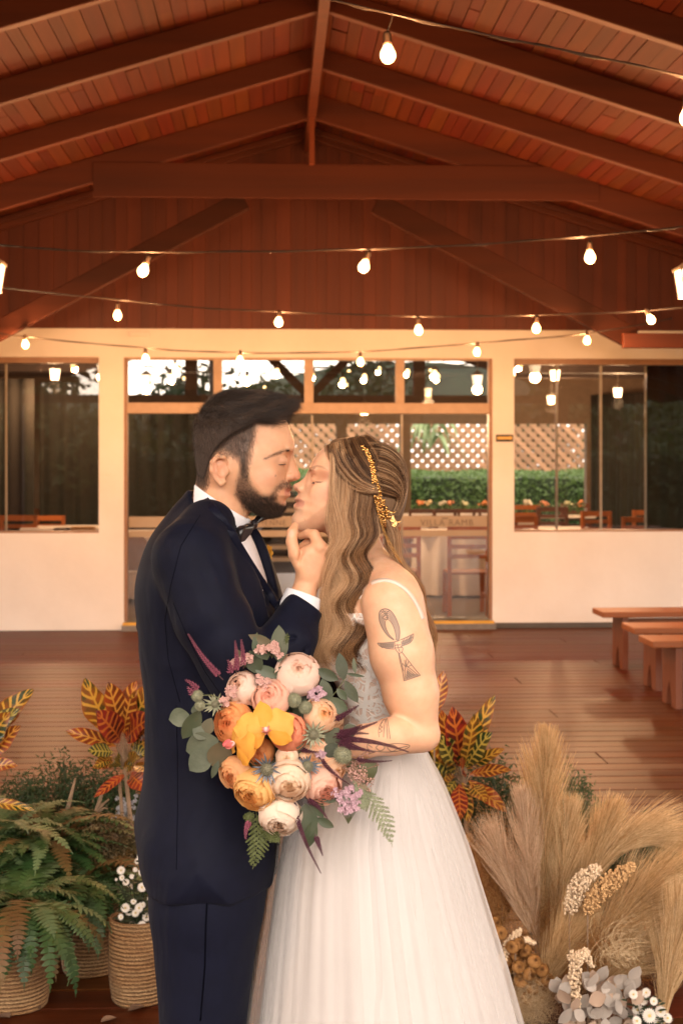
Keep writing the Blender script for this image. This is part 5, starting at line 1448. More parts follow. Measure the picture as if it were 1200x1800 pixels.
def surf_lock(ctrl, n, spread, bucket, lift=4, taper=.55, side=-1):
    t = np.linspace(0, 1, KP); c = bez(ctrl, t); g = np.gradient(c, axis=0); nn = np.stack([-g[:, 1], g[:, 0]], 1); nn /= np.linalg.norm(nn, axis=1)[:, None]+1e-9
    # depth along the middle line
    z = []
    for i in range(KP):
        h = onhead(c[i, 0], c[i, 1], lift); z.append(h[2] if h is not None else np.nan)
    z = np.array(z); ok = ~np.isnan(z)
    if ok.sum() < 3: return
    z = np.interp(np.arange(KP), np.nonzero(ok)[0], z[ok])
    for j in range(n):
        u = rs.normal()*.45; s = spread*u*(1-(1-taper)*t); dd = -abs(spread)*.35*np.sqrt(np.clip(1-u*u, 0, 1))+rs.uniform(0, 3)
        px = c[:, 0]+nn[:, 0]*s+rs.normal()*.4+np.sin(t*6+rs.rand()*6)*.5; py = c[:, 1]+nn[:, 1]*s
        k = (2500+z+dd)/2500
        buckets[bucket if rs.rand() < .9 else rs.randint(3)].append(np.stack([600+(px-600)*k, 800+(py-800)*k, z+dd], 1))
# A: from the parting back to the headband
for i in range(46):
    a = i/45; x0 = 577+66*a; y0 = 783-15*math.sin(min(a*1.3, 1)*1.6)+2*a
    e = (655+10*(1-a), 866-76*a*a-3*a); 
    c1 = (x0+4+12*a, y0+50*(1-a)+6); c2 = (x0+28+10*a, 868-72*a)
    surf_lock([(x0, y0), c1, c2, e], 85, 8, [0,1,2,1,0,0,2,1][i % 8] if a < .35 else [0,0,1,0,0,0][i % 6], 5+9*(1-a))
# B: behind the headband, sweeping down to the twist
for i in range(52):
    a = i/51; s0 = (646+20*a, 781+80*a); e = (690+6*rs.rand(), 905-4*a)
    bulge_ = 1-a; c1 = (s0[0]+44*bulge_+14, s0[1]-8+22*a); c2 = (733-22*a, 838+22*a)
    surf_lock([s0, c1, c2, e], 80, 8, [0,0,1,0,2,0,0,1][i % 8], 3)
# D: waves falling over the shoulder
K2 = 34
def wave_lock(x_top, x_mid, x_end, y_top, y_end, d_top, d_mid, d_end, n, r, bucket, ph, amp=9, lam=92):
    t = np.linspace(0, 1, K2); y = y_top+(y_end-y_top)*t
    x = np.interp(t, [0,.25,.55,1], [x_top, (x_top+x_mid)/2, x_mid, x_end]); x = np.convolve(np.pad(x, 3, 'edge'), np.ones(7)/7, 'valid')
    dm = np.interp(t, [0,.4,1], [d_top, d_mid, d_end]); dm = np.convolve(np.pad(dm, 3, 'edge'), np.ones(7)/7, 'valid')
    A = amp*ss(y, 865, 985); w = np.sin(2*np.pi*(y/lam)+ph); w2 = np.cos(2*np.pi*(y/lam)+ph)
    x = x+A*w; dm = dm+A*.55*w2
    for j in range(n):
        u, v = rs.normal(size=2)*.40; rr_ = r*(1-.75*t**1.8); fr = rs.normal()*1.2*t**2; pj = rs.normal()*.16; L = rs.uniform(.82, 1.0)
        tt = t*L
        X_ = np.interp(tt, t, x+A*(np.sin(2*np.pi*(y/lam)+ph+pj)-w)+u*rr_*1.0+fr*4+.8*np.sin(y/23+rs.rand()*6)*t); Y_ = np.interp(tt, t, y+v*3); D_ = np.interp(tt, t, dm+v*rr_)
        k = (2500+D_)/2500
        buckets[bucket if rs.rand() < .9 else rs.randint(3)].append(np.stack([600+(X_-600)*k, 800+(Y_-800)*k, D_], 1))
for i in range(34):
    a = (i+.5)/34
    top = 585+78*a; yt = 806+52*a
    mid = 578+68*a; end = 548+86*a+rs.uniform(-4,4)
    ye = 1168+10*math.sin(a*9)+rs.uniform(-14,14)-(6 if a < .15 else 0)
    dt = onhead(top, yt+6, -3); dt = dt[2] if dt is not None else -70
    dt2 = onhead(top, 880, 2); dt2 = dt2[2] if dt2 is not None else -76
    layer = rs.choice([0, 9])
    wave_lock(top, mid, end, yt+rs.uniform(-5,5), ye, dt, min(dt2, -80)-10*math.sin(a*3.14)-12*a+layer, -88-26*math.sin(a*3.14)-30*a+layer, 250, 9.0, [2,1,2,1,2,2,1,0,2,1][i % 10] if a < .6 else [0,1,0,2,0,1][i % 6], a*.9+rs.uniform(-.16,.16), 8.5+4*rs.rand(), 84)
# front locks along the face
for i in range(6):
    a = i/5; t0 = (575+4*a, 781+1*a)
    t = np.linspace(0, 1, K2); y = t0[1]+(1165-t0[1])*t
    x = np.interp(y, [780,800,830,860,885,910,935,965,1000,1040,1080,1120,1165], [576,583,581,579,583,592,598,592,575,565,572,566,553])+a*6
    x = np.convolve(np.pad(x, 2, 'edge'), np.ones(5)/5, 'valid')
    dd = np.interp(y, [780,800,860,930,1000,1165], [-28,-54,-66,-80,-98,-104])-3*a
    for j in range(110):
        u, v = rs.normal(size=2)*.5; w_ = 1.2+7*ss(t, .05, .5); L = 1-.12*rs.rand()
        X_ = np.interp(t*L, t, x+u*w_+2.2*np.sin(y/16+a*3+u)*ss(y, 900, 1000)); D_ = np.interp(t*L, t, dd+v*w_); Y_ = np.interp(t*L, t, y); k = (2500+D_)/2500
        buckets[[2,2,1,2,1,2][i] if rs.rand() < .9 else rs.randint(3)].append(np.stack([600+(X_-600)*k, 800+(Y_-800)*k, D_], 1))
# back locks falling behind the shoulder
for i in range(13):
    a = i/12
    t = np.linspace(0, 1, K2); y = 900+(1175-14*a-900)*t
    x = np.interp(y, [900,950,990,1030,1070,1110,1150,1185], [686,694,708,736,750,760,766,754])-10*a+6*np.sin(2*np.pi*y/84+a*2)
    x = np.convolve(np.pad(x, 2, 'edge'), np.ones(5)/5, 'valid')
    dd = np.interp(y, [900,950,1010,1060,1180], [-55,-66,-66,-40,-20])+26*a
    for j in range(130):
        u, v = rs.normal(size=2)*.5; w_ = 8*(1-.6*t**2); L = 1-.2*rs.rand()
        X_ = np.interp(t*L, t, x+u*w_+rs.normal()*2*t**2); D_ = np.interp(t*L, t, dd+v*w_); Y_ = np.interp(t*L, t, y); k = (2500+D_)/2500
        buckets[[1,2,0,2,1][i % 5] if rs.rand() < .88 else rs.randint(3)].append(np.stack([600+(X_-600)*k, 800+(Y_-800)*k, D_], 1))
# a few stray hairs
for j in range(46):
    x0, y0 = rs.uniform(575, 700), 776+rs.uniform(-2, 8); t = np.linspace(0, 1, K2); a = rs.uniform(-1, 1)
    buckets[1].append(np.stack([x0+18*a*t+6*np.sin(t*5+a), y0-7*np.sin(t*3.1)+24*t, -10+rs.uniform(-40,40)+0*t], 1))
for j in range(14):
    t = np.linspace(0, 1, K2); y = 920+270*t; buckets[1].append(np.stack([690+(64+rs.normal()*9)*np.sin(t*1.7)+5*np.sin(t*9+rs.rand()*6), y, -50+30*t+rs.normal()*6+0*t], 1))
for i, bk in enumerate(buckets):
    for kk_ in (KP, K2):
        sub = [b for b in bk if len(b) == kk_]
        if sub: strands(['brown_locks','honey_locks','fair_locks'][i], np.array(sub), .00015, .00008, MH[i], whair)
# ---- headband of gold beads with two fine chains
M_gold = pm('gold beads', (.72,.42,.14), .22, (.55,.30,.09), 200, metal=1)
bm = MB(); path = np.array([(636,783),(644,793),(651,808),(655,825),(658,845),(662,862),(666,880),(672,898),(679,915),(685,928)], float); wd = [5,7,7,8,9,13,18,21,21,15]
tt = np.linspace(0, 1, len(path))
for k in range(520):
    t = rs.rand()**.85; cx = np.interp(t, tt, path[:, 0]); cy_ = np.interp(t, tt, path[:, 1]); w = np.interp(t, tt, wd)
    px, py = cx+rs.uniform(-.5,.5)*w, cy_+rs.uniform(-2,2)-rs.uniform(-.5,.5)*w*.2
    h = hitpx(hb, px, py, .009+rs.uniform(0,.005))
    if h: bm.ball(h[0], rs.choice([.0016,.0022,.0028,.0034], p=[.3,.35,.25,.1])*(1 if t > .3 else 1.15), 7, 5)
band = ob('headpiece', bm, M_gold, bride, smooth=True)
for c_ in ([(660,880),(664,900),(672,930),(682,955),(694,975),(703,988)], [(661,882),(668,912),(678,940),(690,962),(700,980),(706,990)]):
    bm = MB(); cp = np.array(c_, float); L = np.linspace(0, 1, 60)
    for l in L:
        px, py = np.interp(l, np.linspace(0,1,len(cp)), cp[:, 0]), np.interp(l, np.linspace(0,1,len(cp)), cp[:, 1])
        bm.ball(P(px, py, (2500-96+18*max(0,l-.5)*2)/900), .0011, 6, 4)
    ob('chain', bm, M_gold, band, smooth=True)
bm = MB()
for k in range(9):
    h = Vector(cw(np.array(q(690+rs.uniform(-6,6), 912+rs.uniform(-12,12), -88)))); a = rs.uniform(0,6.28); u = RT*math.cos(a)+UP*math.sin(a); w = RT*-math.sin(a)+UP*math.cos(a)
    bm.add([h, h+u*.005+w*.002-FW*.002, h+u*.010-FW*.003, h+u*.005-w*.002-FW*.002], [(0,1,2,3)])
o = ob('leaf_ornament', bm, M_gold, band); o.modifiers.new('s','SOLIDIFY').thickness = .0006
# ================================================================ THE BOUQUET
rq = random.Random(21)
bq = thing('bouquet', tuple(P(560, 1310, (2500-240)/900)), 'bridal bouquet of peach roses, orange orchids and eucalyptus between the couple', 'bouquet')
def BP(px, py, d): return P(px, py, (2500+d)/900)
def frame_to(n, roll=0):
    n = Vector(n).normalized(); return n.to_track_quat('Z', 'Y').to_matrix().to_4x4() @ Matrix.Rotation(roll, 4, 'Z')
def leaf(m, base, dr, nm, L, Wd, curl=.2, fold=.15, n=7, shape=.5, wave=0, tipx=1.0):
    """one leaf as a small curved sheet; shape = where it is widest"""
    dr = Vector(dr).normalized(); nm = Vector(nm); nm = (nm-dr*nm.dot(dr)).normalized(); sd_ = dr.cross(nm); p = Vector(base); rows = []
    for i in range(n+1):
        t = i/n; w = Wd/2*(math.sin(math.pi*min(1, t**(math.log(.5)/math.log(shape))))**.8+.02)
        if t > .98: w = Wd*.01
        c = dr*math.cos(curl*t*1.5)-nm*math.sin(curl*t*1.5)
        if i: p = p+c*(L/n)
        nn = nm*math.cos(curl*t*1.5)+dr*math.sin(curl*t*1.5); wv = wave*math.sin(t*14)*Wd*.2
        rows.append([p-sd_*w+nn*(w*fold+wv), p-sd_*w*.5+nn*w*fold*.35, p, p+sd_*w*.5+nn*w*fold*.35, p+sd_*w+nn*(w*fold-wv)])
    m.grid(rows); return p
def petalmat(name, inner, outer, trans=.25):
    m, n, p = newmat(name); a = N(n, 'ShaderNodeAttribute'); a.attribute_name = 'petal'
    nz = noise(n, 160, 4, stretch=None); f = N(n, 'ShaderNodeMath', operation='ADD'); sc_ = N(n, 'ShaderNodeMath', operation='MULTIPLY_ADD'); sc_.inputs[1].default_value = .35; sc_.inputs[2].default_value = -.17
    n.links.new(nz, sc_.inputs[0]); n.links.new(a.outputs['Fac'], f.inputs[0]); n.links.new(sc_.outputs[0], f.inputs[1])
    c = mixc(n, ramp(n, f.outputs[0], .1, .9), inner, outer); n.links.new(c, p.inputs['Base Color']); p.inputs['Roughness'].default_value = .6; p.inputs['Specular IOR Level'].default_value = .25
    tr = N(n, 'ShaderNodeBsdfTranslucent'); ms = N(n, 'ShaderNodeMixShader'); ms.inputs[0].default_value = trans
    n.links.new(c, tr.inputs[0]); n.links.new(p.outputs[0], ms.inputs[1]); n.links.new(tr.outputs[0], ms.inputs[2]); n.links.new(ms.outputs[0], n.nodes['Material Output'].inputs[0]); return m
def rose_mesh(seed, open_=1.0):
    """a full garden rose of radius 1, opening towards +Z"""
    r = random.Random(seed); m = MB(); pa = []
    layers = [(1.0, 5, 56, .0), (.96, 5, 44, .4), (.90, 6, 37, .1), (.81, 6, 32, .7), (.71, 6, 28, .2), (.60, 6, 25, .5), (.49, 6, 22, 0), (.38, 5, 19, .3), (.27, 5, 16, .1), (.16, 4, 10, .2)]
    for li, (rad, cnt, top, ph) in enumerate(layers):
        for k in range(cnt):
            a0 = 6.283*k/cnt+ph*2+r.uniform(-.2,.2); w = 6.283/cnt*(.82+r.uniform(0,.2)); tp = R_(top*open_+r.uniform(-7,7)); rr = rad*r.uniform(.94,1.05); rows = []; nu, nv = 7, 6
            tw = r.uniform(-.12,.12)
            for j in range(nv+1):
                v = j/nv; th = R_(165)+(tp-R_(165))*v; row = []
                for i in range(nu+1):
                    u = i/nu*2-1; wid = (.35+.65*math.sin(min(1, v*1.25)*1.571)); fl = (v**4)*(.20*(.4+((k*37+li*11+seed*7) % 10)/10) if li < 3 else .06)
                    edge = 1-.10*u*u*v; ru = .03*math.sin(u*9+k*2+li)*v*v*(1.6 if li > 2 else .7)
                    a = a0+u*w*.5*wid*1.15+tw*v; R1 = rr*(1+fl+ru+.04*u)
                    z = rr*math.cos(th)*edge*.92+(.03*li)
                    row.append((R1*math.sin(th)*math.cos(a), R1*math.sin(th)*math.sin(a), z)); pa.append(min(1, max(0, (rad-.1)*.9+ (v-.6)*.35*(1 if li < 4 else -.3))))
                rows.append(row)
            m.grid(rows)
    me = m.mesh('rose'); at = me.attributes.new('petal', 'FLOAT', 'POINT'); at.data.foreach_set('value', pa); me.shade_smooth(); return me
rose_me = [rose_mesh(i, [1.0,.85,1.12,.7][i]) for i in range(4)]
BQC = (505, 1300)
def facing(px, py, k=.9, up=.15):
    v = -FW + RT*((px-BQC[0])/130*k) + UP*(-(py-BQC[1])/150*k+up*.5); return v.normalized()
roses = [(427,1210,27,'blush',1,-250),(476,1229,31,'pinkp',0,-268),(523,1187,36,'blush',3,-250),(413,1272,34,'orange',2,-262),(508,1286,30,'coral',0,-280),(563,1257,28,'peach',1,-262),
         (416,1358,26,'apricot',0,-262),(448,1386,34,'yellow',2,-272),(508,1370,34,'cream',0,-282),(504,1330,18,'cream',3,-282),(567,1379,31,'pinkp',2,-262),(493,1431,35,'creamw',3,-262),(586,1350,20,'peach',3,-250),(460,1320,22,'orange',1,-255),(540,1330,20,'peach',1,-262)]
RC = dict(blush=((.84,.52,.36),(.87,.68,.57)), pinkp=((.82,.36,.23),(.86,.57,.44)), orange=((.80,.26,.06),(.84,.42,.16)), coral=((.78,.20,.09),(.84,.38,.22)), peach=((.84,.40,.12),(.86,.60,.40)),
          apricot=((.82,.34,.10),(.84,.50,.24)), yellow=((.84,.40,.08),(.85,.54,.20)), cream=((.86,.56,.30),(.87,.70,.54)), creamw=((.87,.62,.42),(.88,.74,.61)))
RM = {k: petalmat(k+' rose petals', tuple(min(.92, x*1.0+.06) for x in a), tuple(min(.93, x*1.04+.02) for x in b), .42) for k, (a, b) in RC.items()}
for i, (px, py, r, c, vi, d) in enumerate(roses):
    me = rose_me[vi].copy(); me.materials.append(RM[c]); D = (2500+d)/900; sc_ = r/900*(2500+d)/2500*1.10
    n = facing(px, py); o = inst(me, 'rose', bq, Matrix.Translation(BP(px, py, d)-wloc(bq)) @ frame_to(n, rq.uniform(0,6)) @ Matrix.Diagonal((sc_, sc_, sc_*.92, 1)))
    o['label'] = {'blush':'pale blush rose','pinkp':'pink-peach rose','orange':'orange rose','coral':'coral rose','peach':'peach rose','apricot':'apricot rose','yellow':'yellow-orange rose','cream':'cream rose','creamw':'nearly white rose'}[c]
# orchids
M_orc = petalmat('orchid petals', (.80,.34,.03), (.86,.46,.10), .3); M_lip = pm('orchid lip', (.55,.03,.05), .4, (.8,.35,.3), 30)
def orchid(px, py, d, r, n, roll, lab):
    root = bpy.data.objects.new('orchid', None); COL.objects.link(root); root.parent = bq; root['label'] = lab
    M0 = frame_to(n, roll); root.location = BP(px, py, d)-wloc(bq); s = r/900*.9
    for a, L, w in ((90,1.0,.62),(210,.95,.55),(330,.95,.55),(15,1.05,1.05),(165,1.05,1.05)):
        m = MB(); a = R_(a); dr = M0.to_3x3() @ Vector((math.cos(a), math.sin(a), .12)); nn = M0.to_3x3() @ Vector((0,0,1))
        leaf(m, Vector((0,0,0)), dr, nn, L*s, w*s, .45, -.30, 10, .55, .35); me = m.mesh('petal'); at = me.attributes.new('petal','FLOAT','POINT'); at.data.foreach_set('value', [rq.uniform(.3,.9)]*len(me.vertices))
        o = bpy.data.objects.new('petal', me); COL.objects.link(o); o.parent = root; me.materials.append(M_orc); me.shade_smooth()
    m = MB()
    for a in (-150, -90, -30): 
        a = R_(a); leaf(m, M0.to_3x3() @ Vector((0,0,.04*s)), M0.to_3x3() @ Vector((math.cos(a)*.6, math.sin(a)*.6, .8)), M0.to_3x3() @ Vector((-math.cos(a), -math.sin(a), .6)), .46*s, .34*s, -.5, .3, 5)
    o = ob('lip', m, M_lip, root, local=True, smooth=True)
    m = MB(); m.ball(M0.to_3x3() @ Vector((0,.02*s,.14*s)), .09*s, 10, 6); ob('column', m, pm('orchid column', (.85,.62,.6), .4), root, local=True, smooth=True)
orchid(467, 1284, -324, 54, (-FW+UP*.25+RT*.1), R_(8), 'orange orchid facing out in the middle')
orchid(415, 1308, -312, 50, (-FW*.5-RT*.9+UP*.1), R_(-15), 'orange orchid seen from the side')
# leaves
M_euc = pm('eucalyptus leaf', (.075,.09,.055), .62, (.12,.13,.085), 30, bmp=.2, bscale=200, rnd=.25, trans=.15)
M_dkl = pm('dark leaf', (.05,.07,.035), .45, (.08,.09,.05), 30, rnd=.2, trans=.15)
M_brl = pm('brown-green leaf', (.14,.11,.06), .6, (.10,.09,.05), 30, trans=.15)
M_stem = pm('green stem', (.12,.13,.06), .6)
def pxdir(dx, dy, dd=0): return (RT*dx - UP*dy + FW*dd)
for (px, py, dx, dy, L, w, mt, cu, tilt) in [
    (333,1256,-1,.25,36,34,0,.2,.3), (345,1258,-.2,-1,18,14,0,.2,0), (352,1248,-.55,1,58,32,1,.3,.5), (372,1262,-.4,1,32,24,2,.3,-.4), (385,1300,-.9,.35,62,52,0,.6,.2), (368,1296,-.8,-.6,34,30,0,.5,.6), (372,1318,-.75,.7,52,40,0,.3,-.2),
    (392,1302,-.2,.9,50,46,2,.4,.4), (384,1335,-.35,1,34,12,1,.2,0), (492,1166,-.02,-1,66,31,0,.15,.1), (488,1140,-.6,-.3,56,18,2,.1,0),(470,1160,-.2,-.5,50,36,1,.3,.4),(455,1185,-.3,-.8,44,30,1,.2,0),
    (500,1200,-.9,-.5,60,26,1,.3,.3),(476,1186,.6,-.1,44,24,1,.3,.2),
    (566,1192,.25,1,52,26,1,.3,.3), (572,1228,.9,.55,46,26,1,.3,.2), (556,1176,.8,.4,42,20,1,.2,0), (604,1196,-.15,-1,48,22,0,.2,.2), (606,1196,.55,1,44,20,0,.3,-.2), (592,1210,.6,.7,26,14,1,.2,0), (608,1184,1,.15,32,6,1,.1,0), (624,1184,-.1,-1,28,8,0,.1,0),
    (575,1310,.5,-.7,36,36,0,.3,.2), (590,1305,-.4,.7,30,26,0,.3,0), (536,1412,.15,1,58,36,1,.2,.1), (552,1440,-.2,1,52,24,1,.3,.4), (556,1438,.95,.5,34,16,1,.2,0), (525,1398,.8,-.5,42,26,2,.3,.3), (545,1396,.5,.9,46,24,1,.3,0),
    (440,1170,-.8,-.9,40,12,2,.1,0),(560,1395,.8,.3,34,20,1,.3,0),(600,1290,.7,-.3,30,24,0,.3,0)]:
    m = MB(); nn = -FW+RT*tilt+UP*.1*tilt; leaf(m, BP(px, py, -262), pxdir(dx, dy, -.12), nn, L/900*.92, w/900*.9, cu*.5, .12, 8, .5)
    o = ob('leaf', m, (M_euc, M_dkl, M_brl)[mt], bq, smooth=True)
# hidden greenery that fills the bunch
m = MB()
for i in range(170):
    a = rq.uniform(0,6.283); rr = rq.uniform(30, 108); px, py = 502+rr*math.cos(a)*.95, 1305+rr*math.sin(a)*1.25
    leaf(m, BP(502+rr*.4*math.cos(a), 1305+rr*.5*math.sin(a), -235+rq.uniform(-20,20)), pxdir(math.cos(a)+rq.uniform(-.4,.4), math.sin(a)+rq.uniform(-.4,.4), -.35), -FW+RT*rq.uniform(-.6,.6), rq.uniform(.03,.055), rq.uniform(.012,.022), .3, .1, 4)
tag(ob('filler_greenery', m, M_dkl, bq), kind='stuff')
m = MB(); m.tube([BP(505,1310,-240), BP(560,1322,-238), BP(625,1345,-225), BP(650,1360,-215)], [.05,.02,.018,.022], 12); ob('stems', m, M_stem, bq, smooth=True)
# flower spikes
M_ver = pm('purple spike flowers', (.075,.018,.035), .6, (.12,.03,.055), 200, trans=.1); M_vp = pm('pink spike flowers', (.36,.10,.15), .6, (.24,.06,.10), 200, trans=.1); M_vs = pm('spike stem', (.07,.03,.03), .6)
def spike(p0, p1, bend, sz, mat, nm='flower_spike', dens=1.0, d=-275):
    a, b = Vector(p0), Vector(p1); L = (b-a).length; nn = Vector((-(b-a).y, (b-a).x))/max(L, 1)*bend; f = MB(); cur = []
    for i in range(17):
        t = i/16; c = a.lerp(b, t)+nn*math.sin(math.pi*t); cur.append(BP(c.x, c.y, d-14*t))
    m = MB(); m.tube(cur, [.0011-.0006*i/16 for i in range(17)], 5)
    k = int(L*1.4*dens)
    for i in range(k):
        t = .10+.9*i/k; j = t*16; q0 = cur[min(int(j), 15)].lerp(cur[min(int(j)+1, 16)], j-int(j)); ang = i*2.4; s = sz*.62/900*(1.05-.8*t)
        dr = (cur[16]-cur[0]).normalized(); u = dr.orthogonal().normalized(); u = Matrix.Rotation(ang, 3, dr) @ u
        c = q0+u*s*.8+dr*s*.4
        f.add([q0, c+dr.cross(u)*s*.35, q0+u*s*1.7+dr*s*1.1, c-dr.cross(u)*s*.35], [(0,1,2,3)]); f.ball(c, s*.42, 4, 3)
    o = ob(nm, m, M_vs, bq); ob('florets', f, mat, o)
for a in [((588,1290),(663,1269),3),((590,1298),(718,1322),-6),((592,1296),(658,1322),4),((620,1334),(689,1337),3),((586,1268),(630,1240),0),((590,1304),(640,1318),3),((585,1296),(648,1290),-4),((592,1290),(636,1274),2),((560,1330),(616,1380),4)]:
    spike(a[0], a[1], a[2], 7.5 if a[0][1] < 1305 else 5.5, M_ver)
for a in [((511,1395),(564,1535),6),((536,1402),(576,1440),-4),((554,1466),(567,1504),0),((520,1330),(556,1345),5),((520,1312),(560,1322),3)]: spike(a[0], a[1], a[2], 7, M_ver)
for a in [((392,1195),(331,1114),-4),((415,1185),(413,1126),2),((428,1175),(424,1124),1),((405,1186),(400,1160),3),((350,1215),(326,1195),2),((342,1222),(330,1208),0),((440,1440),(432,1475),3)]: spike(a[0], a[1], a[2], 7.5, M_vp)
# thistles
M_th = pm('sea holly', (.20,.21,.22), .6, (.12,.14,.17), 100); M_thc = pm('thistle cone', (.27,.24,.15), .7, (.17,.16,.11), 300); M_sc = pm('scabious pod', (.33,.32,.20), .7, (.20,.20,.13), 200)
def thistle(px, py, r, br, d, mat):
    c = BP(px, py, d); n = facing(px, py, .5); M0 = frame_to(n).to_3x3(); m = MB(); s = r/900*.9
    for i in range(140):
        z = 1-1.5*i/140; a = i*2.4; rr = math.sqrt(max(0, 1-z*z)); v = M0 @ Vector((rr*math.cos(a), rr*math.sin(a), z)); b = v.orthogonal().normalized()*s*.12
        m.add([c+v*s*.8+b, c+v*s*.8-b, c+v*s*1.18], [(0,1,2)]); b = b.cross(v); m.add([c+v*s*.8+b, c+v*s*.8-b, c+v*s*1.18], [(0,1,2)])
    m.ball(c, s*.9, 10, 7); o = ob('thistle_head', m, M_thc if br else M_sc, bq)
    if br:
        m = MB()
        for i in range(16):
            a = i*6.283/16+rq.uniform(-.15,.15); dr = M0 @ Vector((math.cos(a), math.sin(a), .25+rq.uniform(-.15,.2)))
            leaf(m, c-n*s*.5, dr, n, br/900*rq.uniform(.8,1.05), .0045, -.2, .3, 5, .35)
        ob('bracts', m, mat, o)
thistle(469,1352,11,29,-300,M_th); thistle(540,1347,10,26,-292,M_th); thistle(551,1291,9,26,-290,M_sc)
for px, py, r in ((517,1231,12),(537,1244,11),(523,1307,11),(602,1327,15),(347,1223,10),(352,1240,9)): thistle(px, py, r, 0, -280, M_sc)
thistle(378,1238,6,22,-270,M_sc)
# clusters of small flowers
M_st = pm('small pink flowers', (.72,.45,.36), .6, (.55,.30,.28), 300, trans=.2); M_li = pm('small lilac flowers', (.60,.40,.44), .6, (.5,.3,.36), 300, trans=.2)
def cluster(px, py, rx, ry, n, sz, mat, d=-268, base=None):
    m = MB(); g = MB(); base = base or (px, py+ry*2)
    for i in range(n):
        a = rq.uniform(0,6.283); r = rq.random()**.5; x, y = px+rx*r*math.cos(a), py+ry*r*math.sin(a); c = BP(x, y, d+rq.uniform(-12,8)); s = sz/900
        for k in range(5):
            b = k*1.257+rq.random(); v = (RT*math.cos(b)+UP*math.sin(b)-FW*.4).normalized(); w = v.cross(FW).normalized(); m.add([c, c+v*s*.6+w*s*.4, c+v*s*1.1, c+v*s*.6-w*s*.4], [(0,1,2,3)])
        m.ball(c, s*.45, 5, 3)
        if i % 3 == 0: g.tube([c, BP((x+base[0])/2, (y+base[1])/2, d+10), BP(base[0], base[1], d+15)], .0006, 4)
    o = ob('small_flowers', m, mat, bq); ob('stalks', g, M_stem, o)
for a in [(478,1137,12,10,26),(458,1142,9,7,18),(432,1158,12,8,24),(415,1166,9,7,16),(490,1146,7,9,14),(407,1217,10,14,28),(466,1203,10,12,24),(455,1195,8,8,14),(395,1235,8,10,16)]: cluster(*a, 4.2, M_st)
for a in [(556,1219,15,11,26),(612,1412,22,18,40),(596,1395,12,10,16),(564,1325,8,7,10),(470,1358,5,5,6),(620,1392,14,12,18)]: cluster(*a, 4.8, M_li)
# wispy branches
M_rb = pm('rusty twig flowers', (.34,.19,.12), .6, (.24,.14,.09), 100)
m = MB(); f = MB()
for i in range(17):
    a = rq.uniform(-.7, 1.0); L = rq.uniform(30, 66); p0 = (606, 1352); p1 = (p0[0]+L*math.cos(a), p0[1]+L*math.sin(a)); c = [BP(p0[0]+(p1[0]-p0[0])*t+5*math.sin(t*4+i), p0[1]+(p1[1]-p0[1])*t+4*math.sin(t*3+i), -262-6*t) for t in (0,.25,.5,.75,1)]
    m.tube(c, .0006, 4)
    for k in range(13):
        j = rq.uniform(1,3.99); q0 = c[int(j)].lerp(c[int(j)+1], j-int(j)); e = q0+Vector((rq.uniform(-.007,.007), rq.uniform(-.005,.005), rq.uniform(-.007,.007))); m.tube([q0, e], .0004, 3); f.ball(e, rq.uniform(.0009,.0018), 4, 3)
o = ob('twigs', m, M_rb, bq); ob('twig_flowers', f, M_st, o)
# feathery fern sprays
M_fe = pm('feathery fern green', (.13,.15,.045), .6, (.08,.10,.03), 60, trans=.25); M_fp = pm('pale feathery fern', (.34,.36,.22), .6, (.26,.28,.17), 60, trans=.25)
def spray(p0, p1, W_, mat, d=-262, bend=6, nb=22, needle=4.8):
    a, b = Vector(p0), Vector(p1); L = (b-a).length; dr2 = (b-a)/L; nn = Vector((-dr2.y, dr2.x)); m = MB()
    pt = lambda t: a+(b-a)*t+nn*bend*math.sin(math.pi*t)
    m.tube([BP(*pt(t/8), d-8*t/8) for t in range(9)], [.0009]*5+[.0005]*4, 4)
    for i in range(nb):
        t = .08+.9*i/nb; s = 1 if i % 2 else -1; c = pt(t); l = W_*math.sin(math.pi*min(1, .12+t*.95))**.7*rq.uniform(.75,1.1); u = (dr2*.75+nn*s*.8).normalized(); dd = rq.uniform(-.1,.1)
        e = c+u*l; m.tube([BP(c.x, c.y, d-8*t), BP(e.x, e.y, d-8*t+dd*l)], [.0005,.0003], 3)
        for k in range(int(l*1.0)+2):
            tt = (k+1)/(int(l*1.0)+2); g = c+u*l*tt; 
            for s2 in (-1, 1):
                v = (u*.7+Vector((-u.y, u.x))*s2*.8); nl = needle*(1.1-.7*tt)*rq.uniform(.7,1.2); h = g+v*nl; G = BP(g.x, g.y, d-8*t+dd*l*tt); H = BP(h.x, h.y, d-8*t+rq.uniform(-3,3)); w = (H-G).cross(FW).normalized()*.00045
                m.add([G-w, G+w, H+w*.4, H-w*.4], [(0,1,2,3)])
    ob('fern_spray', m, mat, bq)
spray((450,1425),(444,1528),26,M_fe,-255,-6); spray((456,1428),(492,1482),20,M_fe,-258,4); spray((446,1428),(434,1442),12,M_fe,-258,2,12)
spray((618,1370),(690,1490),26,M_fp,-262,-12,26); spray((620,1375),(652,1400),16,M_fp,-262,3); spray((500,1140),(505,1112),6,M_fe,-262,1,10,3); spray((622,1378),(640,1425),14,M_fp,-262,-3)
m = MB(); m.tube([BP(416,1258,-262), BP(375,1240,-268), BP(345,1236,-270)], .0012, 5); m.tube([BP(405,1235,-262), BP(372,1222,-268), BP(350,1222,-270)], .0011, 5); m.tube([BP(608,1190,-262), BP(592,1214,-260), BP(570,1240,-256)], .0009, 5)
m.tube([BP(453,1155,-264), BP(450,1135,-266), BP(452,1112,-268)], .0011, 5); ob('bare_stalks', m, M_stem, bq)
# ================================================================ PLANTS ON THE DECK
rp = random.Random(33)
def floor_at(px, D): p = P(px, 800, D); return Vector((p.x, p.y, 0))
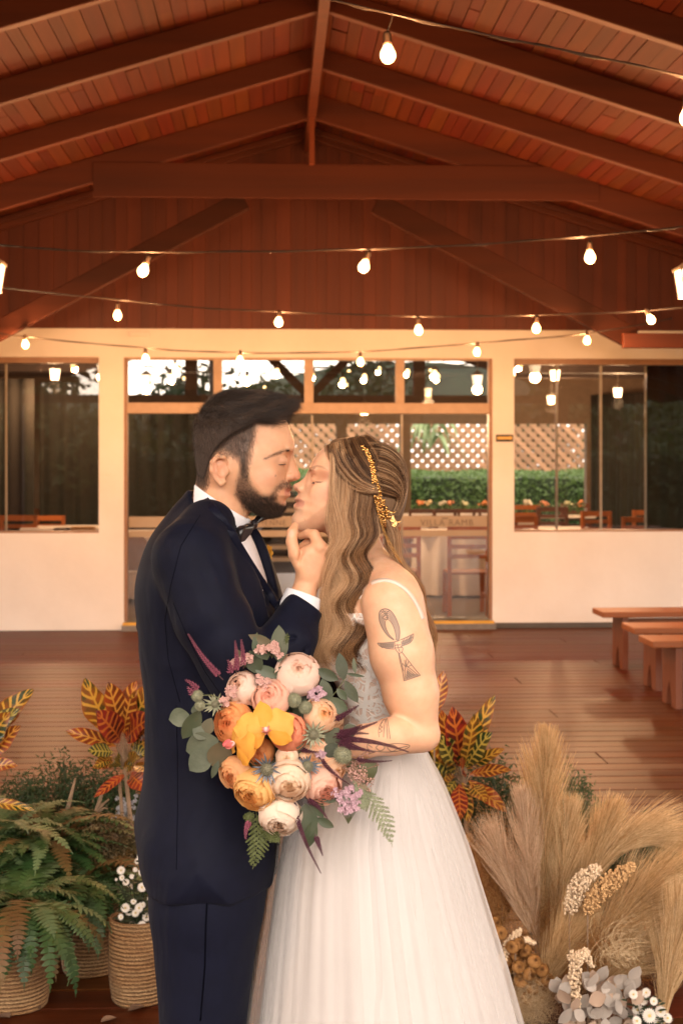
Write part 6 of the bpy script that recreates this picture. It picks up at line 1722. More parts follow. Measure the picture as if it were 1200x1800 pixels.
# ---- seagrass baskets
M_bask, nn_, pp_ = newmat('woven seagrass')
tc = N(nn_, 'ShaderNodeTexCoord'); wv1 = N(nn_, 'ShaderNodeTexWave'); wv1.bands_direction = 'Z'; wv1.inputs['Scale'].default_value = 26; wv1.inputs['Distortion'].default_value = 3.0; wv1.inputs['Detail'].default_value = 3; wv1.inputs['Detail Scale'].default_value = 6
nn_.links.new(tc.outputs['Object'], wv1.inputs[0]); nzb = noise(nn_, 90, 4, stretch=(1,1,3)); nzc = noise(nn_, 9, 3, stretch=(.4,.4,3))
cb = mixc(nn_, wv1.outputs['Fac'], (.22,.12,.05), (.50,.32,.155)); cb = mixc(nn_, ramp(nn_, nzc, .35, .65), cb, mixc(nn_, 1.0, cb, (.85,.72,.60), 'MULTIPLY')); cb = mixc(nn_, ramp(nn_, nzb, .3, .7), mixc(nn_, 1.0, cb, (.62,.58,.55), 'MULTIPLY'), cb)
nn_.links.new(cb, pp_.inputs['Base Color']); pp_.inputs['Roughness'].default_value = .8
ad_ = N(nn_, 'ShaderNodeMath', operation='ADD'); nn_.links.new(wv1.outputs['Fac'], ad_.inputs[0]); nn_.links.new(nzb, ad_.inputs[1]); bump(nn_, pp_, ad_.outputs[0], .9, .004)
M_soil = pm('potting soil', (.02,.013,.008), .95, (.035,.022,.014), 40, bmp=.8, bscale=80)
def basket(loc, r, h, parent, lab=None):
    """coils of seagrass one above another, a little uneven"""
    m = MB(); n = 40; prof = []; k = int(h/.011)
    for i in range(k*4+1):
        t = i/(k*4); z = h*t; rr = r*(.90+.13*math.sin(min(1, t*1.15)*math.pi*.80)); rr += .0013*abs(math.sin(i*math.pi/4))
        prof.append((rr, z))
    rows = []
    for rr, z in prof: rows.append([(loc.x+rr*(1+.012*math.sin(3*a+z*9))*math.cos(a)+.002*math.sin(40*a+z*500), loc.y+rr*math.sin(a), loc.z+z+.002*math.sin(a*4+z*30)) for a in [6.283*j/n for j in range(n)]])
    for rr in (.93, .90): rows.append([(loc.x+prof[-1][0]*rr*math.cos(a), loc.y+prof[-1][0]*rr*math.sin(a), loc.z+h-.02*(rr == .9)) for a in [6.283*j/n for j in range(n)]])
    rows.insert(0, [(loc.x+.01*math.cos(a), loc.y+.01*math.sin(a), loc.z) for a in [6.283*j/n for j in range(n)]])
    m.grid(rows, True); o = ob('basket', m, M_bask, parent, smooth=True)
    m = MB(); m.lathe([(0,h-.03),(r*.97,h-.035)], 20, (loc.x, loc.y, loc.z)); ob('soil', m, M_soil, o)
    return o
# ---- feather-leaved ferns
M_fern = [pm('fern green', (.055,.115,.03), .5, (.03,.07,.02), 6, rnd=.25, hue=.012, trans=.25), pm('pale fern green', (.17,.25,.11), .5, (.11,.17,.07), 6, rnd=.2, trans=.25), pm('yellowing fern', (.15,.11,.03), .6, (.17,.075,.025), 6, rnd=.2, trans=.25)]
M_rib = pm('fern rib', (.09,.07,.03), .6)
def frond(parent, base, ang, L, rise, droop, mat, wid=.055, n=30, name='frond', roll=0):
    dr = Vector((math.cos(ang), math.sin(ang), 0)); cur = []; p = Vector(base); e = rise
    for i in range(n+1):
        t = i/n; cur.append(p.copy()); el_ = rise-(rise+droop)*t**.9; p = p+(dr*math.cos(el_)+Vector((0,0,1))*math.sin(el_)+Vector((-dr.y, dr.x, 0))*roll*t)*(L/n)
    m = MB(); m.tube(cur[::3]+[cur[-1]], .0013, 3, cap=False)
    for i in range(2, n):
        t = i/n; c = cur[i]; tg_ = (cur[min(i+1, n)]-cur[i-1]).normalized(); side = tg_.cross(Vector((0,0,1)))
        side = side.normalized() if side.length > .05 else Vector((1,0,0)); up = side.cross(tg_)
        w = wid*math.sin(math.pi*min(1, .1+t*.93))**.6*rp.uniform(.85,1.1); bw_ = L/n*.46
        for s in (-1, 1):
            d2 = (side*s+tg_*.28+up*rp.uniform(-.25,.1)).normalized(); a = c+d2*w; mid = c+d2*w*.55+up*w*.05
            m.add([c-tg_*bw_, mid-tg_*bw_*.9, a, mid+tg_*bw_*.8, c+tg_*bw_], [(0,1,3,4),(1,2,3)])
    return ob(name, m, mat, parent)
def fern(loc, h, L, n, label, seed=0, pale=.15, yel=.12, wid=.05, cone=(0,6.283), bask=None, cat='fern', rise=(.6,1.35), droop=(.5,1.3)):
    t = thing('potted_fern', tuple(loc), label, cat)
    if bask: basket(Vector(loc), bask[0], bask[1], t)
    top = Vector(loc)+Vector((0,0,h))
    for i in range(n):
        a = rp.uniform(*cone); u = rp.random(); mt = M_fern[2] if u < yel else (M_fern[1] if u < yel+pale else M_fern[0])
        frond(t, top+Vector((rp.uniform(-.04,.04), rp.uniform(-.04,.04), 0)), a, L*rp.uniform(.6,1.1), rp.uniform(*rise), rp.uniform(*droop), mt, wid*rp.uniform(.7,1.1), 26)
    return t
fern(floor_at(22, 4.33), .27, .42, 90, 'big leafy fern in a woven basket cut by the left edge', 1, .35, .12, .05, bask=(.115,.27), droop=(1.0,2.1))
fern(floor_at(158, 4.62), .25, .38, 84, 'full fern in a woven basket behind the daisy basket', 2, .15, .2, .042, bask=(.095,.24), droop=(.9,1.9))
fern(floor_at(70, 4.75), .32, .42, 84, 'dark bushy fern in the middle of the left plant group', 3, .1, .1, .045, droop=(.3,1.1))
fern(floor_at(-20, 4.7), .36, .38, 56, 'pale green fern rising at the very left edge', 3, .5, .1, .045, droop=(.3,1.0))
# fine dark fern behind
M_asp = pm('dark feathery fern', (.02,.05,.016), .6, (.035,.075,.022), 5, rnd=.2, trans=.2)
def fine_fern(loc, r, h, n, label, seed, mat, nm='feathery_fern', leaf_=.017):
    n = int(n*1.4)
    rs_ = np.random.RandomState(seed); t = thing(nm, tuple(loc), label, 'fern' if 'fern' in nm else 'shrub'); v = []; f = []; st = MB()
    for i in range(n):
        a = rs_.uniform(0, 6.283); rr = r*rs_.rand()**.5; tip = Vector((loc.x+rr*math.cos(a), loc.y+rr*math.sin(a)*.7, loc.z+h*(1-.45*(rr/r)**2)*rs_.uniform(.72,1.05)))
        b = Vector((loc.x+rr*.25*math.cos(a), loc.y+rr*.2*math.sin(a), loc.z+.02)); m_ = b.lerp(tip, .6)+Vector((0,0,.05)); st.tube([b, m_, tip], [.002,.0015,.0006], 3, cap=False)
        for k in range(34):
            tt = rs_.uniform(.35, 1); c = m_.lerp(tip, (tt-.35)/.65) if tt > .6 else b.lerp(m_, tt/.6)
            o_ = Vector(rs_.normal(size=3))*.020; d_ = Vector(rs_.normal(size=3)).normalized(); w = d_.orthogonal().normalized()*leaf_*.22; q0 = c+o_; q1 = q0+d_*leaf_*rs_.uniform(.8,1.7)
            j = len(v); v += [tuple(q0-w), tuple(q0+w), tuple(q1)]; f.append((j, j+1, j+2))
    m = MB(); m.v = v; m.f = f; ob('foliage', m, mat, t); ob('stems', st, M_rib, t); return t
fine_fern(floor_at(115, 5.25), .36, .56, 260, 'dark feathery fern behind the other plants at the left', 1, M_asp)
fine_fern(floor_at(205, 5.15), .24, .52, 150, 'dark feathery fern right under the croton behind the groom', 2, M_asp)
fine_fern(floor_at(20, 5.3), .3, .42, 140, 'low dark fern at the back left edge', 7, M_asp)
M_box = pm('bronze-green shrub leaves', (.10,.085,.03), .5, (.15,.08,.035), 12, rnd=.2, trans=.2)
fine_fern(floor_at(200, 4.75), .15, .46, 230, 'bronze-green small-leaved shrub above the daisies', 3, M_box, 'small_shrub', .014)
fine_fern(floor_at(842, 4.95), .27, .62, 300, 'dark green feathery shrub below the croton beside the skirt', 4, M_asp, 'feathery_shrub')
fine_fern(floor_at(1000, 4.85), .20, .58, 170, 'dark green shrub half behind the tall plume', 5, M_asp, 'feathery_shrub')
fine_fern(floor_at(1150, 4.7), .26, .46, 150, 'dark green shrub behind the drooping plume at the right edge', 6, M_asp, 'feathery_shrub')
# ---- crotons
def crotonmat(name, base, vein, edge):
    m, n, p = newmat(name); a = N(n, 'ShaderNodeAttribute'); a.attribute_name = 'lu'; sx = N(n, 'ShaderNodeSeparateXYZ'); n.links.new(a.outputs['Vector'], sx.inputs[0])
    ab = N(n, 'ShaderNodeMath', operation='ABSOLUTE'); n.links.new(sx.outputs[1], ab.inputs[0])
    # side veins run forward from the midrib
    mu = N(n, 'ShaderNodeMath', operation='MULTIPLY_ADD'); mu.inputs[1].default_value = -.16; n.links.new(ab.outputs[0], mu.inputs[0]); n.links.new(sx.outputs[0], mu.inputs[2])
    s1 = N(n, 'ShaderNodeMath', operation='MULTIPLY'); s1.inputs[1].default_value = 48; n.links.new(mu.outputs[0], s1.inputs[0]); s2 = N(n, 'ShaderNodeMath', operation='SINE'); n.links.new(s1.outputs[0], s2.inputs[0])
    nz = noise(n, 60, 3); s3 = N(n, 'ShaderNodeMath', operation='ADD'); n.links.new(s2.outputs[0], s3.inputs[0]); n.links.new(nz, s3.inputs[1])
    v1 = ramp(n, s3.outputs[0], .95, 1.22); v2 = ramp(n, ab.outputs[0], .05, .10, (1,1,1), (0,0,0)); v3 = ramp(n, ab.outputs[0], .88, .97)
    mxx = N(n, 'ShaderNodeMath', operation='MAXIMUM'); n.links.new(v1, mxx.inputs[0]); n.links.new(v2, mxx.inputs[1])
    oi = N(n, 'ShaderNodeObjectInfo'); base2 = mixc(n, ramp(n, noise(n, 14, 2), .40, .62), base, edge)
    c = mixc(n, mxx.outputs[0], base2, vein); c = mixc(n, v3, c, edge); n.links.new(c, p.inputs['Base Color']); p.inputs['Roughness'].default_value = .32
    tr_ = N(n, 'ShaderNodeBsdfTranslucent'); ms = N(n, 'ShaderNodeMixShader'); ms.inputs[0].default_value = .2
    n.links.new(c, tr_.inputs[0]); n.links.new(p.outputs[0], ms.inputs[1]); n.links.new(tr_.outputs[0], ms.inputs[2]); n.links.new(ms.outputs[0], n.nodes['Material Output'].inputs[0]); return m
MC = [crotonmat('croton yellow-green', (.03,.05,.012), (.60,.34,.05), (.30,.09,.015)), crotonmat('croton red', (.10,.015,.012), (.55,.16,.03), (.32,.03,.02)), crotonmat('croton green', (.02,.045,.015), (.50,.38,.07), (.10,.08,.02)), crotonmat('croton orange', (.13,.035,.010), (.62,.30,.05), (.34,.06,.015))]
def cleaf(parent, base, dr, nm, L, Wd, curl, mat, D=None):
    m = MB(); leaf(m, base, dr, nm, L, Wd, curl, .28, 11, .55, .35); me = m.mesh('leaf'); at = me.attributes.new('lu', 'FLOAT_VECTOR', 'POINT'); d_ = []
    for i in range(12):
        for k in (-1,-.5,0,.5,1): d_ += [i/11, k, 0]
    at.data.foreach_set('vector', d_); o = ob('leaf', me, mat, parent, smooth=True); return o
M_ctrunk = pm('pale stem bark', (.30,.20,.12), .8, (.20,.13,.08), 40, bmp=.4)
def croton(px, pyc, D, base_px, specs, label, trunk_top=None):
    loc = floor_at(base_px, D); t = thing('croton', tuple(loc), label, 'croton'); c = P(px, pyc, D)
    m = MB(); m.tube([loc, loc.lerp(c, .6)+Vector((.01,0,0)), c], [.011,.009,.006], 8); m.tube([loc+Vector((.02,.01,0)), loc.lerp(c, .6)+Vector((-.02,0,0)), c+Vector((-.02,0,-.02))], [.009,.007,.005], 8); ob('trunk', m, M_ctrunk, t, smooth=True)
    for (x0, y0, x1, y1, w, mt, dd, cu) in specs:
        a = P(x0, y0, D-.02+.04*rp.random()); b = P(x1, y1, D-.02-dd); L = (b-a).length; dr = (b-a).normalized()
        nm = (-FW*.9+UP*.5+RT*rp.uniform(-.5,.5)); dr2 = (dr+nm.normalized()*cu*.6).normalized()
        cleaf(t, a, dr2, nm, L*1.05, w*1.25/2500*D, cu, MC[mt])
        m = MB(); m.tube([c.lerp(a, .1), a], .0025, 5); ob('stalk', m, M_ctrunk, t)
    return t
croton(220,1352,4.9,240,[(205,1300,148,1206,40,0,.05,.3),(212,1290,196,1206,34,3,.08,.2),(218,1290,232,1204,34,3,.05,.25),(228,1285,262,1208,40,0,.1,.2),(236,1285,285,1230,36,2,.1,.3),(205,1312,126,1284,22,3,.08,.3),(222,1300,245,1262,40,1,.14,.3),(212,1302,190,1262,38,1,.14,.3),
   (200,1322,160,1318,22,2,.08,.2),(198,1330,170,1345,16,0,.06,.3),(232,1320,268,1290,36,0,.1,.3),(225,1335,250,1322,30,2,.1,.2),(218,1352,246,1330,26,0,.1,-.1),(222,1360,172,1394,14,1,.1,.3),(230,1362,250,1380,26,1,.12,.4),(205,1340,165,1348,12,3,.06,.2),(214,1345,190,1330,24,2,.1,.3),(236,1345,268,1352,26,0,.1,.2),(240,1300,275,1262,30,3,.1,.2)],
   'croton with yellow, red and green leaves behind the groom at the left')
croton(-25,1330,4.75,-25,[(-20,1300,46,1215,34,0,.06,.35),(-22,1310,16,1250,34,2,.1,.3),(-18,1330,18,1285,26,3,.1,.3),(-22,1350,14,1340,20,3,.1,.4),(-20,1410,48,1418,14,0,.1,.6),(-24,1320,2,1262,34,0,.1,.3)], 'croton with yellow-veined leaves cut off by the left edge')
croton(815,1382,4.75,818,[(812,1345,862,1232,26,0,.05,.35),(808,1348,800,1258,34,1,.1,.3),(815,1345,838,1268,36,0,.12,.2),(818,1350,852,1292,32,2,.1,.25),(800,1345,752,1290,36,0,.1,.3),(798,1352,742,1330,34,2,.1,.3),(800,1362,745,1352,30,0,.1,.3),(820,1352,870,1318,18,0,.1,.3),(825,1362,884,1348,18,3,.08,.3),(822,1372,886,1422,22,3,.1,.2),
   (812,1372,822,1440,26,0,.1,.2),(806,1378,808,1436,24,1,.12,.2),(800,1372,765,1420,26,2,.1,.3),(812,1362,818,1338,24,1,.14,.2),(803,1362,780,1300,36,2,.08,.2),(824,1380,850,1400,22,0,.1,.3),(800,1340,775,1262,30,3,.06,.3),(795,1356,760,1380,26,0,.1,.3)],
   'croton with green and red yellow-veined leaves right of the bride')
m = MB(); t = thing('leaf_tuft', tuple(floor_at(775, 4.6)), 'single upright orange leaf showing just behind the bride\'s arm', 'leaf')
cleaf(t, P(762,1262,4.6), UP*.9+RT*.2, -FW, .155, .05, .15, MC[3]); m.tube([floor_at(768,4.6), P(762,1262,4.6)], .003, 5); ob('stalk', m, M_ctrunk, t)
# bare pale stems
for i, (pts, l) in enumerate([([(113,1448),(120,1420),(126,1395),(133,1368)],'lone pale bare stem'), ([(162,1448),(172,1420),(178,1400),(181,1386)],'pale forked bare stem')]):
    D = 4.95; t = thing('bare_stem', tuple(floor_at(pts[0][0], D)), l+' rising from the dark fern', 'stem'); m = MB(); f0 = floor_at(pts[0][0]-4, D)
    m.tube([f0]+[P(a, b, D) for a, b in pts], [.012,.010,.008,.006,.003], 8)
    if i: m.tube([P(168,1435,D), P(180,1415,D), P(192,1405,D)], [.007,.005,.003], 6); m.tube([P(170,1430,D), P(184,1420,D), P(190,1422,D)], [.005,.004,.002], 6)
    ob('stem', m, M_ctrunk, t, smooth=True)
# ---- daisies in their basket
M_dp = pm('white daisy petals', (.82,.78,.72), .6, (.78,.72,.64), 40, trans=.2); M_dc = pm('daisy heart', (.62,.48,.18), .7); M_dg = pm('dark daisy leaves', (.02,.03,.015), .6, (.03,.045,.02), 20)
dz = MB(); dzc = MB()
for ring, (cnt, L, el_) in enumerate(((20, 1.0, .15), (16, .78, .5), (10, .5, .9))):
    for k in range(cnt):
        a = 6.283*k/cnt+ring*.2; dr = Vector((math.cos(a)*math.cos(el_), math.sin(a)*math.cos(el_), math.sin(el_))); s = Vector((-math.sin(a), math.cos(a), 0)); w = .16*L
        dz.add([dr*.1, dr*L*.6+s*w, dr*L, dr*L*.6-s*w], [(0,1,2,3)])
dz.ball((0,0,0), .32, 8, 4, (1,1,.6)); daisy_me = dz.mesh('daisy'); daisy_me.materials.append(M_dp)
dzc.ball((0,0,.16), .26, 8, 4, (1,1,.6)); dc_me = dzc.mesh('daisy_heart'); dc_me.materials.append(M_dc)
def daisies(loc, pts, D, parent, base):
    g = MB(); lf = MB()
    for (px, py, r) in pts:
        p = P(px, py, D+rp.uniform(-.05,.03)); n = (-FW+UP*rp.uniform(.2,.8)+RT*rp.uniform(-.4,.4)); s = r/2500*D
        M = Matrix.Translation(p-wloc(parent)) @ frame_to(n, rp.random()*6) @ Matrix.Scale(s, 4); o = inst(daisy_me, 'daisy', parent, M)
        if r > 5: h = bpy.data.objects.new('heart', dc_me); COL.objects.link(h); h.parent = o
        g.tube([p-n.normalized()*s*.1, p.lerp(base, .4)+Vector((rp.uniform(-.02,.02),0,.02)), base], .0014, 4)
        for k in range(16):
            c = p.lerp(base, rp.uniform(.08,.95))+Vector((rp.uniform(-.03,.03), rp.uniform(-.01,.04), 0)); a = rp.uniform(0,6.283)
            leaf(lf, c, Vector((math.cos(a), math.sin(a)*.6, .5)), Vector((0,-.5,.8)), rp.uniform(.014,.03), .008, .4, .1, 3)
    ob('stems', g, M_dg, parent); ob('foliage', lf, M_dg, parent)
D1 = 4.37; l1 = floor_at(243, D1); t = thing('daisy_basket', tuple(l1), 'woven basket of small white daisies at the groom\'s leg', 'flower basket')
basket(l1, .088, .255, t)
pts = [(247,1506,7),(254,1511,8),(243,1514,7),(213,1530,8),(215,1543,6),(250,1533,8),(238,1529,5),(222,1551,7),(230,1559,6),(250,1560,9),(232,1541,5),(265,1580,8),(235,1585,6),(221,1596,9),(228,1603,8),(245,1596,9),(250,1591,7),(239,1605,8),(258,1612,9),(213,1612,6),(233,1625,8),(250,1627,9),(236,1634,8),(243,1646,8),(205,1546,3),(201,1621,3),(227,1642,3),(246,1648,7),(262,1560,6),(270,1548,7),(268,1530,6),(272,1600,7),(236,1637,7)]
daisies(l1, pts, D1-.03, t, l1+Vector((0,0,.20)))
m = MB(); a = P(266,1520,D1+.06); m.beam(a, P(276,1655,D1+.06), .008, .012); ob('wooden_stake', m, M_ctrunk, t)
# grey-white small flowers at the back
t = thing('pale_flowers', tuple(floor_at(222, 5.0)), 'bluish white small flowers by the groom\'s hip, behind the shrub', 'flowers')
M_gf = pm('bluish white petals', (.40,.40,.42), .7, (.26,.27,.30), 30)
m = MB(); g = MB()
for i in range(46):
    p = P(222+rp.gauss(0,9), 1428+rp.gauss(0,14), 5.0-rp.random()*.06); s = .010
    for k in range(5):
        b = k*1.257+rp.random(); v = (RT*math.cos(b)+UP*math.sin(b)-FW*.5).normalized(); w = v.cross(FW).normalized(); m.add([p, p+v*s*.6+w*s*.45, p+v*s*1.1, p+v*s*.6-w*s*.45], [(0,1,2,3)])
    g.tube([p, floor_at(222,5.0)+Vector((0,0,.1))], .001, 3)
ob('blossoms', m, M_gf, t); ob('stems', g, M_rib, t)
# fallen leaves on the boards
M_fl = pm('dry fallen leaf', (.22,.13,.08), .7, (.14,.08,.05), 30, rnd=.3)
fl = [(255,1772,.055,.04),(205,1792,.05,.035),(50,1768,.05,.05),(18,1792,.05,.05),(85,1722,.05,.04),(1124,1441,.05,.035),(1100,1316,.03,.02),(1030,1248,.035,.02),(1190,1180,.03,.02),(870,1278,.02,.02),(1172,1160,.02,.02),(985,1182,.02,.015),(1035,1181,.03,.02),(1053,1211,.02,.015),(925,1200,.02,.015),(800,1230,.04,.02),(827,1229,.03,.02),(938,1219,.03,.02),(1058,1235,.03,.02),(130,1244,.03,.02),(136,1210,.03,.02),(127,1306,.03,.02),(95,1175,.02,.02),(60,1150,.03,.02),(175,1135,.02,.02),(985,1120,.02,.02),(40,1328,.05,.03),(955,1150,.03,.02),(1010,1290,.03,.02),(1150,1255,.03,.02)]
FWL = ['just right of the skirt, far','far right by the benches','midway to the benches','beside the nearest bench','by the bride, midway','near the middle bench leg','left of the farthest bench','under the white wall at the right','between the door and the benches','behind the bride, near the door','right of the bride, upper one','right of the bride, lower one','right of the tall plume tip','in front of the benches','left, behind the croton','left, above the croton','left, beside the groom','left, nearest the white wall','left edge, towards the wall','left, closest to the groom','right, before the threshold','far left above the ferns','right of the door step','above the drooping plume','before the nearest bench']
def fw(i): return FWL[i % len(FWL)]
wrd = ['by the daisy basket','before the daisy basket','at the far left basket','lowest at the left corner','under the left fern','pale and large beside the plumes','near the tall plume']
for i, (px, py, L, w) in enumerate(fl):
    p = onZ(px, py, .004); m = MB(); a = rp.uniform(0,6.283); leaf(m, p+Vector((0,0,.006)), Vector((math.cos(a), math.sin(a), .15)), (0,0,1), L, w, .25, .25, 6, .5)
    o = ob('fallen_leaf', m, M_dc if i == 5 else M_fl); tag(o, 'dry fallen leaf on the deck '+wrd[i] if i < len(wrd) else 'small dry leaf scrap '+fw(i-len(wrd)), 'leaf', 'dry leaves fallen on the deck')
# ================================================================ THE DRIED ARRANGEMENT
rs = np.random.RandomState(77)
M_pam = [hairmat('pampas %d' % i, a, b, .7, .9, spec=.2, trans=.35) for i, (a, b) in enumerate([((.42,.24,.09),(.95,.72,.42)), ((.46,.28,.12),(.95,.76,.48)), ((.46,.29,.17),(.92,.72,.52))])]
def plume(ctrl, D, n, spread, flen, label, mi=0, stem=True, droop=.0, start=.10, grad=1.0):
    n = int(n*.62); flen *= 1.25; spread *= .62
    """a pampas plume: thousands of silky fibres leaving a bent stalk; ctrl in image points (x, y, depth offset)"""
    c = np.array([tuple(P(a, b, D+(e if e else 0))) for a, b, e in ctrl]); K = 60; t = np.linspace(0, 1, K); s = bez(list(c), t) if len(c) in (3, 4) else None
    tan = np.gradient(s, axis=0); tan /= np.linalg.norm(tan, axis=1)[:, None]
    th = thing('pampas_plume', tuple(floor_at(ctrl[0][0], D)), label, 'pampas plume', 'dried pampas plumes')
    u = start+(1-start)*rs.rand(n)**.85; j = (u*(K-1)); i0 = np.clip(j.astype(int), 0, K-2); fr_ = (j-i0)[:, None]; base = s[i0]*(1-fr_)+s[i0+1]*fr_; tg_ = tan[i0]
    r = rs.normal(size=(n, 3)); r -= tg_*(r*tg_).sum(1, keepdims=True); r = unit(r); n_full = n; env = (np.sin(np.pi*np.clip(.10+.87*u, 0, 1))**.9)[:, None]
    L = flen*env*rs.uniform(.45, 1.15, (n, 1)); kp = 7; out = np.empty((n, kp, 3)); cur = base+r*.003; out[:, 0] = cur; clump = np.floor(u*16); cdir = unit(rs.normal(size=(40, 3)))[(clump.astype(int)*3+rs.randint(0, 3, n)) % 40]
    for k in range(1, kp):
        w = k/(kp-1); d_ = unit(tg_*(1.0)+r*spread*(1-.55*w)*env+cdir*.26+rs.normal(size=(n, 3))*.05+np.array([0, 0, -droop*w])); cur = cur+d_*L/(kp-1); out[:, k] = cur
    strands('fibres', out, .00072, .00016, M_pam[mi], th, couple=False)
    m = MB(); m.tube([floor_at(ctrl[0][0], D)]+[Vector(p) for p in s[::6]], .0022, 6); ob('stalk', m, M_ctrunk, th)
    return th
plume([(955,1690,0),(950,1560,0),(962,1420,-.05),(956,1290,-.05)], 4.45, 9000, .42, .19, 'tallest pampas plume, pointing straight up beside the dress', 0)
plume([(950,1690,0),(930,1580,-.02),(925,1480,-.05),(918,1400,-.05)], 4.40, 4500, .40, .15, 'pampas plume just left of the tallest one', 2)
plume([(965,1680,0),(985,1580,-.02),(992,1490,-.05),(1002,1420,-.05)], 4.42, 5500, .40, .15, 'pampas plume just right of the tallest one', 1)
plume([(1000,1690,0),(1000,1560,0),(1050,1480,-.05),(1080,1430,-.05)], 4.42, 5500, .38, .15, 'short pampas plume leaning right, with a split tip', 0)
plume([(1005,1700,0),(1010,1480,0),(1120,1430,0),(1225,1500,0)], 4.38, 8000, .42, .17, 'pampas plume arching over to the right edge', 1, droop=.25)
plume([(990,1790,0),(1040,1680,0),(1120,1560,0),(1240,1500,0)], 4.25, 11000, .62, .21, 'broad pampas plume sweeping low to the right', 0, droop=.45)
plume([(1010,1800,0),(1070,1700,0),(1140,1640,0),(1230,1640,0)], 4.20, 7000, .6, .17, 'drooping pampas plume low at the right', 1, droop=.5)
plume([(1160,1840,0),(1160,1750,0),(1190,1660,0),(1200,1580,0)], 4.05, 6500, .45, .17, 'pampas plume standing in the bottom right corner', 1)
plume([(935,1800,0),(960,1700,0),(1000,1640,0),(1015,1600,0)], 4.22, 4500, .5, .15, 'small pampas plume behind the dried roses', 0)
plume([(940,1660,0),(910,1590,0),(885,1530,0),(868,1470,0)], 4.38, 2600, .35, .16, 'thin pinkish plume leaning towards the dress', 2)
# fuzzy grasses
M_fz = hairmat('rust dried grass', (.30,.12,.035), (.58,.33,.13), .7, .9, spec=.2, trans=.3); M_fz2 = hairmat('straw dried grass', (.42,.28,.14), (.72,.56,.36), .7, .9, spec=.2, trans=.3)
def fuzz(name, px, py, rx, ry, D, n, L, mat, label, up=.6, rad=.00035):
    c = np.array([tuple(P(px+rx*rs.normal()*.5, py+ry*rs.normal()*.5, D+rs.normal()*.05)) for _ in range(n)]); d_ = unit(rs.normal(size=(n, 3))+np.array([0, 0, up])); kp = 6; out = np.empty((n, kp, 3)); cur = c.copy(); out[:, 0] = cur
    for k in range(1, kp): d_ = unit(d_+rs.normal(size=(n, 3))*.28); cur = cur+d_*L/(kp-1)*rs.uniform(.5,1.3,(n,1)); out[:, k] = cur
    o = strands(name, out, rad, rad*.4, mat, None, couple=False); tag(o, label, 'dried grass', None, 'stuff')
fuzz('dried_grass', 862, 1560, 50, 110, 4.5, 3600, .09, M_fz, 'rusty dried grass between the skirt and the plumes')
fuzz('dried_grass', 985, 1650, 55, 80, 4.42, 3200, .08, M_fz, 'rust and brown dried grass at the feet of the plumes')
fuzz('dried_grass', 1130, 1610, 60, 60, 4.3, 2600, .10, M_fz2, 'straw coloured wiry grass under the drooping plumes', .1)
fuzz('dried_grass', 930, 1765, 40, 40, 4.15, 3600, .045, M_fz2, 'fine beige filler at the bottom beside the skirt')
fuzz('dried_grass', 1060, 1680, 70, 50, 4.25, 2400, .09, M_fz, 'brown dried grass above the grey leaves', .2)
# white curling tendrils
o_ = []
for i in range(60):
    a = np.array(tuple(P(1085+rs.normal()*18, 1690, 4.1))); t_ = np.linspace(0, 1, 14)[:, None]; side = np.array(tuple(RT))*rs.uniform(-.02,.14)+np.array([0,0,rs.uniform(.05,.15)]); crl = np.array(tuple(RT))*.03*np.sin(t_*6+i)+np.array([0,0,1])*.02*np.cos(t_*7+i)
    o_.append(a+side*t_+crl)
tag(strands('curly_tendrils', np.array(o_), .0007, .0003, M_fz2, None, couple=False), 'pale curling tendrils over the grey leaves', 'dried grass', None, 'stuff')
# grain heads
M_gr = [pm('tan grain', (.60,.38,.18), .8, (.48,.28,.12), 150, rnd=.1), pm('pale grain', (.78,.62,.44), .8, (.68,.50,.32), 150), pm('rusty grain', (.46,.20,.06), .8, (.36,.15,.05), 150)]
def grain(pts, D, w, n, mat, label, sz=.0042):
    c = [P(a, b, D) for a, b in pts]; th = thing('grain_head', tuple(floor_at(pts[0][0], D)), label, 'grain head', 'dried grain heads'); m = MB()
    for i in range(n):
        t = rs.rand()*(len(c)-1.001); k = int(t); p = c[k].lerp(c[k+1], t-k); f = math.sin(math.pi*min(1, .15+.8*t/(len(c)-1)))**.5; r = w/2500*D*.5*f
        v = Vector(rs.normal(size=3)).normalized(); m.ball(p+v*r*rs.uniform(.6,1.05), sz*rs.uniform(.7,1.3), 5, 3)
    ob('grains', m, mat, th, smooth=True); g = MB(); g.tube([floor_at(pts[0][0], D)]+c, .0025, 6); ob('stalk', g, M_ctrunk, th)
grain([(1000,1600),(1012,1565),(1030,1540),(1052,1526)], 4.18, 34, 520, M_gr[1], 'pale grain head in the middle of the plumes, left of its pair')
grain([(1032,1600),(1050,1570),(1078,1545),(1112,1520)], 4.15, 34, 560, M_gr[0], 'tan grain head leaning right in the middle of the plumes')
grain([(1012,1768),(1008,1730),(1012,1690),(1030,1672)], 4.0, 24, 330, M_gr[1], 'whitish grain head hanging before the grey leaves')
grain([(1012,1690),(1000,1680),(1028,1674),(1040,1700)], 4.02, 16, 150, M_gr[1], 'small whitish grain sprig above the hanging head')
grain([(845,1545),(835,1515),(826,1490),(822,1470)], 4.55, 26, 320, M_gr[0], 'tan grain head against the edge of the skirt')
grain([(882,1580),(880,1530),(876,1490),(874,1465)], 4.5, 18, 330, M_gr[2], 'rusty grain head between the skirt and the plumes')
grain([(1000,1520),(1008,1490),(1012,1465),(1010,1455)], 4.48, 20, 220, M_gr[2], 'rusty grain head behind the right plume')
grain([(878,1700),(888,1670),(902,1650),(912,1635)], 4.12, 18, 220, M_gr[1], 'pale grain sprig above the dried roses')
grain([(905,1655),(925,1652),(940,1658)], 4.12, 9, 90, M_gr[1], 'tiny pale grain sprig pointing right above the dried roses')
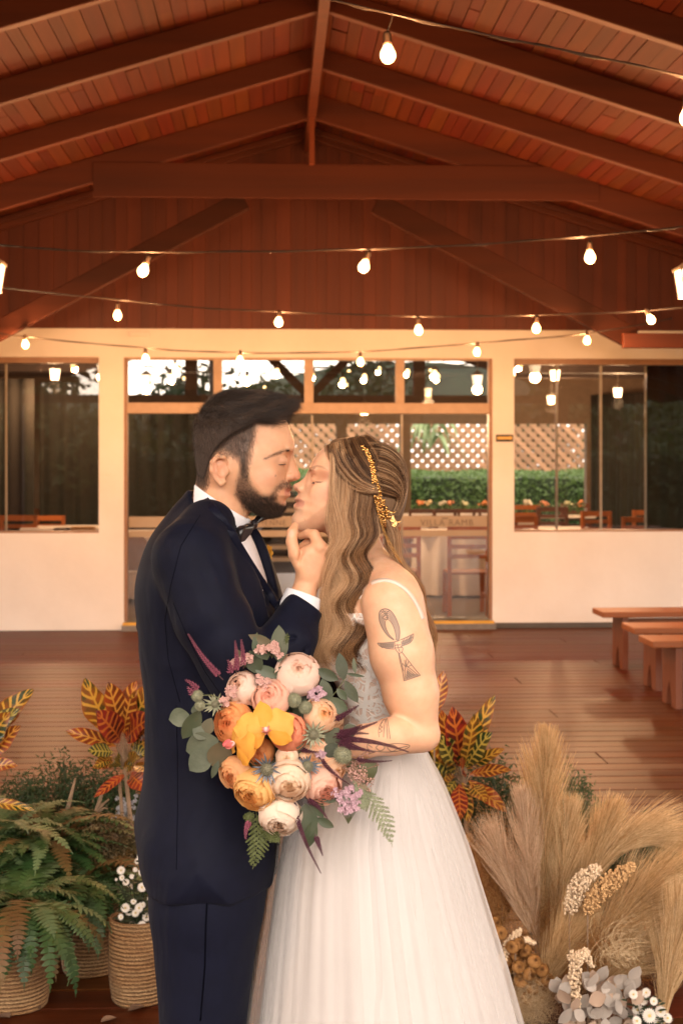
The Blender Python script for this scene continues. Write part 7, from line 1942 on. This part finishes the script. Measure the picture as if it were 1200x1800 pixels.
# dried roses
M_dr = petalmat('dried rose petals', (.14,.05,.015), (.42,.21,.07), .1)
th = thing('dried_roses', tuple(floor_at(915, 4.15)), 'bunch of small brown dried roses beside the skirt', 'dried flowers')
for i in range(24):
    px, py = [(888,1690),(905,1680),(922,1672),(938,1690),(952,1705),(910,1700),(930,1712),(948,1722),(895,1712),(915,1725),(935,1738),(903,1740),(920,1690),(960,1722),(885,1725),(925,1755),(945,1750),(900,1665),(870,1622),(878,1640),(950,1742),(893,1750),(912,1658),(930,1700)][i]
    me = rose_me[i % 4].copy(); me.materials.append(M_dr); s = rp.uniform(9,13)/2500*4.1
    inst(me, 'dried_rose', th, Matrix.Translation(P(px, py, 4.12+rp.uniform(-.03,.05))-wloc(th)) @ frame_to(-FW+UP*rp.uniform(.1,.9)+RT*rp.uniform(-.5,.5), rp.random()*6) @ Matrix.Scale(s, 4))
g = MB()
for i in range(14): g.tube([P(885+i*5, 1700+rp.uniform(-20,20), 4.17), floor_at(915,4.2)], .0015, 4)
ob('stems', g, M_ctrunk, th)
# grey leaves and daisies at the bottom right
M_gl2 = pm('grey preserved leaf', (.36,.32,.28), .65, (.44,.38,.33), 20, bmp=.15, bscale=150, rnd=.18, trans=.15); M_gl3 = pm('beige preserved leaf', (.52,.38,.28), .65, (.44,.31,.23), 20, rnd=.15, trans=.15)
th = thing('grey_leaf_branch', tuple(floor_at(1060, 4.0)), 'branch of grey and beige preserved leaves at the bottom right', 'preserved leaves')
for i in range(120):
    px, py = 1050+rp.uniform(-72,68), 1762+rp.uniform(-62,80)
    if py < 1700+abs(px-1065)*.5: continue
    a = rp.uniform(-2.8,-.3); m = MB(); L = rp.uniform(24,36)/2500*4.0; leaf(m, P(px, py, 4.0+rp.uniform(-.05,.06)), pxdir(math.cos(a), math.sin(a), rp.uniform(-.4,.3)), -FW+RT*rp.uniform(-.8,.8)+UP*rp.uniform(-.2,.8), L, L*rp.uniform(.6,.8), rp.uniform(-.3,.4), .15, 6, .5)
    ob('leaf', m, M_gl3 if rp.random() < .28 else M_gl2, th, smooth=True)
g = MB()
for i in range(8): g.tube([P(1000+i*16, 1740, 4.04), floor_at(1060,4.05)], .002, 4)
ob('stems', g, M_ctrunk, th)
th = thing('daisy_bunch', tuple(floor_at(1135, 3.98)), 'bunch of white daisies in the bottom right corner', 'flowers')
daisies(None, [(1128,1758,11),(1140,1785,14),(1160,1778,11),(1120,1775,11),(1112,1748,9),(1135,1745,9),(1172,1790,10),(1148,1760,8),(1118,1795,10),(1155,1798,9)], 3.97, th, floor_at(1135,4.0)+Vector((0,0,.05)))
